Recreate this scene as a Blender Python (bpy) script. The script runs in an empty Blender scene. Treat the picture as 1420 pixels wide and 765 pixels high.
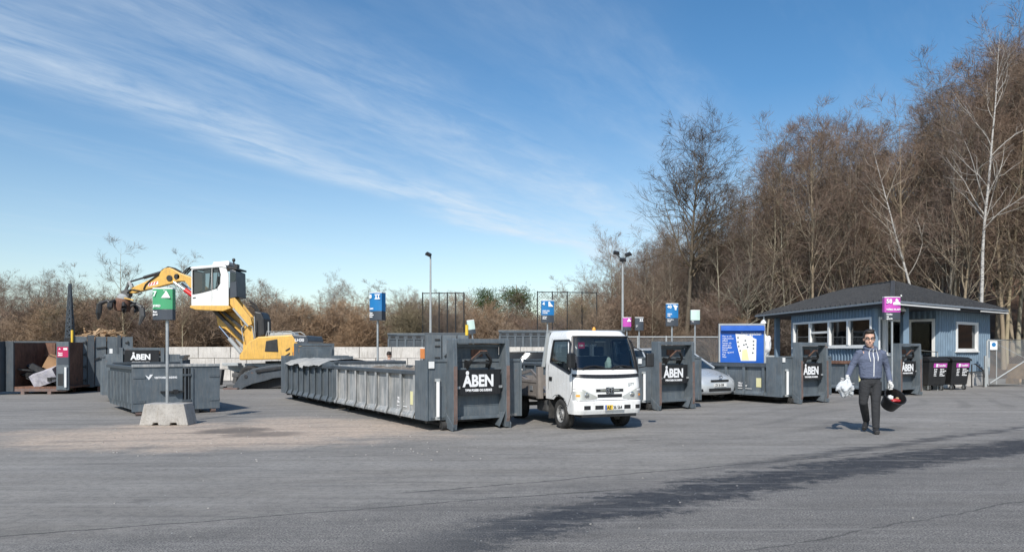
import bpy, bmesh, math, random
import numpy as np
from mathutils import Vector, Matrix
random.seed(7)
RNG = np.random.default_rng(11)
PI = math.pi
R = math.radians
scene = bpy.context.scene
COL = scene.collection
H = 1.55                      # eye height of the camera
F = 1000.0                    # focal length in photo pixels
HZ = 485.0                    # horizon row of the photo

def G(px, py):                # ground point seen at a photo pixel
    Y = F * H / (py - HZ)
    return Vector(((px - 710) / F * Y, Y, 0))

def P(px, py, Y):             # point at depth Y seen at a photo pixel
    return Vector(((px - 710) / F * Y, Y, H + (HZ - py) / F * Y))

# ------------------------------------------------------------------ mesh building
class MB:
    def __init__(s):
        s.v = []; s.f = []; s.m = []; s.mi = 0
    def add(s, vs, fs):
        o = len(s.v)
        s.v += [tuple(v) for v in vs]
        s.f += [tuple(i + o for i in f) for f in fs]
        s.m += [s.mi] * len(fs)
        return s
    def box(s, x0, x1, y0, y1, z0, z1, M=None):
        vs = [Vector(p) for p in ((x0,y0,z0),(x1,y0,z0),(x1,y1,z0),(x0,y1,z0),(x0,y0,z1),(x1,y0,z1),(x1,y1,z1),(x0,y1,z1))]
        if M is not None: vs = [M @ v for v in vs]
        return s.add(vs, [(0,3,2,1),(4,5,6,7),(0,1,5,4),(1,2,6,5),(2,3,7,6),(3,0,4,7)])
    def bar(s, p0, p1, w, h, up=(0,0,1)):       # rectangular bar between two points
        p0 = Vector(p0); p1 = Vector(p1); d = (p1 - p0)
        L = d.length; d.normalize(); up = Vector(up)
        sd = d.cross(up)
        if sd.length < 1e-4: sd = d.cross(Vector((1,0,0)))
        sd.normalize(); u = sd.cross(d).normalized()
        M = Matrix((( d.x, sd.x, u.x, p0.x),(d.y, sd.y, u.y, p0.y),(d.z, sd.z, u.z, p0.z),(0,0,0,1)))
        return s.box(0, L, -w/2, w/2, -h/2, h/2, M)
    def cyl(s, p0, p1, r0, r1=None, n=12, cap=True):
        if r1 is None: r1 = r0
        return s.tube([p0, p1], [r0, r1], n, cap)
    def tube(s, pts, r, n=8, cap=True):
        pts = [Vector(p) for p in pts]
        if not isinstance(r, (list, tuple)): r = [r] * len(pts)
        vs = []; k = len(pts); ref = None
        for i, p in enumerate(pts):
            d = (pts[min(i+1, k-1)] - pts[max(i-1, 0)])
            if d.length < 1e-9: d = Vector((0,0,1))
            d.normalize()
            if ref is None:
                ref = Vector((0,0,1)) if abs(d.z) < 0.9 else Vector((1,0,0))
            a = d.cross(ref); 
            if a.length < 1e-5: a = d.cross(Vector((0.3,1,0.2)))
            a.normalize(); b = d.cross(a).normalized(); ref = -b if False else ref
            for j in range(n):
                t = 2 * PI * j / n
                vs.append(p + (a * math.cos(t) + b * math.sin(t)) * r[i])
        fs = []
        for i in range(k - 1):
            for j in range(n):
                fs.append((i*n+j, i*n+(j+1)%n, (i+1)*n+(j+1)%n, (i+1)*n+j))
        if cap:
            fs.append(tuple(range(n-1, -1, -1))); fs.append(tuple((k-1)*n + j for j in range(n)))
        return s.add(vs, fs)
    def lathe(s, prof, n=20, M=None, closed=False):   # prof: (r, z) about the local z axis
        vs = []; k = len(prof)
        for r, z in prof:
            for j in range(n):
                t = 2*PI*j/n
                v = Vector((r*math.cos(t), r*math.sin(t), z))
                vs.append(M @ v if M is not None else v)
        fs = []
        for i in range(k-1):
            for j in range(n):
                fs.append((i*n+j, i*n+(j+1)%n, (i+1)*n+(j+1)%n, (i+1)*n+j))
        if closed:
            fs.append(tuple(range(n-1,-1,-1))); fs.append(tuple((k-1)*n+j for j in range(n)))
        return s.add(vs, fs)
    def prism(s, poly, a, b, axis='y', M=None):       # poly in the two other axes, extruded a..b
        n = len(poly); vs = []
        for t in (a, b):
            for u, w in poly:
                v = Vector((u, t, w)) if axis == 'y' else (Vector((t, u, w)) if axis == 'x' else Vector((u, w, t)))
                vs.append(M @ v if M is not None else v)
        fs = [tuple(range(n-1, -1, -1)), tuple(range(n, 2*n))]
        for i in range(n):
            fs.append((i, (i+1) % n, n + (i+1) % n, n + i))
        return s.add(vs, fs)
    def quad(s, a, b, c, d):
        return s.add([a, b, c, d], [(0,1,2,3)])
    def build(s, name, mat, parent=None, smooth=False, bevel=0, loc=None):
        me = bpy.data.meshes.new(name)
        me.from_pydata(s.v, [], s.f)
        for m in (mat if isinstance(mat, (list, tuple)) else [mat]): me.materials.append(m)
        if any(s.m): me.polygons.foreach_set('material_index', s.m)
        bm = bmesh.new(); bm.from_mesh(me)
        bmesh.ops.recalc_face_normals(bm, faces=bm.faces)
        if bevel:
            es = [e for e in bm.edges if len(e.link_faces) == 2 and e.calc_face_angle(0) > 0.5]
            bmesh.ops.bevel(bm, geom=es, offset=bevel, segments=2, profile=0.6, affect='EDGES', clamp_overlap=True)
        bm.to_mesh(me); bm.free()
        me.update()
        if smooth:
            me.polygons.foreach_set('use_smooth', [True]*len(me.polygons))
            if smooth != 'all':
                me.set_sharp_from_angle(angle=R(35))
        o = bpy.data.objects.new(name, me); COL.objects.link(o)
        if parent is not None: o.parent = parent
        if loc is not None: o.location = loc
        return o

def np_mesh(name, V, Fq, mat):
    """V (n,3), Fq list of index arrays (k,3) or (k,4)"""
    me = bpy.data.meshes.new(name)
    me.vertices.add(len(V)); me.vertices.foreach_set('co', np.ascontiguousarray(V, dtype=np.float32).ravel())
    loops = np.concatenate([f.ravel() for f in Fq]); sizes = np.concatenate([np.full(len(f), f.shape[1]) for f in Fq])
    starts = np.concatenate([[0], np.cumsum(sizes)[:-1]])
    me.loops.add(len(loops)); me.loops.foreach_set('vertex_index', loops.astype(np.int32))
    me.polygons.add(len(sizes)); me.polygons.foreach_set('loop_start', starts.astype(np.int32))
    me.polygons.foreach_set('loop_total', sizes.astype(np.int32))
    me.update(calc_edges=True); me.validate()
    for m in (mat if isinstance(mat, (list, tuple)) else [mat]): me.materials.append(m)
    return me

def tag(o, label=None, cat=None, group=None, kind=None):
    if label: o['label'] = label
    if cat: o['category'] = cat
    if group: o['group'] = group
    if kind: o['kind'] = kind
    return o

def thing(name, label, cat, loc=(0,0,0), rz=0, group=None):
    o = bpy.data.objects.new(name, None); COL.objects.link(o)
    o.empty_display_size = 0.2
    o.location = loc; o.rotation_euler = (0, 0, rz)
    return tag(o, label, cat, group)

def dup(root, loc, rz=0, label=None, scale=None):
    r = root.copy(); COL.objects.link(r); r.location = loc; r.rotation_euler = (0, 0, rz)
    if scale is not None: r.scale = scale
    if label: r['label'] = label
    for ch in list(root.children):
        c = ch.copy(); COL.objects.link(c); c.parent = r
        for g in ch.children:
            d = g.copy(); COL.objects.link(d); d.parent = c
    return r

def text(name, body, size, mat, parent, origin, right, up, bold=0.0, align='LEFT', ext=0.002, sx=1.0):
    """lettering as a flat mesh: origin, reading direction, up direction in the parent's space"""
    cu = bpy.data.curves.new(name, 'FONT'); cu.body = body; cu.size = size; cu.offset = bold
    cu.align_x = align; cu.extrude = ext; cu.resolution_u = 3
    t = bpy.data.objects.new(name, cu); COL.objects.link(t)
    dg = bpy.context.evaluated_depsgraph_get(); dg.update()
    me = bpy.data.meshes.new_from_object(t.evaluated_get(dg))
    bpy.data.objects.remove(t)
    bpy.data.curves.remove(cu)
    rt = Vector(right).normalized(); u = Vector(up).normalized(); n = rt.cross(u)
    o_ = Vector(origin)
    M = Matrix(((rt.x*sx, u.x, n.x, o_.x),(rt.y*sx, u.y, n.y, o_.y),(rt.z*sx, u.z, n.z, o_.z),(0,0,0,1)))
    me.transform(M); me.materials.clear(); me.materials.append(mat)
    me.name = name
    o = bpy.data.objects.new(name, me); COL.objects.link(o); o.parent = parent
    return o

# ------------------------------------------------------------------ materials
def new_mat(name):
    m = bpy.data.materials.new(name); m.use_nodes = True
    nt = m.node_tree; b = nt.nodes['Principled BSDF']
    return m, nt, b
def nd(nt, typ, **kw):
    n = nt.nodes.new(typ)
    for k, v in kw.items():
        if k.startswith('i_'): n.inputs[k[2:].replace('_', ' ')].default_value = v
        else: setattr(n, k, v)
    return n
def noise(nt, vec, scale, detail=4, rough=0.6, dist=0.0):
    n = nt.nodes.new('ShaderNodeTexNoise'); n.inputs['Scale'].default_value = scale
    n.inputs['Detail'].default_value = detail; n.inputs['Roughness'].default_value = rough
    n.inputs['Distortion'].default_value = dist
    if vec is not None: nt.links.new(vec, n.inputs['Vector'])
    return n.outputs['Fac']
def ramp(nt, fac, stops, interp='LINEAR'):
    r = nt.nodes.new('ShaderNodeValToRGB'); cr = r.color_ramp; cr.interpolation = interp
    while len(cr.elements) < len(stops): cr.elements.new(0.5)
    for e, (p, c) in zip(cr.elements, stops):
        e.position = p; e.color = c if len(c) == 4 else (*c, 1)
    nt.links.new(fac, r.inputs['Fac']); return r.outputs['Color']
def g3(v): return (v, v, v, 1)
def mix(nt, fac, a, b, mode='MIX'):
    m = nt.nodes.new('ShaderNodeMix'); m.data_type = 'RGBA'; m.blend_type = mode
    for i, s in ((0, fac), (6, a), (7, b)):
        if isinstance(s, (int, float)): m.inputs[i].default_value = s
        elif isinstance(s, tuple): m.inputs[i].default_value = s if len(s) == 4 else (*s, 1)
        else: nt.links.new(s, m.inputs[i])
    return m.outputs[2]
def math_(nt, op, a, b=None, c=None, clamp=False):
    m = nt.nodes.new('ShaderNodeMath'); m.operation = op; m.use_clamp = clamp
    for i, s in enumerate((a, b, c)):
        if s is None: continue
        if isinstance(s, (int, float)): m.inputs[i].default_value = s
        else: nt.links.new(s, m.inputs[i])
    return m.outputs[0]
def coords(nt, kind='Object', scale=(1,1,1), rot=(0,0,0)):
    tc = nt.nodes.new('ShaderNodeTexCoord'); mp = nt.nodes.new('ShaderNodeMapping')
    oi = nt.nodes.new('ShaderNodeObjectInfo'); rv = nt.nodes.new('ShaderNodeCombineXYZ')
    for k_, f_ in enumerate((37.0, 53.0, 19.0)): nt.links.new(math_(nt, 'MULTIPLY', oi.outputs['Random'], f_), rv.inputs[k_])
    nt.links.new(rv.outputs[0], mp.inputs['Location'])
    mp.inputs['Scale'].default_value = scale; mp.inputs['Rotation'].default_value = rot
    nt.links.new(tc.outputs[kind], mp.inputs['Vector']); return mp.outputs['Vector']
def bump(nt, b, h, strength=0.3, dist=0.02):
    n = nt.nodes.new('ShaderNodeBump'); n.inputs['Strength'].default_value = strength
    n.inputs['Distance'].default_value = dist
    nt.links.new(h, n.inputs['Height']); nt.links.new(n.outputs['Normal'], b.inputs['Normal'])

def paint(name, col, rough=0.5, metal=0.0, var=0.25, dirt=None, dirt_amt=0.35, rust=0.0, scale=3.0, streak=True, bmp=0.15, coat=0.0, scratch=0.0):
    m, nt, b = new_mat(name)
    v = coords(nt)
    n1 = noise(nt, v, scale, 6, 0.65)
    c = mix(nt, ramp(nt, n1, [(0.3, g3(0)), (0.75, g3(1))]), tuple(x*(1-var) for x in col), tuple(min(1, x*(1+var)) for x in col))
    if dirt is not None:
        vs = coords(nt, scale=(6, 6, 0.7)) if streak else v
        n2 = noise(nt, vs, scale*1.2, 5, 0.7)
        c = mix(nt, math_(nt, 'MULTIPLY', ramp(nt, n2, [(0.45, g3(0)), (0.72, g3(1))]), dirt_amt), c, dirt)
    if scratch:
        ns = noise(nt, coords(nt, scale=(7, 7, 60)), 1.0, 4, 0.8, 1.5); nm_ = noise(nt, v, 1.6, 3, 0.6)
        sf = math_(nt, 'MULTIPLY', ramp(nt, ns, [(0.63, g3(0)), (0.67, g3(1))]), ramp(nt, nm_, [(0.5, g3(0)), (0.65, g3(1))]))
        c = mix(nt, math_(nt, 'MULTIPLY', sf, scratch), c, (0.34, 0.34, 0.33))
        oi = nt.nodes.new('ShaderNodeObjectInfo')
        c = mix(nt, math_(nt, 'MULTIPLY', oi.outputs['Random'], 0.35), c, tuple(x*0.55 for x in col)) if name != 'container_paint_worn' else c
    rv = None
    if rust > 0:
        n3 = noise(nt, v, scale*2.3, 8, 0.75, 0.3)
        t = 0.72 - rust * 0.3
        rf = ramp(nt, n3, [(t, g3(0)), (t+0.04, g3(1))])
        c = mix(nt, rf, c, mix(nt, n1, (0.12,0.045,0.02), (0.28,0.12,0.06)))
        rv = rf
    nt.links.new(c, b.inputs['Base Color'])
    rr = math_(nt, 'MULTIPLY_ADD', n1, 0.3, rough-0.15, clamp=True)
    if rv is not None: rr = math_(nt, 'MAXIMUM', rr, math_(nt, 'MULTIPLY', rv, 0.85))
    nt.links.new(rr, b.inputs['Roughness'])
    b.inputs['Metallic'].default_value = metal
    if coat: b.inputs['Coat Weight'].default_value = coat; b.inputs['Coat Roughness'].default_value = 0.08
    if bmp: bump(nt, b, noise(nt, v, 18, 5), bmp, 0.01)
    return m

MT = {}
MT['cont'] = paint('container_paint', (0.102,0.126,0.146), 0.5, var=0.28, dirt=(0.27,0.26,0.24), dirt_amt=0.38, rust=0.24, scratch=0.6)
MT['cont2'] = paint('container_paint_worn', (0.25,0.265,0.27), 0.55, var=0.35, dirt=(0.52,0.50,0.47), dirt_amt=1.0, rust=0.24, scale=1.8, scratch=0.5)  # worn paint, base and streaks also paled for light caught by rib edges
MT['contd'] = paint('container_paint_dark', (0.058,0.072,0.086), 0.5, var=0.25, dirt=(0.16,0.15,0.14), dirt_amt=0.35, rust=0.25, scratch=0.5)
MT['rust'] = paint('rusty_steel', (0.135,0.07,0.048), 0.85, var=0.5, dirt=(0.30,0.16,0.10), dirt_amt=0.6, rust=0.3)
MT['rustedge'] = paint('rubbed_rail_steel', (0.17,0.11,0.09), 0.75, var=0.35, dirt=(0.10,0.11,0.12), dirt_amt=0.8, rust=0.2, scale=6)
MT['dark'] = paint('black_steel', (0.018,0.019,0.021), 0.5, var=0.3, dirt=(0.10,0.09,0.08), dirt_amt=0.3)
MT['board'] = paint('black_sign_board', (0.012,0.012,0.014), 0.35, var=0.2, dirt=(0.08,0.08,0.08), dirt_amt=0.15, bmp=0)
MT['white'] = paint('white_paint', (0.78,0.78,0.76), 0.4, var=0.04, dirt=(0.45,0.42,0.38), dirt_amt=0.15, bmp=0)
MT['letter'] = paint('white_lettering', (0.82,0.82,0.82), 0.5, var=0.03, bmp=0)
MT['galv'] = paint('galvanised_steel', (0.42,0.44,0.45), 0.42, metal=0.6, var=0.15, dirt=(0.2,0.2,0.2), dirt_amt=0.25, scale=8)
MT['galvp'] = paint('grey_post_paint', (0.36,0.38,0.38), 0.45, var=0.1, dirt=(0.25,0.24,0.22), dirt_amt=0.3)
MT['yellow'] = paint('machine_yellow', (0.72,0.42,0.09), 0.42, var=0.12, dirt=(0.20,0.15,0.10), dirt_amt=0.5, rust=0.14, bmp=0.05)
MT['yellowp'] = paint('yellow_reflector', (0.75,0.5,0.05), 0.4, var=0.1)
MT['red'] = paint('red_paint', (0.62,0.03,0.03), 0.4, var=0.1)
MT['crimson'] = paint('crimson_sign', (0.42,0.015,0.085), 0.4, var=0.05, bmp=0)
MT['magenta'] = paint('magenta_sign', (0.50,0.07,0.40), 0.4, var=0.06, bmp=0)
MT['blue'] = paint('blue_sign', (0.012,0.17,0.42), 0.35, var=0.06, bmp=0)
MT['blueb'] = paint('info_board_blue', (0.012,0.10,0.45), 0.35, var=0.1, bmp=0)
MT['green'] = paint('green_sign', (0.06,0.33,0.15), 0.4, var=0.06, bmp=0)
MT['mint'] = paint('mint_sign', (0.55,0.70,0.63), 0.4, var=0.05, bmp=0)
MT['slate'] = paint('slate_sign', (0.05,0.06,0.075), 0.4, var=0.1, bmp=0)
MT['orange'] = paint('orange_sign', (0.55,0.2,0.06), 0.4, var=0.1, bmp=0)
MT['rubber'] = paint('rubber', (0.022,0.022,0.022), 0.8, var=0.3, dirt=(0.10,0.095,0.085), dirt_amt=0.5, streak=False)
MT['plastic'] = paint('black_plastic', (0.015,0.015,0.016), 0.45, var=0.2, dirt=(0.06,0.06,0.06), dirt_amt=0.3)
MT['chrome'] = paint('chrome', (0.7,0.7,0.7), 0.18, metal=1.0, var=0.05, bmp=0)
MT['silverw'] = paint('wheel_silver', (0.45,0.45,0.44), 0.4, metal=0.5, var=0.15, dirt=(0.15,0.13,0.11), dirt_amt=0.3)
MT['wood'] = paint('rough_wood', (0.42,0.28,0.16), 0.8, var=0.35, dirt=(0.2,0.13,0.08), dirt_amt=0.5, scale=6)
MT['card'] = paint('cardboard', (0.42,0.25,0.13), 0.85, var=0.1, dirt=(0.3,0.18,0.1), dirt_amt=0.3)

def glass_mat(name, tint, alpha, rough=0.03):
    m, nt, b = new_mat(name)
    out = nt.nodes['Material Output']
    tr = nt.nodes.new('ShaderNodeBsdfTransparent'); tr.inputs['Color'].default_value = (*tint, 1)
    gl = nt.nodes.new('ShaderNodeBsdfGlossy'); gl.inputs['Roughness'].default_value = rough
    gl.inputs['Color'].default_value = (0.9,0.95,1,1)
    fr = nt.nodes.new('ShaderNodeFresnel'); fr.inputs['IOR'].default_value = 1.5
    mx = nt.nodes.new('ShaderNodeMixShader')
    k = math_(nt, 'ADD', fr.outputs[0], alpha, clamp=True)
    nt.links.new(k, mx.inputs[0]); nt.links.new(tr.outputs[0], mx.inputs[1]); nt.links.new(gl.outputs[0], mx.inputs[2])
    nt.links.new(mx.outputs[0], out.inputs['Surface'])
    return m
MT['glass'] = glass_mat('window_glass', (0.55,0.6,0.6), 0.03)
MT['glassk'] = glass_mat('dark_tinted_glass', (0.10,0.12,0.13), 0.0)
MT['glassd'] = glass_mat('tinted_glass', (0.30,0.34,0.35), 0.03)

def concrete(name, col, scale=2.0):
    m, nt, b = new_mat(name)
    v = coords(nt)
    n1 = noise(nt, v, scale, 6, 0.7); n2 = noise(nt, v, 30, 3, 0.7)
    c = mix(nt, ramp(nt, n1, [(0.3, g3(0)), (0.7, g3(1))]), tuple(x*0.72 for x in col), tuple(min(1,x*1.15) for x in col))
    c = mix(nt, ramp(nt, n2, [(0.35, g3(0.5)), (0.5, g3(0))]), c, tuple(x*0.5 for x in col))
    vs = coords(nt, scale=(4,4,0.5)); n3 = noise(nt, vs, 3, 5, 0.7)
    c = mix(nt, math_(nt, 'MULTIPLY', ramp(nt, n3, [(0.5, g3(0)), (0.7, g3(1))]), 0.5), c, (0.2,0.17,0.13))
    nt.links.new(c, b.inputs['Base Color']); b.inputs['Roughness'].default_value = 0.9
    bump(nt, b, noise(nt, v, 40, 5, 0.7), 0.4, 0.01)
    return m
MT['conc'] = concrete('concrete', (0.42,0.40,0.37))
MT['concw'] = concrete('pale_concrete', (0.62,0.59,0.545), 0.9)
# ------------------------------------------------------------------ camera, light, sky
cam_d = bpy.data.cameras.new('camera'); cam = bpy.data.objects.new('camera', cam_d); COL.objects.link(cam)
cam.location = (0, 0, H); cam.rotation_euler = (R(90), 0, 0)
cam_d.sensor_width = 36; cam_d.lens = 36 * F / 1420
cam_d.shift_y = (HZ - 382.5) / 1420
cam_d.clip_start = 0.1; cam_d.clip_end = 4000
scene.camera = cam
scene.view_settings.view_transform = 'Standard'; scene.view_settings.look = 'None'; scene.view_settings.exposure = 0

EL = R(41); to_sun = Vector((-0.22*math.cos(EL), -0.975*math.cos(EL), math.sin(EL))).normalized()
sd = bpy.data.lights.new('sun', 'SUN'); sd.energy = 4.7; sd.angle = R(0.53); sd.color = (1.0, 0.955, 0.89)
so = bpy.data.objects.new('sun', sd); COL.objects.link(so)
so.rotation_euler = to_sun.to_track_quat('Z', 'Y').to_euler(); so.location = (-10, -30, 40)

w = bpy.data.worlds.new('World'); scene.world = w; w.use_nodes = True
nt = w.node_tree; bg = nt.nodes['Background']; bg.inputs['Strength'].default_value = 0.135
sky = nt.nodes.new('ShaderNodeTexSky'); sky.sky_type = 'NISHITA'; sky.sun_disc = False
sky.sun_elevation = EL; sky.sun_rotation = math.atan2(to_sun.x, to_sun.y)
sky.air_density = 1.0; sky.dust_density = 0.6; sky.ozone_density = 1.8; sky.altitude = 0
tc = nt.nodes.new('ShaderNodeTexCoord'); sp = nt.nodes.new('ShaderNodeSeparateXYZ'); nt.links.new(tc.outputs['Generated'], sp.inputs[0])
dz = math_(nt, 'MAXIMUM', sp.outputs['Z'], 0.02)
cx = math_(nt, 'DIVIDE', sp.outputs['X'], dz); cy = math_(nt, 'DIVIDE', sp.outputs['Y'], dz)
# cloud sheet coordinates: along (0.49, 0.87) and across
al = math_(nt, 'ADD', math_(nt, 'MULTIPLY', cx, 0.49), math_(nt, 'MULTIPLY', cy, 0.87))
ac = math_(nt, 'SUBTRACT', math_(nt, 'MULTIPLY', cx, 0.87), math_(nt, 'MULTIPLY', cy, 0.49))
def cvec(sa, sc, oz):
    c = nt.nodes.new('ShaderNodeCombineXYZ')
    nt.links.new(math_(nt, 'MULTIPLY', al, sa), c.inputs[0]); nt.links.new(math_(nt, 'MULTIPLY', ac, sc), c.inputs[1])
    c.inputs[2].default_value = oz; return c.outputs[0]
wob = math_(nt, 'MULTIPLY_ADD', noise(nt, cvec(0.7, 0.9, 3.1), 1.0, 3), 1.1, -0.55)
acw = math_(nt, 'ADD', ac, wob)
def band(c0, wd, amp):
    d = math_(nt, 'DIVIDE', math_(nt, 'SUBTRACT', acw, c0), wd)
    e = math_(nt, 'POWER', 2.718, math_(nt, 'MULTIPLY', math_(nt, 'MULTIPLY', d, d), -1.0))
    return math_(nt, 'MULTIPLY', e, amp)
b1 = band(-2.75, 0.30, 1.0); b2 = band(-1.95, 0.40, 0.60); b3 = band(-1.05, 0.22, 0.22)
st = noise(nt, cvec(1.1, 4.2, 0.4), 1.0, 8, 0.62, 0.5)
st2 = noise(nt, cvec(3.4, 8.0, 7.7), 1.0, 7, 0.65, 0.7)
tex = math_(nt, 'ADD', math_(nt, 'MULTIPLY', st, 0.65), math_(nt, 'MULTIPLY', st2, 0.35))
tx = ramp(nt, tex, [(0.40, g3(0)), (0.68, g3(1))])
bands = math_(nt, 'ADD', math_(nt, 'ADD', b1, b2), b3)
txs = nt.nodes.new('ShaderNodeRGBToBW'); nt.links.new(tx, txs.inputs[0])
cl = math_(nt, 'MULTIPLY', bands, math_(nt, 'MULTIPLY_ADD', txs.outputs[0], 0.72, 0.28))
wide = ramp(nt, noise(nt, cvec(0.35, 1.4, 9.0), 1.0, 7, 0.6, 0.4), [(0.5, g3(0)), (0.8, g3(0.35))])
wb = nt.nodes.new('ShaderNodeRGBToBW'); nt.links.new(wide, wb.inputs[0])
cl = math_(nt, 'ADD', cl, math_(nt, 'MULTIPLY', wb.outputs[0], txs.outputs[0]))
fade = math_(nt, 'MULTIPLY', math_(nt, 'SUBTRACT', sp.outputs['Z'], 0.06), 14.0, clamp=True)
cl = math_(nt, 'MULTIPLY', cl, fade, clamp=True)
cl = math_(nt, 'MULTIPLY', cl, 0.74, clamp=True)
hs = nt.nodes.new('ShaderNodeHueSaturation'); hs.inputs['Saturation'].default_value = 1.32; hs.inputs['Value'].default_value = 1.0
nt.links.new(sky.outputs[0], hs.inputs['Color']); nt.links.new(math_(nt, 'MULTIPLY_ADD', math_(nt, 'MULTIPLY', math_(nt, 'SUBTRACT', sp.outputs['Z'], 0.05), 3.6, clamp=True), 0.42, 0.86), hs.inputs['Saturation'])
tint = mix(nt, 1.0, hs.outputs[0], (1.03, 1.06, 1.03), 'MULTIPLY')
skyc = mix(nt, cl, tint, (5.6, 6.3, 7.0))
nt.links.new(skyc, bg.inputs['Color'])

# ------------------------------------------------------------------ ground
def line_dist(nt, X, Y, p, q):
    """signed distance to the line p->q in the ground plane"""
    d = (Vector(q) - Vector(p)); d = Vector((d.x, d.y)).normalized()
    a = math_(nt, 'MULTIPLY', math_(nt, 'SUBTRACT', X, p[0]), -d.y)
    b = math_(nt, 'MULTIPLY', math_(nt, 'SUBTRACT', Y, p[1]), d.x)
    return math_(nt, 'ADD', a, b)
def sstep(nt, v, a, b):
    m = nt.nodes.new('ShaderNodeMapRange'); m.interpolation_type = 'SMOOTHSTEP'
    nt.links.new(v, m.inputs[0]); m.inputs[1].default_value = a; m.inputs[2].default_value = b
    return m.outputs[0]

m, nt, b = new_mat('worn_asphalt'); MT['asphalt'] = m
geo = nt.nodes.new('ShaderNodeNewGeometry'); sp = nt.nodes.new('ShaderNodeSeparateXYZ'); nt.links.new(geo.outputs['Position'], sp.inputs[0])
X, Y = sp.outputs['X'], sp.outputs['Y']; pos = geo.outputs['Position']
def rotpos(ang, sc):
    mp = nt.nodes.new('ShaderNodeMapping'); mp.inputs['Rotation'].default_value = (0,0,ang); mp.inputs['Scale'].default_value = sc
    nt.links.new(pos, mp.inputs['Vector']); return mp.outputs[0]
big = noise(nt, pos, 0.35, 5, 0.6); mid = noise(nt, pos, 2.0, 6, 0.65, 0.3); fine = noise(nt, pos, 62, 5, 0.8); fine2 = noise(nt, pos, 110, 2, 0.8)
trk = noise(nt, rotpos(R(-32), (0.22, 1.5, 1)), 1.0, 6, 0.6, 0.4)      # tyre-swept streaks
c = mix(nt, ramp(nt, mid, [(0.3, g3(0)), (0.7, g3(1))]), (0.225,0.208,0.184), (0.305,0.282,0.25))
c = mix(nt, ramp(nt, trk, [(0.35, g3(0)), (0.65, g3(1))]), c, mix(nt, 0.5, c, (0.43,0.41,0.38)))
c = mix(nt, ramp(nt, big, [(0.35, g3(0.0)), (0.65, g3(0.35))]), c, (0.165,0.158,0.147))
# coarse open-textured zone near the camera
near = sstep(nt, math_(nt, 'ADD', line_dist(nt, X, Y, (-3.0, 6.3, 0), (5.5, 10.9, 0)), math_(nt, 'MULTIPLY', mid, 1.2)), 1.2, 0.0)
pits = ramp(nt, fine, [(0.44, g3(1)), (0.53, g3(0))])
pb = nt.nodes.new('ShaderNodeRGBToBW'); nt.links.new(pits, pb.inputs[0])
c = mix(nt, math_(nt, 'MULTIPLY', pb.outputs[0], math_(nt, 'MULTIPLY_ADD', near, 0.68, 0.28)), c, (0.04,0.04,0.043))
st_ = ramp(nt, fine2, [(0.60, g3(0)), (0.68, g3(1))]); sb = nt.nodes.new('ShaderNodeRGBToBW'); nt.links.new(st_, sb.inputs[0])
c = mix(nt, math_(nt, 'MULTIPLY', sb.outputs[0], 0.35), c, (0.38,0.37,0.36))
# sandy dust round the left container and along the open skips
def blob(cx_, cy_, rx, ry, rz, nscale=0.9, amp=0.9):
    mp = nt.nodes.new('ShaderNodeMapping'); mp.vector_type = 'TEXTURE'
    mp.inputs['Location'].default_value = (cx_, cy_, 0); mp.inputs['Rotation'].default_value = (0,0,rz); mp.inputs['Scale'].default_value = (rx, ry, 1)
    nt.links.new(pos, mp.inputs['Vector'])
    s2 = nt.nodes.new('ShaderNodeSeparateXYZ'); nt.links.new(mp.outputs[0], s2.inputs[0])
    r2 = math_(nt, 'ADD', math_(nt, 'MULTIPLY', s2.outputs[0], s2.outputs[0]), math_(nt, 'MULTIPLY', s2.outputs[1], s2.outputs[1]))
    r2 = math_(nt, 'ADD', r2, math_(nt, 'MULTIPLY_ADD', noise(nt, pos, nscale, 6, 0.65, 0.4), amp*2, -amp))
    return sstep(nt, r2, 1.15, 0.15)
sand = math_(nt, 'MAXIMUM', blob(-5.5, 13.3, 4.2, 2.5, R(6)), math_(nt, 'MULTIPLY', blob(-3.4, 14.6, 3.2, 1.5, R(-40)), 0.75))
sand = math_(nt, 'MULTIPLY', sand, math_(nt, 'MULTIPLY_ADD', noise(nt, pos, 3.5, 6, 0.7), 1.3, 0.42), clamp=True)
c = mix(nt, sand, c, mix(nt, fine, (0.36,0.275,0.21), (0.66,0.54,0.43)))
# oily stains
oil = math_(nt, 'MAXIMUM', blob(-5.35, 13.9, 0.8, 0.7, R(20), 1.6), math_(nt, 'MULTIPLY', blob(-4.6, 13.3, 0.9, 0.5, R(10), 1.6), 0.8))
c = mix(nt, math_(nt, 'MULTIPLY', oil, 0.7), c, (0.055,0.05,0.045))
# damp tarry band sweeping across the foreground
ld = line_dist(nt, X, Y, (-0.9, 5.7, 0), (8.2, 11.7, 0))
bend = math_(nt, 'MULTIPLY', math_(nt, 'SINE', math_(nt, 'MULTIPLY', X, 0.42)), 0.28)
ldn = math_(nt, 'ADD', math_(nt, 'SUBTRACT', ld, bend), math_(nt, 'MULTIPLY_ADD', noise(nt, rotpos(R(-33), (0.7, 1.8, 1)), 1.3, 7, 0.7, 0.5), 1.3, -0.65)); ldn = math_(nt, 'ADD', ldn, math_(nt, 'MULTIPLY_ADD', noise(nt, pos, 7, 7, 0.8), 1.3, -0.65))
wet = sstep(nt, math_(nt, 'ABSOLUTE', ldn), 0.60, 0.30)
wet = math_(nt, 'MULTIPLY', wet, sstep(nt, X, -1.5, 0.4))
ldb = math_(nt, 'ADD', math_(nt, 'SUBTRACT', ld, 1.15), math_(nt, 'MULTIPLY_ADD', noise(nt, rotpos(R(-30), (0.8, 2.2, 1)), 1.5, 7, 0.7, 0.5), 1.3, -0.65))
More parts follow.
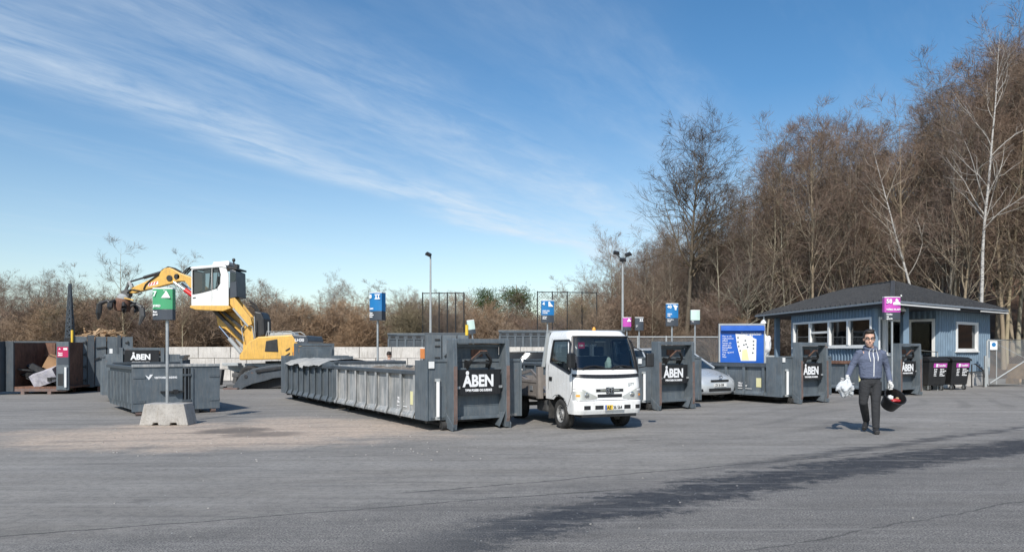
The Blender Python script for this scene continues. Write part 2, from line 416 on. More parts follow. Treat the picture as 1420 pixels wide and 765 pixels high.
wet2 = math_(nt, 'MULTIPLY', math_(nt, 'MULTIPLY', sstep(nt, math_(nt, 'ABSOLUTE', ldb), 0.22, 0.03), sstep(nt, X, 1.0, 5.0)), 0.75)
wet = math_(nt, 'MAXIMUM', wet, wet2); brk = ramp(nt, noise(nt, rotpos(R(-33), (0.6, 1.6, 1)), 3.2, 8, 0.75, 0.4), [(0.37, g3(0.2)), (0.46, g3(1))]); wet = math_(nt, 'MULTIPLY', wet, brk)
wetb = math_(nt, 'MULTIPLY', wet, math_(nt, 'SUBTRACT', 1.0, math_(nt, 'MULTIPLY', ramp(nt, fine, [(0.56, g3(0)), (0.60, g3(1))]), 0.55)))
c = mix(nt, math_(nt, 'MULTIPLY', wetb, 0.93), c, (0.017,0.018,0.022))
# white grit specks, denser in the dark band
vo = nt.nodes.new('ShaderNodeTexVoronoi'); vo.inputs['Scale'].default_value = 17; nt.links.new(pos, vo.inputs['Vector'])
spk = math_(nt, 'LESS_THAN', vo.outputs['Distance'], 0.13)
vc = nt.nodes.new('ShaderNodeRGBToBW'); nt.links.new(vo.outputs['Color'], vc.inputs[0])
spk = math_(nt, 'MULTIPLY', spk, math_(nt, 'GREATER_THAN', vc.outputs[0], math_(nt, 'MULTIPLY_ADD', wet, -0.26, 0.86)))
c = mix(nt, math_(nt, 'MULTIPLY', spk, 0.8), c, (0.6,0.6,0.58))
# joints and cracks
def crack(p, q, wd, amp, sc, x0, x1, k=0.8):
    l = math_(nt, 'ADD', line_dist(nt, X, Y, p, q), math_(nt, 'MULTIPLY_ADD', noise(nt, pos, sc, 6, 0.7), amp*2, -amp))
    a = sstep(nt, math_(nt, 'ABSOLUTE', l), wd, wd*0.3)
    a = math_(nt, 'MULTIPLY', a, math_(nt, 'MULTIPLY', sstep(nt, X, x0-0.6, x0), sstep(nt, X, x1+0.6, x1)))
    return math_(nt, 'MULTIPLY', a, k)
cr = crack(G(0,743), G(700,690), 0.022, 0.13, 1.1, -5, 1.0)
cr = math_(nt, 'MAXIMUM', cr, crack(G(700,671), G(1400,612), 0.025, 0.16, 0.9, -0.9, 9))
cr = math_(nt, 'MAXIMUM', cr, crack(G(500,632), G(760,628), 0.02, 0.3, 0.6, -3.0, 1.5, 0.5))
cr = math_(nt, 'MAXIMUM', cr, crack(G(1060,760), G(1420,695), 0.02, 0.2, 0.9, 2, 6, 0.6))
cr = math_(nt, 'MAXIMUM', cr, crack(G(0,570), G(100,567), 0.07, 0.4, 0.4, -14, -10.5, 0.8))
cr = math_(nt, 'MAXIMUM', cr, crack(G(750,612), G(1150,606), 0.02, 0.4, 0.5, 0, 6, 0.45))
c = mix(nt, cr, c, (0.025,0.025,0.025))
# gritty mid-scale mottling and fine swept lines
grit = noise(nt, pos, 11, 6, 0.8); c = mix(nt, ramp(nt, grit, [(0.40, g3(0.42)), (0.52, g3(0))]), c, (0.095,0.092,0.087))
swp = noise(nt, rotpos(R(-24), (0.30, 6.5, 1)), 1.0, 5, 0.65, 0.3); c = mix(nt, ramp(nt, swp, [(0.52, g3(0)), (0.66, g3(0.40))]), c, (0.10,0.097,0.092))
swl = noise(nt, rotpos(R(-38), (0.25, 5.0, 1)), 1.0, 5, 0.65, 0.3); c = mix(nt, ramp(nt, swl, [(0.56, g3(0)), (0.70, g3(0.35))]), c, (0.36,0.345,0.32))
# tyre arcs: thin darker and lighter rubbed lines following the traffic
arc = nt.nodes.new('ShaderNodeTexWave'); arc.wave_type = 'RINGS'; arc.rings_direction = 'SPHERICAL'; arc.inputs['Scale'].default_value = 0.30
arc.inputs['Distortion'].default_value = 5.0; arc.inputs['Detail'].default_value = 4; arc.inputs['Detail Scale'].default_value = 0.6
mp_ = nt.nodes.new('ShaderNodeMapping'); mp_.inputs['Location'].default_value = (14, -38, 0); nt.links.new(pos, mp_.inputs['Vector']); nt.links.new(mp_.outputs[0], arc.inputs['Vector'])
am = math_(nt, 'MULTIPLY', ramp(nt, arc.outputs['Fac'], [(0.72, g3(0)), (0.95, g3(1))]), math_(nt, 'MULTIPLY', ramp(nt, noise(nt, pos, 0.22, 4, 0.6), [(0.42, g3(0)), (0.62, g3(1))]), 0.26))
c = mix(nt, am, c, (0.06,0.058,0.055))
spot = ramp(nt, noise(nt, pos, 1.15, 3, 0.55, 0.3), [(0.66, g3(0)), (0.74, g3(0.45))])
c = mix(nt, spot, c, (0.07,0.067,0.062))
nt.links.new(c, b.inputs['Base Color'])
nt.links.new(math_(nt, 'MULTIPLY_ADD', wet, -0.22, 0.86), b.inputs['Roughness'])
hgt = math_(nt, 'ADD', math_(nt, 'MULTIPLY', fine, 0.7), math_(nt, 'MULTIPLY', fine2, 0.3))
bump(nt, b, hgt, 0.7, 0.016)

def litter(name, c1, c2, c3):
    m, nt, b = new_mat(name); v = coords(nt)
    n = noise(nt, v, 0.5, 6, 0.7); n2 = noise(nt, v, 6, 5, 0.75); n3 = noise(nt, v, 28, 3, 0.8)
    c = mix(nt, ramp(nt, n2, [(0.3, g3(0)), (0.7, g3(1))]), c1, c2)
    c = mix(nt, ramp(nt, n, [(0.45, g3(0)), (0.6, g3(0.7))]), c, c3)
    c = mix(nt, ramp(nt, n3, [(0.55, g3(0)), (0.7, g3(0.6))]), c, tuple(min(1,x*1.9) for x in c2))
    nt.links.new(c, b.inputs['Base Color']); b.inputs['Roughness'].default_value = 0.95
    bump(nt, b, math_(nt, 'ADD', n2, n3), 0.9, 0.15); return m
MT['litter'] = litter('leaf_litter', (0.10,0.055,0.032), (0.20,0.115,0.065), (0.07,0.05,0.035))
MT['scrub'] = litter('scrub_floor', (0.075,0.055,0.035), (0.15,0.11,0.07), (0.08,0.085,0.04))

def hill(x, y):
    d = 0.6 * x + 0.8 * np.minimum(y, 92) - 47
    z = np.where(d > 0, 0.40 * d * d / (d + 5.0), 0.0) * np.clip((x - 4) / 24, 0, 1)
    return np.minimum(z, 30) + 0.25 * np.sin(x * 0.31) * np.sin(y * 0.27) * (d > 2)

mb = MB(); mb.quad((-1500,-200,0),(1500,-200,0),(1500,2500,0),(-1500,2500,0))
tag(mb.build('asphalt_yard', MT['asphalt']), 'worn grey asphalt yard with a dark damp band and sandy patches', 'ground', kind='structure')
# woodland ground, rising to the right behind the hut
n = 120
xs = np.linspace(-140, 150, n); ys = np.linspace(0, 1, n)
V = []; 
for j in range(n):
    for i in range(n):
        x = xs[i]
        y0 = 40.5 if x < 9 else (40.5 + (x-9)*0.69 if x < 17 else max(14.0, (47-0.6*x)/0.8))
        y = y0 + ys[j]**1.4 * (220 - y0)
        V.append((x, y, float(hill(x, y)) + 0.004 + (0.12*random.random() if j > 1 else 0)))
fq = np.array([(j*n+i, j*n+i+1, (j+1)*n+i+1, (j+1)*n+i) for j in range(n-1) for i in range(n-1)])
me = np_mesh('woodland_ground', np.array(V), [fq], MT['litter'])
me.polygons.foreach_set('use_smooth', [True]*len(me.polygons))
o = bpy.data.objects.new('woodland_hillside', me); COL.objects.link(o)
tag(o, 'leaf-littered woodland hillside rising behind the yard', 'hillside', kind='structure')
# ------------------------------------------------------------------ bare trees
def bark(name, col, var=0.35, tip=None, scale=3.0):
    m, nt, b = new_mat(name); v = coords(nt, scale=(2,2,0.6))
    oi = nt.nodes.new('ShaderNodeObjectInfo')
    n = noise(nt, v, scale, 5, 0.7)
    c = mix(nt, n, tuple(x*(1-var) for x in col), tuple(x*(1+var) for x in col))
    c = mix(nt, oi.outputs['Random'], c, mix(nt, 1.0, c, (1.25,1.12,0.95), 'MULTIPLY'))
    nt.links.new(c, b.inputs['Base Color']); b.inputs['Roughness'].default_value = 0.9
    b.inputs['Specular IOR Level'].default_value = 0.15
    return m
MT['bark'] = bark('tree_bark', (0.235,0.21,0.172))
MT['barkg'] = bark('greenish_bark', (0.29,0.27,0.21))
MT['barkd'] = bark('dark_bark', (0.13,0.112,0.088)); MT['twigd'] = bark('dark_twigs', (0.075,0.062,0.052))
MT['twig'] = bark('twigs', (0.165,0.135,0.112))
MT['twigr'] = bark('reddish_twigs', (0.172,0.132,0.112))
MT['twigt'] = bark('tan_twigs', (0.27,0.205,0.15))
MT['twigo'] = bark('olive_twigs', (0.215,0.185,0.125))
# birch
m, nt, b = new_mat('birch_bark'); v = coords(nt, scale=(3,3,9)); 
c = ramp(nt, noise(nt, v, 1.6, 5, 0.7), [(0.38, (0.03,0.03,0.03,1)), (0.46, (0.42,0.40,0.37,1)), (0.7, (0.56,0.54,0.51,1))])
nt.links.new(c, b.inputs['Base Color']); b.inputs['Roughness'].default_value = 0.8
MT['birch'] = m
MT['birchl'] = bark('birch_limbs', (0.36,0.34,0.31), 0.5)

def unit(a): return a / np.maximum(np.linalg.norm(a, axis=-1, keepdims=True), 1e-9)
def grow(rng, start, dirn, length, nseg, wander, up, curve=None):
    """vectorised polylines: start (n,3), dirn (n,3), length (n,) -> pts (n,nseg+1,3)"""
    n = len(start); pts = np.zeros((n, nseg+1, 3)); pts[:,0] = start; d = dirn.copy()
    for k in range(nseg):
        d = unit(d + rng.normal(0, wander, (n,3)) + np.array([0,0,up]))
        pts[:,k+1] = pts[:,k] + d * (length/nseg)[:,None]
    return pts
def tubes(pts, rad, ns):
    """pts (n,k,3), rad (n,k) -> verts, quads"""
    n, k, _ = pts.shape
    d = np.gradient(pts, axis=1); d = unit(d)
    ref = np.tile(np.array([0.31,0.95,0.1]), (n,1)); 
    a = unit(np.cross(d, ref[:,None,:])); b = np.cross(d, a)
    t = np.arange(ns) * 2*np.pi/ns
    V = pts[:,:,None,:] + (a[:,:,None,:]*np.cos(t)[None,None,:,None] + b[:,:,None,:]*np.sin(t)[None,None,:,None]) * rad[:,:,None,None]
    idx = np.arange(n*k*ns).reshape(n,k,ns)
    q = np.stack([idx[:,:-1,:], np.roll(idx,-1,2)[:,:-1,:], np.roll(idx,-1,2)[:,1:,:], idx[:,1:,:]], -1).reshape(-1,4)
    return V.reshape(-1,3), q
def ribbons(rng, pts, w0, w1):
    n, k, _ = pts.shape
    d = unit(np.gradient(pts, axis=1)); a = unit(np.cross(d, rng.normal(0,1,(n,1,3)) + 0*d))
    w = (w0[:,None]*(1-np.linspace(0,1,k))[None,:] + w1[:,None]*np.linspace(0,1,k)[None,:])[:,:,None]*0.5
    V = np.stack([pts - a*w, pts + a*w], 2)
    idx = np.arange(n*k*2).reshape(n,k,2)
    q = np.stack([idx[:,:-1,0], idx[:,:-1,1], idx[:,1:,1], idx[:,1:,0]], -1).reshape(-1,4)
    return V.reshape(-1,3), q
def spawn(rng, pts, rad, per, t0, t1, ang0, ang1, lf, lj, leader=0.0):
    """children on polylines"""
    n, k, _ = pts.shape
    par = np.repeat(np.arange(n), per); m = len(par)
    t = rng.uniform(t0, t1, m); f = t*(k-1); i = np.minimum(f.astype(int), k-2); u = (f-i)[:,None]
    s = pts[par,i]*(1-u) + pts[par,i+1]*u
    d = unit(pts[par,i+1]-pts[par,i]); r = rad[par,i]*(1-u[:,0]) + rad[par,i+1]*u[:,0]
    perp = unit(np.cross(d, rng.normal(0,1,(m,3))))
    an = np.radians(rng.uniform(ang0, ang1, m))[:,None]
    dd = unit(d*np.cos(an) + perp*np.sin(an))
    L = np.linalg.norm(pts[par,-1]-pts[par,0], axis=1) * lf * (1 - 0.55*t) * rng.uniform(1-lj, 1+lj, m)
    return s, dd, L, r
def pack(parts):
    Vs = []; Qs = []; o = 0
    for V, q in parts:
        Vs.append(V); Qs.append(q + o); o += len(V)
    return np.concatenate(Vs), np.concatenate(Qs)

def tree_mesh(seed, ht=14., r0=0.2, limbs=20, t0=0.3, ang=(30,60), lf=0.42, up=0.06, sub=7, sub2=6, tw=6, lean=0.03, wob=0.03, forks=1, twig_w=0.016, thick=1.0, upt=0.05, top_taper=0.12):
    rng = np.random.default_rng(seed)
    st = np.zeros((forks,3)); dr = unit(np.array([[rng.normal(0,lean if forks==1 else 0.16), rng.normal(0,lean if forks==1 else 0.16), 1.0] for _ in range(forks)]))
    L = np.full(forks, ht) * (rng.uniform(0.8,1,forks) if forks > 1 else 1)
    p0 = grow(rng, st, dr, L, 14, wob, 0.04); k = np.linspace(0,1,15)
    rd = r0 * ((1-k)**0.85*(1-top_taper) + top_taper*0.5) * (1 + 0.35*np.exp(-k*18)); rad0 = np.tile(rd, (forks,1)) / (forks**0.4)
    trunk = tubes(p0, rad0, 7)
    s, d, l, r = spawn(rng, p0, rad0, limbs, t0, 0.98, ang[0], ang[1], lf, 0.3)
    p1 = grow(rng, s, d, l, 7, 0.12, up); k1 = np.linspace(0,1,8)
    rad1 = np.minimum(r*0.6, 0.012*l*thick+0.012)[:,None] * (1-0.8*k1)[None,:]
    a1 = tubes(p1, rad1, 5)
    s, d, l, r = spawn(rng, p1, rad1, sub, 0.15, 1.0, 25, 60, 0.55, 0.35)
    p2 = grow(rng, s, d, l, 5, 0.16, upt); k2 = np.linspace(0,1,6)
    rad2 = np.maximum(np.minimum(r*0.7, 0.010*l*thick+0.004), 0.005)[:,None]*(1-0.7*k2)[None,:]
    a2 = tubes(p2, rad2, 3)
    s, d, l, r = spawn(rng, p2, rad2, sub2, 0.1, 1.0, 22, 50, 0.75, 0.4)
    l = np.maximum(l, 0.4)
    p3 = grow(rng, s, d, l, 3, 0.07, upt*0.6)
    a3 = ribbons(rng, p3, np.full(len(l), twig_w*1.3), np.full(len(l), twig_w*0.6))
    rad3 = np.full((len(l),4), 0.004)
    s, d, l, r = spawn(rng, p3, rad3, tw, 0.1, 1.0, 18, 45, 0.8, 0.4)
    l = np.maximum(l, 0.3)
    p4 = grow(rng, s, d, l, 2, 0.06, upt*0.5)
    a4 = ribbons(rng, p4, np.full(len(l), twig_w*0.8), np.full(len(l), twig_w*0.3))
    return pack([trunk]), pack([a1, a2]), pack([a3, a4])

def make_tree_kind(seed, trunk_mat, limb_mat, twig_mat, **kw):
    t, l, c = tree_mesh(seed, **kw)
    mt = np_mesh('trunk', t[0], [t[1]], trunk_mat); mt.polygons.foreach_set('use_smooth', [True]*len(mt.polygons))
    V = np.concatenate([l[0], c[0]]); q = np.concatenate([l[1], c[1] + len(l[0])])
    mc = np_mesh('crown', V, [q], [limb_mat, twig_mat])
    mi = np.zeros(len(q), np.int32); mi[len(l[1]):] = 1; mc.polygons.foreach_set('material_index', mi)
    return mt, mc, float(np.percentile(V[:,2], 99.7))

KT = {}
KT['forest'] = [make_tree_kind(100+i, MT['bark'], MT['bark'], MT['twig' if i % 2 else 'twigr'], ht=15, r0=0.105, wob=0.016, limbs=28, t0=0.16, ang=(20,46), lf=0.34, up=0.10, sub=7, sub2=6, tw=4, twig_w=0.0125) for i in range(5)]
KT['round'] = [make_tree_kind(200+i, MT['bark'], MT['barkg'], MT['twigr'], ht=12, r0=0.15, limbs=24, t0=0.2, ang=(35,65), lf=0.5, up=0.09, sub=9, sub2=6, tw=4, twig_w=0.0135) for i in range(3)]
KT['big'] = [make_tree_kind(301, MT['barkd'], MT['barkd'], MT['twigd'], ht=18, r0=0.235, limbs=34, t0=0.44, ang=(25,60), lf=0.46, up=0.045, sub=10, sub2=7, tw=5, wob=0.012, twig_w=0.018, thick=1.3, lean=0.01)]
KT['birch'] = [make_tree_kind(400+i, MT['birch'], MT['birchl'], MT['twigr'], ht=18, r0=0.115, limbs=17, t0=0.42, ang=(22,45), lf=0.26, up=0.10, sub=7, sub2=5, tw=4, twig_w=0.013, wob=0.02) for i in range(2)]
KT['thin'] = [make_tree_kind(500+i, MT['barkg'], MT['barkg'], MT['twig'], ht=12, r0=0.075, wob=0.02, limbs=15, t0=0.3, ang=(25,50), lf=0.28, up=0.05, sub=6, sub2=5, tw=4, twig_w=0.015) for i in range(2)]
KT['bush'] = [make_tree_kind(600+i, MT[('twigt','twigo','twigt','twig')[i]], MT[('twigt','twigo','twigt','twig')[i]], MT[('twigt','twigo','twigr','twig')[i]], ht=5.5, r0=0.045, limbs=8, t0=0.10, ang=(14,36), lf=0.5, up=0.10, sub=5, sub2=4, tw=3, forks=12, lean=0.22, wob=0.04, twig_w=0.015) for i in range(4)]

PROTO = {}
def plant(kind, i, loc, ht, label, group, cat='tree', name='bare_tree', rz=None, wide=1.0):
    mt, mc, h0 = KT[kind][i % len(KT[kind])]
    s = ht / h0
    t = bpy.data.objects.new(name, None); COL.objects.link(t); t.location = loc
    t.rotation_euler = (0, 0, random.uniform(0, 2*PI) if rz is None else rz); t.scale = (s*wide, s*wide, s)
    tag(t, label, cat, group)
    for nm, me in (('trunk', mt), ('crown', mc)):
        nm = 'stems' if (nm == 'trunk' and kind == 'bush') else nm
        o = bpy.data.objects.new(nm, me); COL.objects.link(o); o.parent = t
    return t
def gz(x, y): return float(hill(x, y))
def top_at(px, py, Y):        # planted so that its tip shows at (px,py)
    x = (px-710)/F*Y; z = gz(x, Y); return (x, Y, z - 0.05), H + (HZ-py)/F*Y - z

SIL = [(-80,375),(0,370),(60,376),(140,392),(200,390),(300,396),(340,380),(380,390),(430,398),(470,388),(520,394),(560,402),(650,405),(740,402),(780,385),(805,372),(825,340),(850,318),(880,322),(900,300),(925,290),(960,282),(1000,262),(1040,232),(1065,195),(1095,152),(1140,146),(1180,162),(1215,145),(1250,132),(1290,112),(1320,92),(1345,50),(1380,36),(1420,34),(1520,10)]
def sil(px): return float(np.interp(px, [a for a,_ in SIL], [b for _,b in SIL]))

# named foreground trees
def spec(kind, i, px, py, Y, label, rz=0, wide=1.0, name='bare_tree', group=None):
    loc, ht = top_at(px, py, Y); return plant(kind, i, loc, ht, label, group, rz=rz, wide=wide, name=name)
spec('big', 0, 952, 158, 50, 'tallest bare tree left of the wooded slope, with a long straight trunk and open crown', 1.0, 1.15)
spec('birch', 0, 1357, -6, 38.8, 'tall white-barked birch reaching the top of the photo at the right', 0.3, name='birch_tree')
lb = spec('birch', 1, 1291, 150, 41, 'leaning white-barked birch rising behind the hut roof', 0, 1.25, name='birch_tree'); lb.rotation_euler = (0, R(-11), 0)
spec('birch', 1, 466, 372, 50, 'slender white birch behind the pale block wall', 0.8, 1.1, name='birch_tree')
spec('thin', 0, 175, 328, 46, 'thin airy tree standing above the thicket behind the excavator boom', 0, 1.1)
spec('thin', 1, 103, 362, 48, 'small thin tree standing above the thicket near the dark mast', 0)
spec('thin', 1, 254, 345, 45, 'thin upright tree between the excavator boom and its cab', 2)
spec('round', 0, 850, 312, 58, 'rounded bare tree behind the three-headed lamp post', 0, 1.0)
spec('round', 1, 360, 385, 50, 'spreading bare tree right behind the excavator cab', 0, 1.2)
spec('round', 2, 40, 372, 50, 'spreading bare tree behind the rusty open container', 0, 1.2)
GW = 'bare trees on the wooded slope'; LW = 'bare brown tree in the dense wood on the slope at the right'
for px, Y in ((890,56),(915,62),(985,52),(1015,55),(1040,50),(1070,53),(1098,49),(1125,47),(1150,50),(1180,46),(1205,48),(1255,45),(1283,47),(1305,45),(1330,46),(1382,45),(1405,43),(1430,43),(1460,40)):
    loc, ht = top_at(px, sil(px) + random.uniform(-6, 22), Y)
    plant('forest', random.randrange(5), loc, ht, LW, GW, wide=random.uniform(0.95, 1.2))
for k in range(96):
    px = random.uniform(770, 1500); Y = random.uniform(50, 84) if px < 1000 else random.uniform(46, 80)
    if px > 1080 and random.random() < 0.25: Y = random.uniform(40, 46)
    x = (px-710)/F*Y
    if x < 24 and Y < 47: continue
    if (1335 < px < 1378 or 1250 < px < 1305) and Y < 47: continue
    loc, ht = top_at(px, sil(px) + random.uniform(12, 75), Y)
    if ht < 4: continue
    plant(random.choice(('forest','forest','round')), random.randrange(5), loc, ht, LW, GW, wide=random.uniform(0.9, 1.3))
GL = 'bare trees behind the thicket'; LL = 'low bare tree in the thicket line along the back of the yard'
for k in range(74):
    px = -60 + 880*(k + random.random())/74; Y = random.uniform(52, 68)
    loc, ht = top_at(px, sil(px) + random.uniform(-8, 26), Y)
    plant(random.choice(('round','forest','thin')), random.randrange(5), loc, ht, LL, GL, wide=random.uniform(1.0, 1.5))
GB = 'bare shrubs of the thicket'; LB = 'bare tan shrub in the thicket behind the containers and block wall'
for k in range(104):
    px = -60 + 880*(k + random.random())/104; Y = random.uniform(45.5, 53)
    loc, ht = top_at(px, random.uniform(405, 452), Y)
    plant('bush', random.choice((0,0,1,2,2,3)), loc, ht, LB, GB, cat='shrub', name='bare_shrub', wide=random.uniform(1.0, 1.5))
GR = 'undergrowth shrubs on the slope'; LR = 'bare brown shrub in the undergrowth at the foot of the wooded slope'
for k in range(60):
    px = 800 + 300*(k + random.random())/60; Y = random.uniform(46, 60); x = (px-710)/F*Y
    plant('bush', random.choice((0,2,3,3)), (x, Y, gz(x,Y)-0.05), random.uniform(2.5, 5.5), LR, GR, cat='shrub', name='bare_shrub', wide=random.uniform(1.0, 1.5))
GT = 'slender pale trunks at the edge of the slope wood'
for px, Y in ((868,49),(905,47),(1000,47.5),(1030,48.5),(1062,47.5),(1092,48),(1120,47.5),(1148,48),(1170,47.5),(1200,47.8),(1212,48.2),(1242,47.6),(1322,43.5),(1395,42),(1412,43)):
    loc, ht = top_at(px, sil(px) + random.uniform(18, 70), Y)
    plant('thin', random.randrange(2), loc, ht, 'slender bare tree with a pale greenish trunk at the edge of the slope wood', GT, wide=random.uniform(1.0, 1.25))
# far wood behind everything: one mass
rng = np.random.default_rng(5)
parts = []
Vt, qt = [], []; off = 0
for k in range(46):
    mt, mc, h0 = KT['forest' if k % 2 else 'round'][k % 3]
    vv = np.zeros(len(mc.vertices)*3, np.float32); mc.vertices.foreach_get('co', vv); vv = vv.reshape(-1,3)
    qq = np.zeros(len(mc.loops), np.int32); mc.loops.foreach_get('vertex_index', qq); qq = qq.reshape(-1,4)
    qq = qq[::3]
    px = -90 + 1620*(k + rng.random())/46; Y = rng.uniform(72, 92)
    (x, y, z), ht = top_at(px, sil(px) + rng.uniform(10, 45), Y)
    if ht < 3: continue
    s = ht/h0; a = rng.uniform(0, 6.28); c_, s_ = math.cos(a)*s*1.5, math.sin(a)*s*1.5
    W = np.stack([vv[:,0]*c_ - vv[:,1]*s_ + x, vv[:,0]*s_ + vv[:,1]*c_ + y, vv[:,2]*s + z], 1)
    Vt.append(W); qt.append(qq + off); off += len(W)
me = np_mesh('far_wood', np.concatenate(Vt), [np.concatenate(qt)], MT['twigr'])
o = bpy.data.objects.new('far_wood', me); COL.objects.link(o)
tag(o, 'far bare wood closing the view behind the nearer trees', 'wood', kind='stuff')
# pines
def pine(px, py, Y, label, hh=None):
    (x, y, z), ht = top_at(px, py, Y); t = thing('pine_tree', label, 'tree', (x, y, z))
    mb = MB(); mb.tube([(0,0,0),(0.1,0,ht*0.5),(0,0.05,ht)], [0.18,0.12,0.03], 7); mb.build('trunk', MT['bark'], t)
    r_ = np.random.default_rng(int(px)); V = []; Q = []
    for c in range(26):
        zz = ht*(0.45 + 0.55*r_.random()); rad = (1.05-zz/ht)*2.6 + 0.3; a = r_.uniform(0, 6.28)
        cx, cy = math.cos(a)*rad*r_.uniform(0.2,1), math.sin(a)*rad*r_.uniform(0.2,1)
        for q in range(260):
            p = np.array([cx, cy, zz]) + r_.normal(0, 1, 3)*np.array([0.42,0.42,0.2]); d = r_.normal(0,1,3); d /= np.linalg.norm(d); e = np.cross(d, r_.normal(0,1,3)); e /= np.linalg.norm(e)
            i = len(V); V += [p, p + d*0.22 + e*0.02, p + d*0.22 - e*0.02]; Q.append((i,i+1,i+2))
    me = np_mesh('crown', np.array(V), [np.array(Q)], MT['pine']); o = bpy.data.objects.new('crown', me); COL.objects.link(o); o.parent = t
MT['pine'] = bark('pine_needles', (0.055,0.085,0.035), 0.4)
pine(716, 394, 56, 'small dark green pine with a pointed top above the bare thicket')
pine(676, 402, 58, 'low dark green pine left of the pointed one in the thicket')
# ------------------------------------------------------------------ roll-on containers
def skip(name, label, group, ctr, nrm, W=2.3, L=6.0, side_z=1.14, wing_z=1.37, top_z=1.77, side_mat='cont', board=True, ribs=8, fill=None, sticker=True, fw=0.54, seed=1, rim='contd', bail=True, boardw=None, wing_side=True):
    """ctr: ground point under the middle of the hook-end face, nrm: direction that face looks to"""
    rnd = random.Random(seed)
    rz = math.atan2(nrm[1], nrm[0])
    t = thing(name, label, 'container', (ctr[0], ctr[1], 0), rz, group)
    h = W/2; C_ = MT['cont']; S_ = MT[side_mat]
    b = MB()                                   # shell: floor, two long walls, far wall
    b.box(-L, 0, -h+0.1, h-0.1, 0.20, 0.26)
    for s in (-1, 1):
        y0, y1 = sorted((s*(h-0.10), s*(h-0.14)))
        b.box(-L+0.02, -0.05, y0, y1, 0.262, side_z-0.08)
        b.prism([(s*(h-0.098), 0.20), (s*(h-0.02), 0.20), (s*(h-0.02), 0.25), (s*(h-0.098), 0.33)], -L, -0.04, axis='x')
    b.box(-L, -L+0.06, -h+0.141, h-0.141, 0.262, side_z+0.05)
    b.build('body', S_, t, bevel=0.006)
    f = MB()
    f.box(-0.06, 0, -h, h, 0.2, wing_z)        # hook-end face with folded edge
    f.box(0.001, 0.03, -h, -h+0.04, 0.2, wing_z); f.box(0.001, 0.03, h-0.04, h, 0.2, wing_z)
    f.box(0.001, 0.02, -h+0.041, h-0.041, wing_z-0.05, wing_z)
    for z in (0.45, 0.78): f.box(0.001, 0.008, -fw-0.0, fw, z, z+0.012)
    f.box(-0.5, -0.061, -h, -h+0.05, 0.2, wing_z-0.02); f.box(-0.5, -0.061, h-0.05, h, 0.2, wing_z-0.02)
    f.box(-0.06, 0.0, -fw, fw, wing_z+0.001, top_z-0.16)
    f.build('front_wall', C_, t, bevel=0.006)
    r = MB()
    for s in (-1, 1):
        y0, y1 = sorted((s*(h-0.15), s*(h-0.02)))
        r.box(-L, -0.51, y0, y1, side_z-0.08, side_z)
    r.box(-L-0.02, -L+0.08, -h+0.152, h-0.152, side_z+0.051, side_z+0.12)
    r.build('top_rail', MT[rim], t, bevel=0.012)
    n = ribs
    for s in (-1, 1):
        for k in range(n):
            x = -0.62 - (L-0.85)*k/(n-1) + rnd.uniform(-0.02,0.02)
            q = MB(); a = h-0.099; w_ = 0.045
            prof = [(s*a, side_z-0.082), (s*(a+0.07), side_z-0.082), (s*(a+0.070), 0.36), (s*(a+0.125), 0.22), (s*(a+0.125), 0.20), (s*a, 0.20)]
            q.prism(prof, x-0.008, x+0.008, axis='x')
            q.prism([(s*(a+0.062), side_z-0.083), (s*(a+0.075), side_z-0.083), (s*(a+0.074), 0.36), (s*(a+0.13), 0.22), (s*(a+0.118), 0.22), (s*(a+0.062), 0.36)], x-w_, x+w_, axis='x')
            q.build('rib', S_, t)
    u = MB()
    for s in (-1, 1):
        u.box(-L+0.1, 0.06, s*0.5-0.05, s*0.5+0.05, 0.04, 0.199)
    for k in range(5): u.box(-L+0.3+k*(L-0.6)/4, -L+0.4+k*(L-0.6)/4, -h+0.12, h-0.12, 0.13, 0.198)
    u.build('skid_frame', MT['dark'], t)
    for s in (-1, 1):                          # rollers
        for x in (-L+0.25, -0.02):
            q = MB(); y = s*(fw+0.12)
            q.cyl((x, y-0.08, 0.085), (x, y+0.08, 0.085), 0.085, n=14)
            q.box(x-0.03, x+0.03, y-0.10, y-0.082, 0.06, 0.2); q.box(x-0.03, x+0.03, y+0.082, y+0.10, 0.06, 0.2)
            q.build('roller', MT['rubber'], t, smooth=True)
    hf = MB()                                  # hook frame: two deep posts, crown bar, foot gussets
    for s in (-1, 1):
        y0, y1 = sorted((s*fw, s*(fw+0.09)))
        hf.prism([(0.003, 0.06), (0.27, 0.02), (0.30, 0.2), (0.29, 1.25), (0.27, top_z-0.02), (0.24, top_z), (0.003, top_z)], y0, y1, axis='y')
        g0, g1 = sorted((s*(fw+0.092), s*(fw+0.11)))
        hf.prism([(0.003,0.05),(0.30,0.0),(0.32,0.10),(0.003,0.34)], g0, g1, axis='y')
    hf.add([(0.02, fw-0.001, 0.30), (0.28, fw-0.001, 0.34), (0.29, fw-0.15, 0.04), (0.02, fw-0.10, 0.06)], [(0,1,2,3)])
    hf.box(0.003, 0.26, -fw+0.001, fw-0.001, top_z-0.09, top_z-0.003)
    hf.box(0.003, 0.10, -fw+0.001, fw-0.001, top_z-0.16, top_z-0.101)
    hf.box(0.003, 0.12, -fw+0.001, fw-0.001, 1.16, 1.20)
    hf.box(0.003, 0.14, -fw+0.001, fw-0.001, 0.2, 0.26)
    hf.build('hook_frame', C_, t, bevel=0.008)
    for s in (-1, 1):
        q = MB(); y0, y1 = sorted((s*(fw+0.008), s*(fw+0.082)))
        q.prism([(0.285,0.12),(0.308,0.20),(0.298,1.24),(0.285,1.24)], y0, y1, axis='y')
        q.build('rubbing_strip', MT['rustedge'], t)
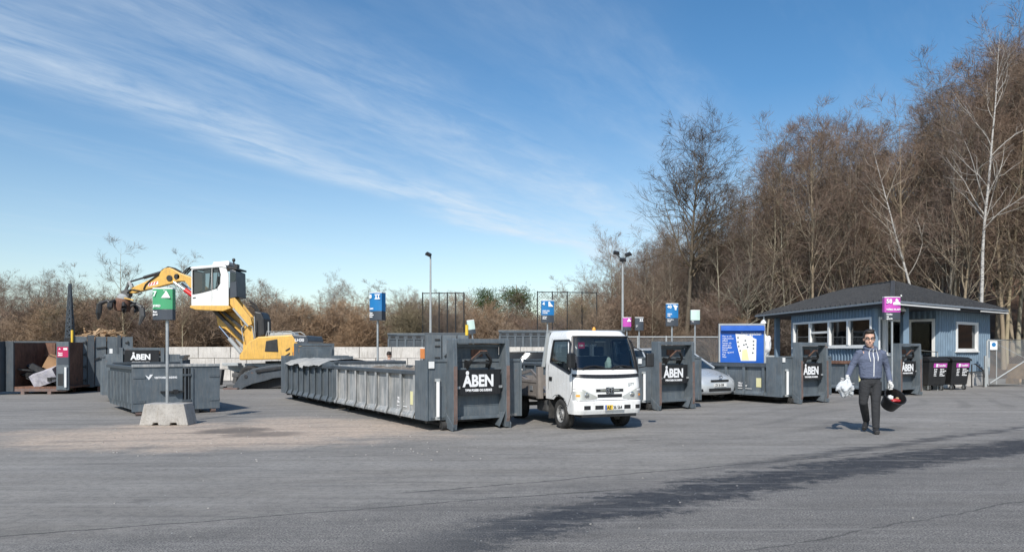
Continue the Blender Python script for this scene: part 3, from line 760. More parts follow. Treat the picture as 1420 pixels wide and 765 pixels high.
    if bail:
        q = MB(); rr = 0.03
        pts = [(0.05,-0.26,1.16),(0.24,-0.22,1.34),(0.30,-0.04,1.50),(0.30,0.08,1.50),(0.24,0.22,1.36),(0.05,0.26,1.16)]
        for a_, b_ in zip(pts[:-1], pts[1:]): q.bar(a_, b_, 0.055, 0.055)
        q.bar((0.2,-0.2,1.30),(0.2,0.2,1.30),0.05,0.05)
        for s in (-1,1): q.prism([(0.003,1.08),(0.12,1.14),(0.26,1.33),(0.003,1.36)], s*0.24-0.012, s*0.24+0.012, axis='y')
        q.build('hook_bail', MT['dark'], t, bevel=0.008)
        q = MB(); q.bar((0.30,-0.05,1.535),(0.30,0.09,1.535),0.05,0.02); q.bar((0.245,-0.22,1.375),(0.305,-0.055,1.53),0.05,0.016)
        q.build('worn_lip', MT['rust'], t); q = MB(); q.box(0.003,0.02,-0.10,0.16,1.42,1.56); q.build('rust_patch', MT['rust'], t)
    if board:
        bw = boardw or (fw-0.06)
        q = MB(); q.box(0.165, 0.18, -bw, bw, 0.68, 1.17); bo = q.build('sign_board', MT['board'], t, bevel=0.004)
        for s in (-1,1):
            c_ = MB(); c_.box(0.12,0.20, s*(bw-0.01)-0.035, s*(bw-0.01)+0.035, 0.80, 0.85); c_.build('clamp', MT['cont2'], bo)
        text('lettering', 'ÅBEN', 0.315, MT['letter'], bo, (0.183, -0.02, 0.845), (0,1,0), (0,0,1), bold=0.012, align='CENTER', sx=0.86)
        text('lettering', 'TØM POSER OG SÆKKE', 0.062, MT['letter'], bo, (0.183, -0.02, 0.745), (0,1,0), (0,0,1), bold=0.003, align='CENTER', sx=0.9)
    q = MB(); y = -h+0.24                      # round white bumper bar on the face
    q.cyl((0.055, y, 0.27), (0.055, y, 0.94), 0.036, n=12); q.build('guard_bar', MT['white'], t, smooth=True)
    q = MB(); q.box(0.001,0.05,y-0.05,y+0.05,0.94,1.0); q.build('bar_mount', MT['galvp'], t, bevel=0.006)
    q = MB(); q.box(0.001,0.06,y-0.04,y+0.04,0.21,0.27); q.build('bar_mount', MT['galvp'], t, bevel=0.006)
    q = MB(); q.box(0.031,0.034,-h+0.05,-h+0.17,wing_z-0.17,wing_z-0.04); q.build('sticker', MT['white'], t)
    if sticker:
        q = MB(); q.box(-0.93,-0.75,-h+0.088,-h+0.094,0.45,0.72); q.build('yellow_label', MT['pale_yellow'], t)
        text('lettering', 'TILLADT\nMAX LAST', 0.075, MT['letter'], t, (-1.62, -h+0.095, 0.52), (1,0,0), (0,0,1), bold=0.003)
        q = MB(); q.box(-1.62,-1.1,-h+0.085,-h+0.094,0.385,0.40); q.build('painted_line', MT['letter'], t)
    return t
MT['pale_yellow'] = paint('pale_yellow_label', (0.72,0.68,0.38), 0.5, var=0.05, bmp=0)
ND = Vector((0.521,-0.854,0)); BK = -ND; SD = Vector((0.854,0.521,0))
GA = 'dark grey hook-lift containers parked in a slanting row'
cA = Vector((-0.73,14.29,0))
skip('open_container', 'nearest hook-lift container, with ÅBEN board, its long side scraped pale, left of the white truck', GA, cA, ND, W=2.15, L=5.7, side_mat='cont2', seed=2)
cG = Vector((4.13,18.93,0)); skip('open_container', 'grey hook-lift container with ÅBEN board standing between the white truck and the silver car', GA, cG, ND, L=5.6, seed=3, sticker=False)
cH = Vector((8.65,21.2,0)); skip('open_container', 'grey hook-lift container with ÅBEN board and ribbed side, just right of the silver car', GA, cH, ND, L=5.8, seed=4, side_z=1.12, ribs=8)
cJ = Vector((13.36,24.65,0)); skip('open_container', 'grey hook-lift container with ÅBEN board behind the walking man, in front of the hut', GA, cJ, ND, L=4.6, seed=5, ribs=6, rim='rust')
# container B: behind A, hook end turned away
cB = cA + BK*5.75 + BK*5.15
q = skip('open_container', 'grey container with a pale tarpaulin over its rim, end to end behind the nearest container', GA, cB + SD*(-0.02), BK, W=2.2, L=5.0, side_mat='cont', board=False, sticker=False, seed=6)
# rubble inside A
def heap(name, label, cat, O, ax, ay, L, W, zb, amp, mat, seed, n=46, m=16):
    rng = np.random.default_rng(seed); V = []; ax = Vector(ax); ay = Vector(ay)
    for j in range(m):
        for i in range(n):
            u = i/(n-1); v = j/(m-1); p = Vector(O) + ax*(u*L) + ay*((v-0.5)*W)
            e = min(1, 6*min(u,1-u), 6*min(v,1-v))
            V.append((p.x, p.y, zb + e*amp*(0.35+0.9*rng.random()*(0.5+0.5*math.sin(u*9+seed)**2))))
    Q = np.array([(j*n+i, j*n+i+1, (j+1)*n+i+1, (j+1)*n+i) for j in range(m-1) for i in range(n-1)])
    o = bpy.data.objects.new(name, np_mesh(name, np.array(V), [Q], mat)); COL.objects.link(o); tag(o, label, cat); return o
MT['rubble'] = litter('rubble', (0.28,0.23,0.18), (0.52,0.45,0.37), (0.36,0.32,0.28))
heap('rubble_pile', 'pale rubble heaped above the rim of the nearest container', 'rubble', cA + BK*0.7, BK, SD, 4.8, 1.78, 0.95, 0.20, MT['rubble'], 3)
heap('rubble_pile', 'earth and rubble lying low inside the container right of the silver car', 'rubble', cH + BK*0.7, BK, SD, 4.9, 1.8, 0.6, 0.3, MT['rubble'], 5)
# tarpaulin over B's near end
rng = np.random.default_rng(8); V = []; n = 30; m = 16; O = cB + ND*4.85
for j in range(m):
    for i in range(n):
        u = i/(n-1); v = j/(m-1)
        p = O + BK*(0.5+u*3.6) + SD*(-1.20 + v*1.5)
        z = 1.17 + 0.018*math.sin(u*14+v*3) + 0.03*rng.random() + (0.10*math.sin(v*3))
        if v < 0.12: z -= (0.12-v)/0.12*(0.06 + 0.012*math.sin(u*9) + (0.10 if 0.42 < u < 0.52 else 0))
        V.append((p.x, p.y, z))
Q = np.array([(j*n+i, j*n+i+1, (j+1)*n+i+1, (j+1)*n+i) for j in range(m-1) for i in range(n-1)])
MT['tarp'] = paint('pale_tarpaulin', (0.42,0.41,0.38), 0.7, var=0.25, dirt=(0.16,0.15,0.13), dirt_amt=0.6)
o = bpy.data.objects.new('tarpaulin', np_mesh('tarpaulin', np.array(V), [Q], MT['tarp'])); COL.objects.link(o)
tag(o, 'pale creased tarpaulin draped over the rim of the container behind the nearest one', 'tarpaulin')

# container C, tail doors to the camera
nC = Vector((0.62,-0.785,0)); sC = Vector((0.785,0.62,0)); W = 1.98; L = 3.3
cC = Vector((-8.88,16.84,0)) + sC*(W/2)
t = thing('low_container', 'low grey open container behind the concrete barrier, its tail doors carrying a white arrow logo', 'container', cC, math.atan2(nC.y, nC.x)); h = W/2; z1 = 1.09
b = MB(); b.box(-L,-0.05,-h+0.08,h-0.08,0.12,0.17)
for s in (-1,1):
    y0,y1 = sorted((s*(h-0.08), s*(h-0.11))); b.box(-L,-0.05,y0,y1,0.171,z1)
b.box(-L,-L+0.05,-h+0.111,h-0.111,0.171,z1+0.06)
b.build('body', MT['cont'], t, bevel=0.005)
for s in (-1,1):
    for k in range(8):
        q = MB(); x = -0.15-(L-0.3)*k/7; y0,y1 = sorted((s*(h-0.079), s*(h-0.0)))
        q.prism([(s*(h-0.079),z1-0.08),(s*h,z1-0.08),(s*(h-0.01),0.30),(s*(h-0.079),0.12)], x-0.045, x+0.045, axis='x'); q.build('rib', MT['cont'], t, bevel=0.004)
q = MB()
for s in (-1,1):
    y0,y1 = sorted((s*(h-0.13), s*(h+0.01))); q.box(-L,-0.05,y0,y1,z1+0.001,z1+0.08)
q.box(-L-0.03,-L+0.07,-h+0.14,h-0.14,z1+0.062,z1+0.13); q.build('top_rail', MT['contd'], t, bevel=0.01)
q = MB(); q.box(-0.02,0.02,-h,0.12,0.10,z1+0.05); d1 = q.build('door', MT['cont'], t, bevel=0.006)
q = MB(); q.box(-0.02,0.02,0.30,h,0.10,z1+0.05); q.box(0.021,0.05,0.30,0.36,0.12,z1+0.03); d2 = q.build('door', MT['cont'], t, bevel=0.006)
q = MB(); q.box(-0.03,0.0,0.121,0.299,0.12,z1+0.02); q.build('door_gap', MT['dark'], t)
q = MB(); q.cyl((0.05,0.17,0.12),(0.05,0.17,z1+0.04),0.02,n=8); q.cyl((0.05,0.25,0.12),(0.05,0.25,z1+0.04),0.013,n=8)
for z in (0.3,0.92): q.box(0.0,0.075,0.12,0.30,z,z+0.05)
q.build('locking_bar', MT['contd'], t)
q = MB(); q.box(0.021,0.09,-0.38,0.11,0.53,0.57); q.box(0.021,0.12,-0.1,0.0,0.5,0.60); q.build('latch', MT['dark'], d1)
q = MB(); q.box(0.021,0.035,-h+0.02,-h+0.28,0.30,0.36); q.box(0.021,0.035,-h+0.02,-h+0.28,0.88,0.93); q.build('hinge', MT['cont'], d1)
q = MB(); q.box(0.021,0.035,h-0.25,h-0.02,0.30,0.36); q.box(0.021,0.035,h-0.25,h-0.02,0.88,0.93); q.build('hinge', MT['cont'], d2)
q = MB(); q.box(-0.05,0.05,-h+0.0,h,z1+0.055,z1+0.12); q.build('top_beam', MT['cont2'], t, bevel=0.01)
q = MB(); q.add([(0.024,-h+0.28,0.96),(0.024,-h+0.36,0.84),(0.024,-h+0.42,0.90),(0.024,-h+0.36,0.91)],[(0,1,3)]); q.add([(0.024,-h+0.36,0.84),(0.024,-h+0.45,0.97),(0.024,-h+0.38,0.97),(0.024,-h+0.36,0.91)],[(0,1,2,3)]); q.build('arrow_logo', MT['letter'], d1)
text('lettering', 'VESTFORBRÆNDING', 0.065, MT['letter'], d1, (0.022,-h+0.48,0.87), (0,1,0), (0,0,1), bold=0.003, sx=0.82)
q = MB()
for s in (-1,1): q.box(-L+0.1,0.0,s*0.45-0.05,s*0.45+0.05,0.0,0.118)
q.build('skid', MT['dark'], t)
for s in (-1,1):
    q = MB(); q.cyl((-0.05,s*(h-0.15)-0.06,0.06),(-0.05,s*(h-0.15)+0.06,0.06),0.06,n=12); q.build('roller', MT['rustedge'], t, smooth=True)

# container D, behind C, with a wide board
nD = Vector((0.36,-0.93,0)).normalized(); sDv = Vector((0.93,0.36,0))
cD = P(198,500,22.0); cD.z = 0
t = thing('open_container', 'dark open container behind the low one, carrying the widest ÅBEN board', 'container', cD, math.atan2(nD.y,nD.x)); h = 1.1
b = MB(); b.box(-3.2,0,-h,h,0.2,0.26)
b.box(-3.2,-0.0,-h,-h+0.06,0.261,1.30); b.box(-3.2,0,h-0.06,h,0.261,1.30); b.box(-0.06,0,-h+0.061,h-0.061,0.261,1.42); b.box(-3.2,-3.14,-h+0.061,h-0.061,0.261,1.3)
b.build('body', MT['cont'], t, bevel=0.005)
q = MB()
for s in (-1,1): q.box(-3.2,0.01,s*(h-0.02)-0.07,s*(h-0.02)+0.07,1.301,1.38)
q.build('top_rail', MT['contd'], t, bevel=0.01)
for s in (-1,1):
    for k in range(5):
        q = MB(); y0,y1 = sorted((s*(h+0.001), s*(h+0.07))); q.box(-0.3-k*0.68,-0.22-k*0.68,y0,y1,0.2,1.22); q.build('rib', MT['cont'], t)
q = MB()
for s in (-1,1): q.box(0.002,0.2,s*0.56-0.05,s*0.56+0.05,0.0,1.62)
q.box(0.002,0.15,-0.505,0.505,1.52,1.62); q.build('hook_frame', MT['cont'], t, bevel=0.008)
q = MB(); q.box(0.22,0.235,-0.47,0.47,1.10,1.55); bo = q.build('sign_board', MT['board'], t, bevel=0.004)
text('lettering', 'ÅBEN', 0.23, MT['letter'], bo, (0.238,-0.03,1.265), (0,1,0), (0,0,1), bold=0.01, align='CENTER', sx=0.92)
text('lettering', 'TØM POSER OG SÆKKE', 0.05, MT['letter'], bo, (0.238,-0.03,1.165), (0,1,0), (0,0,1), bold=0.002, align='CENTER', sx=0.9)
q = MB(); q.box(-3.1,0.1,-0.5,-0.4,0.02,0.198); q.box(-3.1,0.1,0.4,0.5,0.02,0.198); q.build('skid', MT['dark'], t)

# tall container E with wood
oE = Vector((-16.3,26.7,0)); t = thing('tall_container', 'tall dark grey container heaped with waste wood beside the dark mast', 'container', oE, R(28)); t.scale = (0.87,1,1); tE = t
q = MB(); q.box(0,2.3,0,5.0,0.18,0.24); q.box(0,0.06,0,5,0.241,2.06); q.box(2.24,2.3,0,5,0.241,2.06); q.box(0.061,2.239,4.94,5,0.241,2.06); q.build('body', MT['contd'], t, bevel=0.006)
for x0,x1 in ((0.0,0.56),(0.86,1.28),(1.32,1.70),(1.86,2.3)):
    q = MB(); q.box(x0,x1,-0.03,0.02,0.2,2.05); q.build('door_panel', MT['cont'], t, bevel=0.008)
q = MB()
for x0,x1 in ((0.58,0.84),(1.70,1.84)):
    q.box(x0,x1,-0.10,0.03,0.16,2.10)
q.build('door_post', MT['contd'], t, bevel=0.01)
q = MB()
for x in (0.40,2.0):
    for z in (0.4,0.9,1.35,1.8): q.box(x,x+0.14,-0.06,-0.031,z,z+0.05); q.box(x+0.09,x+0.13,-0.08,-0.031,z-0.04,z+0.09)
q.build('hinge', MT['dark'], t)
q = MB(); q.bar((0.86,-0.07,1.2),(1.2,-0.09,1.32),0.03,0.05); q.bar((1.2,-0.09,1.32),(1.7,-0.07,1.22),0.03,0.05); q.bar((0.9,-0.07,1.62),(1.3,-0.07,1.66),0.03,0.04); q.build('latch_bar', MT['dark'], t)
q = MB(); q.box(1.40,1.52,-0.036,-0.031,1.42,1.60); q.build('sticker', MT['white'], t)
q = MB(); q.cyl((0.02,-0.08,1.7),(0.02,-0.08,2.28),0.05,n=10); q.build('yellow_post', MT['yellowp'], t, smooth=True)
q = MB(); q.box(-0.28,-0.04,-0.06,0.4,0.15,2.0); q.build('side_guide', MT['dark'], t, bevel=0.01)
q = MB(); q.bar((0.05,-0.1,1.7),(-0.1,-0.12,1.1),0.05,0.05); q.bar((-0.1,-0.12,1.1),(0.02,-0.1,0.6),0.04,0.04); q.build('hydraulic_arm', MT['dark'], t)
q = MB(); q.box(-0.16,-0.12,-0.09,-0.062,0.25,0.85); q.build('white_strip', MT['white'], t); q = MB(); q.box(-0.115,-0.08,-0.09,-0.062,0.25,0.85); q.build('red_strip', MT['red'], t)
q = MB(); q.box(-0.08,0.06,-0.09,-0.062,1.12,1.28); q.build('blue_label', MT['blue'], t)
q = MB(); 
for x in (0.1,1.0,2.2): q.box(x-0.05,x+0.05,0,5,0.0,0.179)
q.build('skid', MT['rust'], t)
rnd = random.Random(4); q = MB()
for k in range(150):
    x = rnd.uniform(0.25,1.7); y = rnd.uniform(0.1,3.0); z = 1.78 + 0.52*rnd.random()*math.sin(min(1,max(0,(x-0.0)/2.3))*PI)**0.6
    d = Vector((rnd.uniform(-1,1), rnd.uniform(-1,1), rnd.uniform(-0.35,0.35))).normalized()*rnd.uniform(0.15,0.42)
    c_ = oE + Matrix.Rotation(R(28),3,'Z') @ Vector((x*0.87,y,z)); q.bar(c_-d, c_+d, rnd.uniform(0.05,0.14), rnd.uniform(0.02,0.05))
tag(q.build('waste_wood', MT['wood']), 'jumbled pale boards and splintered wood heaped in the tall container', 'wood', kind='stuff')

# rusty open container F at the far left
oF = Vector((-17.55,25.2,0)); t = thing('rusty_container', 'open-fronted container with a rusty inside at the far left of the yard', 'container', oF, R(3))
q = MB(); q.box(-0.02,1.9,0,5,0.2,0.27); q.box(0.0,0.05,0.05,5,0.271,1.83); q.box(1.62,1.67,0.05,5,0.271,1.83); q.box(0.051,1.619,2.0,2.06,0.271,1.83)
for x in (0.4,0.8,1.2): q.box(x,x+0.05,1.94,1.999,0.28,1.8)
q.box(0.051,1.619,1.93,1.938,1.3,1.38); q.build('body', MT['rust'], t)
q = MB(); q.box(-0.12,0.15,-0.05,0.04,0.1,1.86); q.box(0.151,1.60,-0.03,0.04,1.80,1.86); q.build('door_frame', MT['contd'], t, bevel=0.01)
q = MB(); q.box(1.60,2.02,-0.05,0.03,0.15,1.84); q.build('open_door', MT['cont'], t, bevel=0.01)
q = MB(); q.box(1.64,2.01,-0.058,-0.051,1.30,1.66); c_ = q.build('crimson_sign', MT['crimson'], t)
q = MB(); q.box(1.64,2.01,-0.058,-0.051,1.04,1.299); q.build('sign_base', MT['slate'], t)
text('lettering', 'Stort\naffald', 0.07, MT['letter'], c_, (1.67,-0.06,1.42), (1,0,0), (0,0,1), bold=0.003); 
q = MB(); q.add([(1.68,-0.061,1.57),(1.72,-0.061,1.62),(1.76,-0.061,1.57)],[(0,1,2)]); q.box(1.85,1.98,-0.062,-0.059,1.55,1.62); q.build('pictogram', MT['letter'], c_)
q = MB(); q.cyl((1.95,-0.1,0.25),(1.95,-0.1,0.95),0.04,n=10); q.build('guard_bar', MT['white'], t, smooth=True)
q = MB(); q.box(1.66,1.84,-0.056,-0.051,0.3,0.72); q.build('dark_slot', MT['dark'], t)
q = MB(); q.box(-0.1,1.9,0.0,0.15,0.1,0.199); 
for x in (0.4,1.3): q.box(x,x+0.12,-0.05,0.2,0.0,0.099)
q.build('skid_frame', MT['rustedge'], t)
def carton(name, label, c, sz, rot, mat, cat='box'):
    q = MB(); x,y,z = sz; q.box(-x/2,x/2,-y/2,y/2,0,z); q.box(-x/2-0.004,x/2+0.004,-0.03,0.03,z-0.02,z+0.004)
    o = q.build(name, mat, bevel=0.008); o.location = c; o.rotation_euler = rot; tag(o, label, cat); return o
MT['greycard'] = paint('printed_grey_card', (0.45,0.43,0.45), 0.7, var=0.4, dirt=(0.2,0.2,0.3), dirt_amt=0.5, streak=False, scale=7)
carton('cardboard_box', 'brown cardboard box tipped on the junk in the rusty container', oF+Vector((1.1,0.75,0.85)), (0.75,0.5,0.4), (0.3,0.45,0.5), MT['card'])
carton('flattened_carton', 'grey printed carton leaning at the mouth of the rusty container', oF+Vector((1.15,0.35,0.40)), (0.8,0.5,0.45), (0.25,-0.35,0.15), MT['greycard'])
q = MB(); rnd = random.Random(9)
for k in range(45):
    c_ = oF + Vector((rnd.uniform(0.15,1.5), rnd.uniform(0.3,1.8), rnd.uniform(0.3,0.95))); d = Vector((rnd.uniform(-1,1),rnd.uniform(-1,1),rnd.uniform(-.5,.5))).normalized()*rnd.uniform(0.1,0.35)
    q.bar(c_-d,c_+d,rnd.uniform(0.1,0.3),rnd.uniform(0.03,0.2))
tag(q.build('junk_heap', MT['dark']), 'dark tangled junk filling the rusty container', 'junk', kind='stuff')
q = MB(); q.box(0,0.06,0,4,0.1,1.85); q.box(-1.6,0,0,0.06,0.1,1.85); q.box(-1.6,0,-0.02,0.0,1.6,1.7); 
tag(q.build('dark_container', MT['contd'], loc=(-17.75,24.9,0), bevel=0.01), 'edge of a dark container cut off by the left border of the photo', 'container')

# dark mast
mx = P(97,470,28.0); t = thing('lattice_mast', 'tall dark tapering mast between the rusty and the tall container', 'mast', (mx.x, 28.0, 0))
q = MB(); zt = H + (HZ-393)/F*28
for sx_ in (-1,1):
    for sy_ in (-1,1): q.bar((sx_*0.19, sy_*0.19, 0), (sx_*0.02, sy_*0.02, zt), 0.05, 0.05)
for k in range(26):
    a = k/26; w0 = 0.19-0.17*a; w1 = 0.19-0.17*(k+1)/26
    for sy_ in (-1,1):
        s = 1 if k % 2 else -1
        q.bar((-s*w0, sy_*w0, zt*a), (s*w1, sy_*w1, zt*(k+1)/26), 0.035, 0.03); q.bar((-w0, sy_*w0, zt*a), (w0, sy_*w0, zt*a), 0.03, 0.03)
        q.bar((sy_*w0, -s*w0, zt*a), (sy_*w1, s*w1, zt*(k+1)/26), 0.035, 0.03)
q.build('lattice', MT['contd'], t)
q = MB(); q.box(-0.3,0.3,-0.3,0.3,0,0.25); q.build('foot', MT['conc'], t, bevel=0.02)

# long dark containers behind the block wall
def long_box(label, px0, px1, Y, ztop, depth=2.4, name='ribbed_container', slots=True):
    x0 = (px0-710)/F*Y; x1 = (px1-710)/F*Y; t = thing(name, label, 'container', (x0, Y, 0), 0, None); Lx = x1-x0
    q = MB(); q.box(0,Lx,0,depth,0.15,ztop-0.12); q.build('body', MT['contd'], t)
    q = MB(); q.box(-0.03,Lx+0.03,-0.06,0.001,ztop-0.10,ztop); q.box(-0.03,Lx+0.03,depth,depth+0.06,ztop-0.10,ztop); q.box(-0.03,0.08,0.002,depth-0.002,ztop-0.119,ztop-0.003); q.box(Lx-0.08,Lx+0.03,0.002,depth-0.002,ztop-0.119,ztop-0.003); q.build('top_rail', MT['cont'], t, bevel=0.01)
    n = int(Lx/0.42)
    for k in range(n+1):
        q = MB(); x = 0.04+(Lx-0.08)*k/n; q.box(x-0.05,x+0.05,-0.055,-0.001,0.15,ztop-0.34); q.build('rib', MT['cont'], t)
    q = MB(); q.box(0,Lx,-0.05,-0.002,ztop-0.335,ztop-0.30); q.build('waist_rail', MT['cont'], t)
    if slots:
        for k in range(n): 
            q = MB(); x = 0.04+(Lx-0.08)*(k+0.5)/n; q.box(x-0.12,x+0.12,-0.02,-0.001,ztop-0.26,ztop-0.16); q.build('slot', MT['dark'], t)
    q = MB(); q.box(0.1,Lx-0.1,0.3,0.5,0,0.149); q.box(0.1,Lx-0.1,depth-0.5,depth-0.3,0,0.149); q.build('skid', MT['dark'], t)
    return t
long_box('long dark slotted container behind the pale block wall, left of the nearest container', 538, 622, 39.0, 2.46)
long_box('long dark slotted container behind the block wall and the truck cab', 692, 866, 39.0, 2.62)
# tall closed container beside A
cK = Vector((-2.66,22.0,0)); rz = R(7); t = thing('tall_container', 'tall dark closed container rising behind the nearest one, with a yellow post', 'container', cK, rz)
q = MB(); q.box(0,1.35,0,5,0.15,2.08); q.build('body', MT['contd'], t, bevel=0.01)
for x0,x1 in ((0.02,0.5),(0.54,0.96),(1.0,1.33)):
    q = MB(); q.box(x0,x1,-0.05,-0.001,0.3,2.0); q.build('door_panel', MT['cont'], t, bevel=0.008)
q = MB()
for x in (0.3,0.75,1.1):
    for z in (0.9,1.3,1.65,1.85): q = MB(); q.box(x,x+0.16,-0.09,-0.051,z,z+0.04); q.build('hinge', MT['dark'], t)
q = MB(); q.bar((0.6,-0.08,1.35),(1.0,-0.1,1.75),0.04,0.04); q.build('latch_bar', MT['dark'], t)
q = MB(); q.cyl((1.28,-0.02,2.0),(1.28,-0.02,2.32),0.05,n=10); q.build('yellow_post', MT['yellowp'], t, smooth=True)
q = MB(); q.box(0.1,1.25,0.1,4.9,0,0.149); q.build('skid', MT['dark'], t)

# concrete block walls
GWB = 'pale concrete blocks of the bay wall'
def block_mesh(l, hh, d, seed):
    q = MB(); q.box(0.006,l-0.006,0,d,0.004,hh-0.004); o = q.build('concrete_block', MT['concw'], bevel=0.02); COL.objects.unlink(o); me = o.data; bpy.data.objects.remove(o); return me
bm_ = block_mesh(1.62, 0.565, 0.6, 1); rnd = random.Random(3)
def block_row(x, y, dx, dy, n, rows, gname):
    a = math.atan2(dy, dx)
    for r_ in range(rows):
        for k in range(n):
            off = 0.0 if r_ % 2 == 0 else 0.81
            o = bpy.data.objects.new('concrete_block', bm_); COL.objects.link(o)
            s = k*1.63 + off
            o.location = (x + math.cos(a)*s, y + math.sin(a)*s + rnd.uniform(-0.015,0.015), r_*0.57); o.rotation_euler = (0,0,a)
            tag(o, gname, 'concrete block', GWB)
LBW = 'pale weathered concrete block stacked in the long bay wall behind the containers'
block_row(-17.5, 36.5, 1, 0, 12, 3, LBW)
# ------------------------------------------------------------------ station signs
def sign(label, px0, px1, yt, ys, yb, Y, col, num, word, lines, icon='heap', rz=0.0, base=None, pole_px=None, yg=None, foot=True, depth=0.14, zb=0.0, lean=0.0, name='station_sign'):
    s = Y/F; w = (px1-px0)*s; c = P((px0+px1)/2, yt, Y); zt = c.z; zs = H+(HZ-ys)*s; zbo = H+(HZ-yb)*s
    t = thing(name, label, 'sign', (c.x, Y, zb), rz); 
    if lean: t.rotation_euler = (0, lean, rz)
    zt -= zb; zs -= zb; zbo -= zb
    h = w/2
    arc = lambda y: [( -h + w*k/8, y - 0.10*w*math.sin(PI*k/8)) for k in range(9)]
    prof = arc(-depth/2) + [(h, depth/2), (-h, depth/2)]
    q = MB(); q.prism(prof, zs+0.001, zt, axis='z'); up_ = q.build('upper_panel', MT[col], t, bevel=0.006)
    q = MB(); q.prism(prof, zbo, zs, axis='z'); lo = q.build('lower_panel', MT['slate'], t, bevel=0.006)
    q = MB(); q.prism([(a*1.01, b*1.01) for a, b in prof], zt+0.0005, zt+0.025, axis='z'); q.build('cap', MT['white'] if col != 'dark' else MT['dark'], t)
    pp = 0 if pole_px is None else (pole_px - (px0+px1)/2)*s
    q = MB(); q.cyl((pp,0,0.0),(pp,0,zbo-0.001),0.032,n=10); q.build('pole', MT['galv'], t, smooth=True)
    yf = -depth/2 - 0.10*w - 0.006
    if num: text('number', num, w*0.36, MT['letter'], up_, (-h*0.88, yf, zt-w*0.36), (1,0.0,0), (0,0,1), bold=w*0.012)
    if word: text('lettering', word, w*0.155, MT['letter'], up_, (-h*0.86, yf, zs+w*(0.12 if '\n' not in word else 0.28)), (1,0,0), (0,0,1), bold=w*0.006)
    if lines: text('lettering', lines, w*0.135, MT['letter'], lo, (-h*0.86, yf, zs-w*0.17), (1,0,0), (0,0,1), bold=w*0.005)
    if icon:
        q = MB(); cx, cz = h*0.42, zt-w*0.27; k = w*0.22
        def poly(pts): q.prism([(cx+a*k, cz+b*k) for a, b in pts], yf-0.004, yf, axis='y')
        if icon == 'heap': poly([(-1.05,-0.8),(1.05,-0.8),(0.35,0.5),(0.05,0.9),(-0.2,0.35)]); poly([(-0.5,0.9),(-0.35,1.0),(-0.2,0.8),(-0.3,0.7)])
        elif icon == 'columns': poly([(-1,0.8),(1,0.8),(1,0.5),(-1,0.5)]); poly([(-1,-0.8),(1,-0.8),(1,-0.5),(-1,-0.5)]); poly([(-0.7,-0.49),(-0.2,-0.49),(-0.35,0.49),(-0.6,0.49)]); poly([(0.2,-0.49),(0.7,-0.49),(0.6,0.49),(0.35,0.49)])
        elif icon == 'sheet': poly([(-0.8,-0.9),(1.0,-0.9),(0.1,0.1),(-0.3,0.9),(-0.8,0.9)])
        elif icon == 'basin': poly([(-0.9,0.8),(0.4,0.8),(0.4,0.5),(1,0.5),(0.7,-0.2),(0.5,-0.3),(0.5,-1.1),(-0.1,-1.1),(-0.2,-0.2),(-0.6,0.3)])
        elif icon == 'bottles': poly([(-1,-0.9),(1,-0.9),(1,-0.2),(0.45,0.0),(0.45,0.5),(-0.1,0.9),(-0.4,0.5),(-0.3,0.0),(-1,-0.2)])
        q.build('pictogram', MT['letter'], up_)
    if foot:
        q = MB(); q.box(pp-0.14,pp+0.14,-0.14,0.14,0,0.03); q.build('foot_plate', MT['galv'], t)
    return t
# barrier first, its sign stands on it
bY = 15.05; o0 = P(234,588,bY)
t = thing('concrete_barrier', 'trapezoid concrete barrier block carrying the green sign pole', 'barrier', (o0.x, bY, 0), R(2)); s = bY/F
q = MB(); zt = H-(558.5-HZ)*s
prof = [(-33*s,0),(-33*s,0.04),(-26.5*s,zt),(27*s,zt),(33*s,0.04),(33*s,0)]
q.prism([(-33*s,0.0),(-16*s,0.0),(-14*s,0.055),(-8*s,0.055),(-7*s,0.0),(8*s,0.0),(9*s,0.055),(17*s,0.055),(18*s,0.0),(33*s,0.0),(27*s,zt),(-26.5*s,zt)], -0.24, 0.24, axis='y')
q.build('block', MT['conc'], t, bevel=0.018)
sign('green sign 7 with a white heap pictogram on a pole in the concrete barrier', 214, 241.5, 401, 429, 443.5, bY, 'green', '7', 'JORD', 'Ren\njord', 'heap', pole_px=232, foot=False, zb=zt)
sign('blue sign 8 with two white columns, standing behind the rubble-filled container', 514, 533.5, 406.5, 431.5, 444, 21.5, 'blue', '8', 'GIPS', 'Gips\nPlader\nStuk', 'columns', rz=R(-22), depth=0.22)
sign('small pale sign tilted on its pole above the tall closed container', 661, 671, 443.5, 456, 462, 26.0, 'mint', '', '', '', None, rz=R(12), lean=R(-8))
sign('blue sign 4 with a white sheet pictogram behind the truck bed', 750.5, 768, 417, 437, 447, 27.5, 'blue', '4', 'PAP OG\nPAPIR', 'Aviser\nBlade', 'sheet', rz=R(6))
sign('small magenta sign beside the three-headed lamp post', 863.5, 875, 440.5, 453, 458, 34.0, 'magenta', '', '', '', 'bottles')
sign('black sign with white pictograms right of the small magenta sign', 880.5, 892, 440.5, 450, 458, 30.0, 'slate', '', '', 'Kun\nto', 'columns')
sign('blue sign 40 with a white basin pictogram behind the container right of the truck', 923.5, 940, 421.5, 441, 452, 27.0, 'blue', '40', 'KERA\nMIK', 'Porcelæn\nFliser', 'basin')
sign('pale mint green sign right of blue sign 40', 957.5, 970, 430.5, 444, 449.5, 29.5, 'mint', '', '', 'Glas', None)
sign('purple sign 58 with a white bottle pictogram in front of the hut corner', 1225, 1247, 412.5, 433, 443, 23.2, 'magenta', '58', 'HÅRD PLAST', 'Dunke\nog\nspande', 'bottles', pole_px=1237)
sign('small orange sign beside the tall closed container', 583, 591.5, 483, 497, 505, 23.2, 'orange', '', '', 'Tæpper', None)

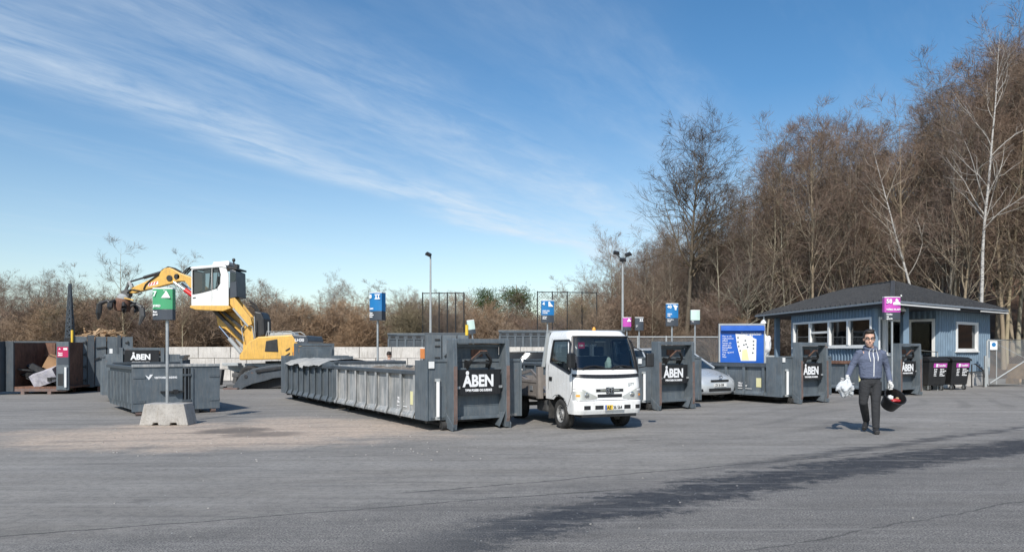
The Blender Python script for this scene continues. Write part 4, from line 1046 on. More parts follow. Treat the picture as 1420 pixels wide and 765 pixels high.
# ------------------------------------------------------------------ lamp posts
def lamp_post(label, px, yt, Y, heads, name='lamp_post', r=0.07):
    x = (px-710)/F*Y; ht = H+(HZ-yt)/F*Y; t = thing(name, label, 'lamp post', (x, Y, gz(x,Y)))
    q = MB(); q.tube([(0,0,0),(0,0,ht*0.5),(0,0,ht)],[r*1.25,r,r*0.7],10); q.build('pole', MT['galvp'], t, smooth=True)
    for dx, dz, tilt in heads:
        q = MB(); q.bar((0,0,ht-0.1),(dx,0,ht+dz-0.05),0.05,0.05)
        M_ = Matrix.Translation((dx,-0.05,ht+dz)) @ Matrix.Rotation(tilt,4,'Y') @ Matrix.Rotation(R(25),4,'X')
        q.box(-0.17,0.17,-0.15,0.15,-0.06,0.05,M_); q.box(-0.14,0.14,-0.12,0.12,0.0505,0.09,M_)
        h_ = q.build('lamp_head', MT['dark'], t, bevel=0.015)
        q = MB(); q.box(-0.14,0.14,-0.12,0.12,-0.075,-0.061,M_); q.build('lens', MT['white'], h_)
    q = MB(); q.box(-0.16,0.16,-0.16,0.16,0,0.04); q.box(-0.09,0.09,-r*1.25-0.03,-r,0.5,1.0); q.build('base', MT['galv'], t)
lamp_post('tall single-headed lamp post rising left of the tall mesh fence', 597, 354, 43.0, [(-0.12,0.05,R(25))])
lamp_post('tall lamp post with three floodlights in front of the wooded slope', 863.5, 358, 40.0, [(-0.36,0.28,R(10)),(0.0,-0.1,0),(0.30,0.20,R(-20))])

# ------------------------------------------------------------------ mesh fences
MT['wire'] = paint('fence_wire', (0.34,0.35,0.35), 0.5, metal=0.4, var=0.1, bmp=0)
MT['wired'] = paint('dark_fence_wire', (0.12,0.115,0.10), 0.6, var=0.1, bmp=0)
def lattice(q, p0, p1, z0, z1, pitch, wd):
    p0 = Vector((p0[0],p0[1],0)); p1 = Vector((p1[0],p1[1],0)); L = (p1-p0).length; d = (p1-p0).normalized(); n = Vector((-d.y,d.x,0)); hh = z1-z0
    def strip(a, b, off):
        u = Vector((b[0]-a[0], b[1]-a[1])); u.normalize(); v = Vector((-u.y,u.x))*wd/2
        pts = [(a[0]+v.x,a[1]+v.y),(b[0]+v.x,b[1]+v.y),(b[0]-v.x,b[1]-v.y),(a[0]-v.x,a[1]-v.y)]
        q.add([p0 + d*x_ + n*off + Vector((0,0,z_)) for x_, z_ in pts], [(0,1,2,3)])
    k = -int(hh/pitch)
    x = -hh
    while x < L:
        a = (max(x,0), z0 + max(0,-x)); b = (min(x+hh, L), z0 + min(hh, L-x)); 
        if b[0] > a[0]: strip(a, b, 0)
        a2 = (max(x,0), z1 - max(0,-x)); b2 = (min(x+hh, L), z1 - min(hh, L-x))
        if b2[0] > a2[0]: strip(a2, b2, 0.008)
        x += pitch
def fence(label, p0, p1, h0, npost, mat='wire', pm='galvp', pitch=0.09, wd=0.008, name='mesh_fence', rail=True, pr=0.035, z0=0.05):
    t = thing(name, label, 'fence', (p0[0],p0[1],0)); d = Vector((p1[0]-p0[0],p1[1]-p0[1],0))
    q = MB(); lattice(q, (0,0), (d.x,d.y), z0, h0, pitch, wd); q.build('mesh_panel', MT[mat], t)
    for k in range(npost):
        q = MB(); p = d*k/(npost-1); q.cyl((p.x,p.y-0.03,0),(p.x,p.y-0.03,h0+0.06),pr,n=8); q.build('post', MT[pm], t, smooth=True)
    if rail:
        q = MB(); q.cyl((0,-0.03,h0),(d.x,d.y-0.03,h0),pr*0.8,n=8); q.build('top_rail', MT[pm], t, smooth=True)
    return t
fence('grey chain-link fence behind the signs at the foot of the wooded slope', (5.2,38.6), (13.0,39.4), 2.25, 6, pr=0.045)
q = fence('tall dark mesh fence standing above the long slotted container', (-5.6,45.2), (-3.0,45.0), 5.1, 6, mat='wired', pm='dark', pitch=0.16, wd=0.010, pr=0.04)
fence('distant tall dark mesh fence behind blue sign 4', (1.6,45.5), (5.4,46.0), 5.2, 5, mat='wired', pm='dark', pitch=0.2, wd=0.012, pr=0.035, name='mesh_fence')
# info board
Y = 30.0; x0 = (997-710)/F*Y; x1 = (1060-710)/F*Y; zt = H+(HZ-448.5)/F*Y
t = thing('information_board', 'blue information board with a white site map behind the containers', 'notice board', ((x0+x1)/2, Y, 0), R(-4)); h = (x1-x0)/2
q = MB(); q.box(-h+0.06,h-0.06,-0.05,0.05,0.45,zt-0.08); pn = q.build('panel', MT['blueb'], t)
q = MB(); q.box(-h,-h+0.055,-0.07,0.07,0,zt); q.box(h-0.055,h,-0.07,0.07,0,zt); q.box(-h+0.056,h-0.056,-0.07,0.07,zt-0.075,zt); q.build('frame', MT['galvp'], t, bevel=0.006)
q = MB(); q.prism([(-0.22,zt-0.30),(-0.19,zt-0.12),(-0.071,zt-0.08),(-0.051,zt-0.33)], -h+0.06, h-0.06, axis='x'); q.build('hood', MT['blueb'], t, bevel=0.01)
q = MB(); k = Y/F
def bp(px, py): return ((px-1028.5)*k, H+(HZ-py)*k)
q.prism([bp(1019.5,462),bp(1043,466),bp(1043,468),bp(1048,470),bp(1047.5,500),bp(1027,500),bp(1022,480)], -0.06, -0.051, axis='y'); mp_ = q.build('site_map', MT['white'], pn)
q = MB()
for a, b in ((1023,468),(1023,474),(1024,480),(1026,486),(1044,473),(1044,478),(1044,483),(1043,489),(1033,472),(1034,477),(1031,478),(1036,481)):
    x_, z_ = bp(a,b); q.box(x_-0.03,x_+0.03,-0.066,-0.061,z_-0.03,z_+0.03)
q.build('map_marks', MT['slate'], mp_)
q = MB(); q.prism([bp(1029,485),bp(1035,484),bp(1038,499),bp(1028,499)], -0.066, -0.061, axis='y'); q.build('yellow_area', MT['pale_yellow'], mp_)
text('lettering', 'Genbrugspladsen', 0.15, MT['letter'], pn, (-0.05,-0.056,zt-0.47), (1,0,0), (0,0,1), bold=0.004, sx=0.8)
text('lettering', 'Her er du\nVelkommen\nAffald\nSorter dit\naffald her\nHaveaffald\nMetal\nTræ og jord\nPap\nGlas', 0.095, MT['letter'], pn, (-h+0.14,-0.056,zt-0.55), (1,0,0), (0,0,1), bold=0.0)
# ------------------------------------------------------------------ the hut
MT['hutw'] = paint('blue_grey_cladding', (0.17,0.245,0.32), 0.6, var=0.14, dirt=(0.09,0.12,0.15), dirt_amt=0.4)
MT['roof'] = paint('dark_roofing', (0.042,0.044,0.048), 0.75, var=0.25, dirt=(0.13,0.125,0.12), dirt_amt=0.4)
MT['gutter'] = paint('grey_gutter', (0.20,0.23,0.26), 0.4, var=0.1)
MT['fascia'] = paint('dark_fascia', (0.03,0.033,0.038), 0.6, var=0.15)
hut = thing('hut', 'low blue-grey clad hut with a dark hipped roof in front of the wooded slope', 'building', (14.3,28.3,0))
HO = Vector((14.3,28.3,0))
def L_(p): return Vector((p[0]-HO.x, p[1]-HO.y, p[2] if len(p) > 2 else 0))
Np = (13.55,25.7); Rp = (21.95,32.0); Lp = (12.5,36.9); Bp = (21.0,43.1)
ZE = 3.32
def corr_wall(p0, p1, z0, z1, holes, outward, name='wall', pitch=0.22, dep=0.055):
    """clad wall with real openings; p0->p1 in plan, outward = side the ribs stand on"""
    p0 = L_((*p0,0)); p1 = L_((*p1,0)); Lw = (p1-p0).length; d = (p1-p0).normalized(); n = Vector((-d.y,d.x,0))
    if n.dot(Vector((outward[0],outward[1],0))) < 0: n = -n
    xs = [0.0]; prof = []
    k = 0; x = 0
    pts = []
    while x < Lw:
        for fx, dd in ((0,0),(0.03,dep),(0.10,dep),(0.13,0)):
            if x+fx < Lw: pts.append((x+fx, dd))
        x += pitch
    pts.append((Lw, 0))
    for a, b, _, _ in holes:
        for v_ in (a, b): pts.append((v_, dep))
    pts.sort()
    q = MB()
    for (xa, da), (xb, db) in zip(pts[:-1], pts[1:]):
        if xb-xa < 1e-4: continue
        xm = (xa+xb)/2; segs = [(z0, z1)]
        for a, b, c_, e in holes:
            if a < xm < b:
                ns = []
                for s0, s1 in segs:
                    if c_ > s0: ns.append((s0, min(c_, s1)))
                    if e < s1: ns.append((max(e, s0), s1))
                segs = ns
        for s0, s1 in segs:
            A = p0+d*xa+n*da; B_ = p0+d*xb+n*db
            q.add([A+Vector((0,0,s0)), B_+Vector((0,0,s0)), B_+Vector((0,0,s1)), A+Vector((0,0,s1))], [(0,1,2,3)])
    w_ = q.build(name, MT['hutw'], hut)
    return p0, d, n, w_
def window(p0, d, n, a, b, z0, z1, mull=(), trans=(), fr=0.09, name='window'):
    up = Vector((0,0,1))
    def bx(q, x0, x1, y0, y1, zz0, zz1):
        M_ = Matrix(((d.x,n.x,0,p0.x),(d.y,n.y,0,p0.y),(0,0,1,0),(0,0,0,1))); q.box(x0,x1,y0,y1,zz0,zz1,M_)
    q = MB()
    bx(q,a,a+fr,-0.05,0.10,z0,z1); bx(q,b-fr,b,-0.05,0.10,z0,z1); bx(q,a+fr,b-fr,-0.05,0.075,z0,z0+fr); bx(q,a+fr,b-fr,-0.05,0.075,z1-fr,z1)
    for m_ in mull: bx(q,m_-fr*0.75,m_+fr*0.75,-0.05,0.097,z0+fr,z1-fr)
    for m0,m1,zz in trans: bx(q,m0+fr*0.75,m1-fr*0.75,-0.05,0.07,zz-fr*0.5,zz+fr*0.5)
    f_ = q.build(name, MT['white'], hut, bevel=0.006)
    q = MB(); bx(q,a+0.02,b-0.02,-0.02,-0.008,z0+0.02,z1-0.02); q.build('pane', MT['glassd'], f_)
    q = MB(); bx(q,a-0.05,b+0.05,-0.02,0.13,z0-0.05,z0-0.001); q.build('sill', MT['white'], f_, bevel=0.006)
    return f_
def onwall(A, d, px):       # distance along a wall from A where the photo column px crosses it
    r = (px-710)/F; return (r*A[1]-A[0])/(d[0]-r*d[1])
# left facade (long window strip)
A = (13.7,27.14); E = (13.06,33.6)
dA = Vector((E[0]-A[0],E[1]-A[1])).normalized()
s0 = onwall(A,dA,1211); s1 = onwall(A,dA,1102); 
m1 = onwall(A,dA,1178); m2 = onwall(A,dA,1151.5); m3 = onwall(A,dA,1125)
p0,d,n,_ = corr_wall(A, E, 0.45, ZE, [(s0,s1,1.66,2.80)], (-1,0))
window(p0,d,n,s0,s1,1.66,2.80,mull=(m1,m2,m3),trans=((m2,m3,2.30),))
q = MB(); q.box(0,0.2,0,0.06,0.45,ZE, Matrix(((0,1,0,0),(1,0,0,-0.03),(0,0,1,0),(0,0,0,1)))); q.build('corner_trim', MT['hutw'], hut)
# right block
Bk = (17.3,29.26); Ck = (21.4,32.35); dR = Vector((Ck[0]-Bk[0],Ck[1]-Bk[1])).normalized(); nR = Vector((dR.y,-dR.x))
a0 = onwall(Bk,dR,1323.5); a1 = onwall(Bk,dR,1353.5)
p0,d,n,_ = corr_wall(Bk, Ck, 0.62, ZE, [(a0,a1,1.50,2.74)], (nR.x,nR.y))
window(p0,d,n,a0,a1,1.50,2.74,fr=0.11)
# recess: side wall of the block with the door, and the back wall
Bi = (Bk[0]-0.62*1.25, Bk[1]+0.79*1.25)
# doorway lies in the back wall so that it faces the yard
Ai = (A[0], A[1]); dB = Vector((Bi[0]-Ai[0],Bi[1]-Ai[1])); Lb = dB.length; dB.normalize(); nB = Vector((dB.y,-dB.x))
p0,d,n,_ = corr_wall(Ai, Bi, 0.45, ZE, [(0.12,0.95,1.4,2.8),(1.1,Lb-0.05,0.45,2.80)], (nB.x,nB.y))
window(p0,d,n,0.12,0.95,1.4,2.8)
# big glazed side light between facade and door
wf = window(p0,d,n,1.12,Lb-0.07,1.35,2.78)
ps = (Bi[0],Bi[1]); dS = Vector((Bk[0]-Bi[0],Bk[1]-Bi[1])); Ls = dS.length; dS.normalize(); nS = Vector((dS.y,-dS.x))
if nS.x > 0: nS = -nS
e0 = 0.12; e1 = Ls-0.10
p0,d,n,_ = corr_wall(Bi, Bk, 0.45, ZE, [(e0,e1,0.62,2.82)], (nS.x,nS.y))
Mx = Matrix(((d.x,n.x,0,p0.x),(d.y,n.y,0,p0.y),(0,0,1,0),(0,0,0,1)))
q = MB(); q.box(e0,e0+0.09,-0.05,0.08,0.62,2.82,Mx); q.box(e1-0.12,e1,-0.05,0.08,0.62,2.82,Mx); q.box(e0+0.09,e1-0.12,-0.05,0.08,2.72,2.82,Mx); dr = q.build('door', MT['white'], hut, bevel=0.006)
q = MB(); q.box(e0+0.09,e1-0.12,-0.02,0.0,0.95,2.72,Mx); q.build('pane', MT['glassd'], dr)
q = MB(); q.box(e0+0.09,e1-0.12,-0.03,0.02,0.62,0.949,Mx); q.build('kick_panel', MT['white'], dr)
q = MB(); q.box(e0+0.12,e0+0.15,0.03,0.08,1.6,1.85,Mx); q.build('handle', MT['chrome'], dr)
# far walls, floor, foundation
for a_, b_, o_ in ((Ck,(20.1,41.8),(1,0)),((20.1,41.8),E,(0,1))): corr_wall(a_, b_, 0.45, ZE, [], o_)
q = MB(); pl = [L_(p) for p in (A,Ai,Bi,Bk,Ck,(20.1,41.8),E)]
ins = [(A[0]+0.04,A[1]+0.05),(Bi[0]-0.02,Bi[1]+0.06),(Bk[0]+0.03,Bk[1]+0.05),(Ck[0]-0.06,Ck[1]+0.02),(20.05,41.7),(E[0]+0.05,E[1]-0.05)]
q.prism([(L_(p).x,L_(p).y) for p in ins], 0.0, 0.60, axis='z'); q.build('foundation', MT['concw'], hut)
q = MB(); q.prism([(L_(p).x*0.995+0.03,L_(p).y*0.99+0.08) for p in ins], 0.601, 0.62, axis='z'); q.build('inner_floor', MT['slate'], hut)
# porch deck and rail
q = MB(); q.prism([(L_(p).x,L_(p).y) for p in ((13.9,27.1),(14.9,26.9),(17.25,29.2),(16.55,30.15))], 0.0, 0.44, axis='z'); q.build('porch_step', MT['conc'], hut)
# roof
apx1 = (16.8,31.8,4.55); apx2 = (16.6,36.0,4.55)
c0 = [L_((*p,ZE)) for p in (Np,Rp,Bp,Lp)]; r1, r2 = L_(apx1), L_(apx2)
q = MB(); q.add([c0[0],c0[1],c0[2],c0[3],r1,r2], [(0,1,4),(1,2,5,4),(2,3,5),(3,0,4,5)])
def seams(e0, e1, t0, t1, n):
    nm = (e1-e0).cross(t0-e0).normalized()
    if nm.z < 0: nm = -nm
    for k in range(1, n):
        a = e0.lerp(e1, k/n); b_ = t0.lerp(t1, k/n) if (t1-t0).length > 0.1 else None
        de = (e1-e0).normalized(); sl = nm.cross(de); sl = sl if sl.z > 0 else -sl
        # run up the slope until the hip or ridge
        tmax = 20
        for (ha, hb) in ((e0,t0),(t0,t1),(t1,e1)):
            u = hb-ha
            if u.length < 0.1: continue
            # solve a + s*sl = ha + t*u in the roof plane
            w0 = ha-a; den = sl.dot(sl)*u.dot(u)-sl.dot(u)**2
            if abs(den) < 1e-6: continue
            s_ = (w0.dot(sl)*u.dot(u)-w0.dot(u)*sl.dot(u))/den; t_ = (w0.dot(sl)*sl.dot(u)-w0.dot(u)*sl.dot(sl))/den
            if -0.001 <= t_ <= 1.001 and 0.05 < s_ < tmax: tmax = s_
        if tmax < 20: q.bar(a+nm*0.035, a+sl*tmax+nm*0.035, 0.06, 0.08, nm)
seams(c0[0],c0[1],r1,r1,22); seams(c0[3],c0[0],r2,r1,30); seams(c0[1],c0[2],r1,r2,26)
for a_, b_ in ((c0[0],r1),(c0[1],r1),(c0[3],r2),(c0[2],r2),(r1,r2)): q.bar(a_+Vector((0,0,0.03)), b_+Vector((0,0,0.03)), 0.16, 0.05)
rf = q.build('roof', MT['roof'], hut)
q = MB(); cen = sum(c0, Vector())/4
lo = [p + (cen-p).normalized()*0.06 - Vector((0,0,0.005)) for p in c0]
for i in range(4):
    a_, b_ = lo[i], lo[(i+1)%4]; dn = Vector((0,0,-0.17))
    q.add([a_,b_,b_+dn,a_+dn],[(0,1,2,3)])
q.add([p-Vector((0,0,0.17)) for p in lo],[(0,1,2,3)])
q.build('eaves', MT['fascia'], rf)
for i, nm_ in ((0,'g'),(3,'g')):
    a_, b_ = c0[i], c0[(i+1)%4]; q = MB(); dn = Vector((0,0,-0.05))
    out = (b_-a_).cross(Vector((0,0,1))).normalized()
    if out.dot(a_-cen) < 0: out = -out
    q.bar(a_+out*0.04+dn, b_+out*0.04+dn, 0.10, 0.075); q.build('gutter', MT['gutter'], rf, bevel=0.01)
q = MB(); a_ = c0[0].lerp(c0[1],0.04); b_ = c0[0].lerp(c0[1],0.52); out = (c0[1]-c0[0]).cross(Vector((0,0,1))).normalized(); 
q.bar(a_+out*0.06+Vector((0,0,-0.135)), b_+out*0.06+Vector((0,0,-0.145)), 0.05, 0.05)  # white bars stand for sunlit stretches of gutter, the light put into paint
q.build('lit_gutter_strip', MT['white'], rf); q = MB(); a_ = c0[0].lerp(c0[1],0.72); b_ = c0[0].lerp(c0[1],0.995); q.bar(a_+out*0.06+Vector((0,0,-0.15)), b_+out*0.06+Vector((0,0,-0.15)), 0.05, 0.04)
q.build('lit_gutter_strip', MT['white'], rf)
# porch posts
for px_, x_, y_ in ((0,15.0,27.55),(0,13.2,35.9)):
    q = MB(); p = L_((x_,y_)); q.box(p.x-0.11,p.x+0.11,p.y-0.11,p.y+0.11,0,ZE-0.18); q.build('post', MT['hutw'], hut, bevel=0.01)
# small box and sockets on the right wall
Mr = Matrix(((dR.x,nR.x,0,L_(Bk).x),(dR.y,nR.y,0,L_(Bk).y),(0,0,1,0),(0,0,0,1)))
q = MB(); q.box(0.75,0.88,0.036,0.10,1.15,1.55,Mr); q.box(0.98,1.08,0.036,0.10,1.15,1.5,Mr); q.build('meter_box', MT['hutw'], hut, bevel=0.01)
q = MB(); p = L_((13.23,31.5)); q.box(p.x-0.05,p.x,p.y-0.25,p.y+0.25,1.15,1.55); q.build('notice', MT['white'], hut)
# things on the window sills
MT['leaf'] = paint('dark_leaves', (0.03,0.06,0.02), 0.6, var=0.5)
def potted(label, x, y, z):
    t = thing('potted_plant', label, 'plant', (x,y,z)); q = MB(); q.lathe([(0.001,0),(0.06,0),(0.085,0.15),(0.075,0.15),(0.07,0.13),(0.001,0.13)],14); q.build('pot', MT['white'], t, smooth=True)
    rn = random.Random(int(x*100+y)); q = MB()
    for k in range(60):
        a = rn.uniform(0,6.28); e = rn.uniform(0.1,1.3); l = rn.uniform(0.12,0.3); b_ = Vector((0,0,0.14)); c_ = b_+Vector((math.cos(a)*math.cos(e),math.sin(a)*math.cos(e),math.sin(e)))*l; w_ = Vector((-math.sin(a),math.cos(a),0))*0.03
        q.add([b_,b_.lerp(c_,0.6)+w_,c_,b_.lerp(c_,0.6)-w_],[(0,1,2,3)])
    q.build('leaves', MT['leaf'], t)
potted('potted plant on the window strip sill near the walking man', 13.68, 30.0, 1.72)
potted('potted plant on the window strip sill, second from the near end', 13.56, 31.3, 1.72)
potted('potted plant in a white pot behind the low left pane', 13.38, 33.0, 1.72)
potted('bushy potted plant behind the small window of the right block', 19.75, 31.55, 1.56)
q = MB(); p1 = (14.44,30.0)
for y_ in (28.4,29.2): pass
q.bar((13.98,27.6,1.615),(13.40,33.2,1.615),0.33,0.035); q.box(13.9,13.96,28.2,28.3,0.62,1.59); q.box(13.45,13.51,32.6,32.7,0.62,1.59)
tag(q.build('window_bench', MT['white']), 'white bench top running inside the long window strip', 'bench')
q = MB(); q.box(-0.4,0.4,-0.05,0.25,0,0.05,); q.box(-0.35,-0.3,0,0.2,-0.9,0); q.box(0.3,0.35,0,0.2,-0.9,0)
o = q.build('side_shelf', MT['white'], loc=(19.9,31.52,1.50)); o.rotation_euler = (0,0,math.atan2(dR.y,dR.x)); tag(o, 'narrow white shelf under the small window of the right block', 'shelf')
# dome cameras
def dome(label, px, y0, y1, Y, arm):
    s = Y/F; c = P(px,(y0+y1)/2,Y); r_ = (y1-y0)/2*s; t = thing('dome_camera', label, 'camera', c)
    q = MB(); q.lathe([(0.001,r_),(r_*0.35,r_*0.95),(r_*0.75,r_*0.55),(r_*0.95,0.0),(r_*0.001,0.0)],18); q.build('housing', MT['white'], t, smooth=True)
    q = MB(); q.lathe([(r_*0.001,-0.002),(r_*0.72,-0.002),(r_*0.6,-r_*0.5),(r_*0.35,-r_*0.8),(0.001,-r_*0.9)],18); q.build('lens_dome', MT['board'], t, smooth=True)
    q = MB(); q.tube(arm, 0.035, 8); q.build('bracket', MT['white'], t, smooth=True)
dome('white dome camera hanging from the far left end of the hut eaves', 1059.5, 443, 453.5, 36.0, [(0,0,0.18),(0,0,0.36),(0.03,0.1,0.42),(0.22,0.6,0.40)])
dome('white dome camera hanging beside purple sign 58 under the near eaves', 1250, 425.5, 438, 27.2, [(0,0,0.17),(0,0,0.45),(0.05,0.1,0.62)])
# wheelie bins
def bin4(label, px, Y):
    x = (px-710)/F*Y; t = thing('waste_bin', label, 'bin', (x,Y,0), math.atan2(dR.y,dR.x)*0.45, 'black four-wheeled bins in front of the hut')
    q = MB(); w0,w1 = 0.40,0.46; d0,d1 = 0.30,0.42
    def ring(w,d_,z): return [(-w,-d_,z),(w,-d_,z),(w,d_,z),(-w,d_,z)]
    q.add(ring(w0,d0,0.20)+ring(w1,d1,1.12),[(0,1,2,3),(4,5,6,7),(0,1,5,4),(1,2,6,5),(2,3,7,6),(3,0,4,7)]); q.build('body', MT['plastic'], t, bevel=0.03)
    q = MB(); q.add(ring(0.49,0.46,1.121)+ring(0.49,0.46,1.19)+[(-0.47,-0.30,1.27),(0.47,-0.30,1.27),(0.47,0.40,1.30),(-0.47,0.40,1.30)],[(0,1,2,3),(0,1,5,4),(1,2,6,5),(2,3,7,6),(3,0,4,7),(4,5,9,8),(5,6,10,9),(6,7,11,10),(7,4,8,11),(8,9,10,11)]); q.build('lid', MT['plastic'], t, bevel=0.015)
    for sx_ in (-1,1):
        for sy_ in (-1,1):
            q = MB(); cx,cy = sx_*0.31, sy_*0.24; q.cyl((cx-0.03,cy,0.085),(cx+0.03,cy,0.085),0.085,n=16); wl = q.build('wheel', MT['rubber'], t, smooth=True)
            q = MB(); q.cyl((cx-0.034,cy,0.085),(cx+0.034,cy,0.085),0.05,n=12); q.box(cx-0.045,cx-0.032,cy-0.03,cy+0.03,0.085,0.22); q.box(cx+0.032,cx+0.045,cy-0.03,cy+0.03,0.085,0.22); q.build('castor', MT['galv'], wl)
    k = 0.95; yf = lambda z: -(0.30+0.12*(z-0.2)/0.92)-0.006
    q = MB(); q.add([(-0.24,yf(0.88),0.88),(0.40,yf(0.88),0.88),(0.40,yf(1.04),1.04),(-0.24,yf(1.04),1.04)],[(0,1,2,3)]); lb = q.build('magenta_label', MT['magenta'], t)
    text('lettering','Restaffald',0.11,MT['letter'],lb,(0.0,yf(0.92)-0.01,0.92),(1,0,0),(0,-0.13,1),bold=0.003,sx=0.75)
    q = MB(); q.add([(-0.13,yf(0.9)-0.004,0.90),(-0.03,yf(0.9)-0.004,0.90),(-0.03,yf(1.02)-0.004,1.02),(-0.13,yf(1.02)-0.004,1.02)],[(0,1,2,3)]); q.build('pictogram', MT['letter'], lb)
    text('lettering','Ja tak\nPose\nBleer\nStøv\nAske',0.062,MT['letter'],t,(-0.20,yf(0.80)-0.008,0.80),(1,0,0),(0,-0.13,1),bold=0.002)
    text('lettering','Nej tak\nGlas og pap\nBatterier\nMetal\nMadaffald',0.062,MT['letter'],t,(0.08,yf(0.80)-0.008,0.80),(1,0,0),(0,-0.13,1),bold=0.002)
bin4('left of the two black wheeled bins with magenta labels in front of the hut', 1289.5, 27.9); bin4('right of the two black wheeled bins with magenta labels in front of the hut', 1320.5, 28.35)
# hand rails
t = thing('hand_rail', 'black tubular hand rail at the white foundation of the hut', 'railing', (0,0,0))
g0 = P(1347.5,505,29.9); g1 = P(1368,513,29.9)
q = MB(); q.tube([(g0.x,29.9,0),(g0.x,29.9,g0.z),(g0.x+0.15,29.9,g0.z+0.02),(g1.x,30.1,g1.z-0.02),(g1.x+0.1,30.2,g1.z-0.3)],0.028,8); q.cyl((g1.x,30.1,0),(g1.x,30.1,g1.z-0.02),0.024,n=8); q.build('rail_tube', MT['dark'], t, smooth=True)
q = MB(); q.bar((g0.x,29.9,0.5),(g1.x,30.1,0.45),0.02,0.02); q.build('lower_rail', MT['dark'], t)
t = thing('porch_rail', 'pale metal rail in front of the hut door', 'railing', (0,0,0)); g0 = P(1262,484,27.3); g1 = P(1300,488,27.9)
q = MB(); q.tube([(g0.x,27.3,0),(g0.x,27.3,g0.z),(g1.x,27.9,g1.z),(g1.x,27.9,0)],0.025,8); q.build('rail_tube', MT['galvp'], t, smooth=True)
# gate
Y = 30.4; x0 = (1369-710)/F*Y; x1 = (1475-710)/F*Y; z1 = H+(HZ-471)/F*Y; z0 = 0.07
t = thing('mesh_gate', 'white tubular gate with wire mesh at the right edge of the photo', 'gate', (x0,Y,0)); W_ = x1-x0
q = MB(); q.tube([(0,0,z0+0.05),(0,0,z1-0.06),(0.06,0,z1),(W_-0.06,0,z1),(W_,0,z1-0.06),(W_,0,z0+0.05),(W_-0.05,0,z0),(0.05,0,z0),(0,0,z0+0.05)],0.04,10); q.build('frame', MT['galvp'], t, smooth=True)
q = MB(); q.cyl((0.1,-0.02,0.15),(2.1,-0.02,z1*0.72),0.028,n=8); q.cyl((0.3,0.02,z1-0.1),(2.6,0.02,0.7),0.01,n=6); q.cyl((1.45*0.27,0,z0),(1.45*0.27,0,z1),0.02,n=8); q.build('brace', MT['galvp'], t, smooth=True)
q = MB(); lattice(q,(0.03,0.0),(W_-0.03,0.0),z0+0.03,z1-0.03,0.075,0.010); q.build('mesh_panel', MT['wire'], t)
q = MB(); q.box(0.08,0.38,-0.07,-0.045,z1-0.42,z1-0.05); sg = q.build('sign', MT['white'], t)
q = MB(); q.lathe([(0.001,0),(0.09,0)],16,Matrix.Translation((0.23,-0.073,z1-0.2)) @ Matrix.Rotation(R(90),4,'X')); q.build('teal_disc', MT['blue'], sg)
q = MB(); q.box(-0.06,0.06,-0.08,-0.045,z1*0.42,z1*0.62); q.build('latch', MT['galvp'], t)
q = MB(); q.box(-0.12,-0.05,-0.05,0.05,0,z1*0.66); q.build('post', MT['galvp'], t)
o = carton('wooden_crate', 'tan wooden crate standing behind the mesh gate', (23.7,33.0,0.0), (1.5,0.9,0.66), (0,0,R(10)), MT['wood'], 'crate'); o.location.z = 0.25
q = MB(); 
for k in range(3): q.box(-0.8+k*0.75,-0.7+k*0.75,-0.45,0.45,-0.25,-0.001)
tag(q.build('pallet', MT['wood'], loc=(23.7,33.0,0.25)), 'rough wooden runners under the tan crate', 'pallet')
# white bulk bag beside the info board
def lump(name, label, cat, c, rx, ry, rz_, mat, seed, amp=0.25, n=26):
    rng = random.Random(seed); V = []; ph = [rng.uniform(0,6.28) for _ in range(6)]; Fq = []
    for j in range(n+1):
        th = PI*j/n
        for i in range(n*2):
            a = PI*i/n
            r_ = 1 + amp*(math.sin(3*a+ph[0]+2*th)*0.35 + math.sin(5*a+ph[1]-3*th)*0.3 + math.sin(7*th+ph[2]+a)*0.25 + abs(math.sin(4*a+4*th+ph[3]))*0.35) + rng.uniform(-0.03,0.03)
            V.append((c[0]+rx*r_*math.sin(th)*math.cos(a), c[1]+ry*r_*math.sin(th)*math.sin(a), c[2]+rz_*r_*math.cos(th)))
    for j in range(n):
        for i in range(n*2): Fq.append((j*2*n+i, j*2*n+(i+1)%(2*n), (j+1)*2*n+(i+1)%(2*n), (j+1)*2*n+i))
    o = bpy.data.objects.new(name, np_mesh(name, np.array(V), [np.array(Fq)], mat)); COL.objects.link(o); tag(o, label, cat); return o
MT['bag'] = paint('white_plastic_film', (0.74,0.75,0.75), 0.35, var=0.06, bmp=0.0)
q = lump('white_sack', 'bulging white sack standing right of the blue information board', 'sack', (0,0,0), 0.24, 0.24, 0.42, MT['bag'], 4, 0.3); q.location = (1061.5*0.0305-710*0.0305, 30.6, 1.72)
q = MB(); q.box(-0.35,0.35,-0.3,0.3,0,1.32); tag(q.build('grey_cabinet', MT['galvp'], loc=((1061.5-710)*0.0305,30.7,0), bevel=0.02), 'grey cabinet under the bulging white sack', 'cabinet')
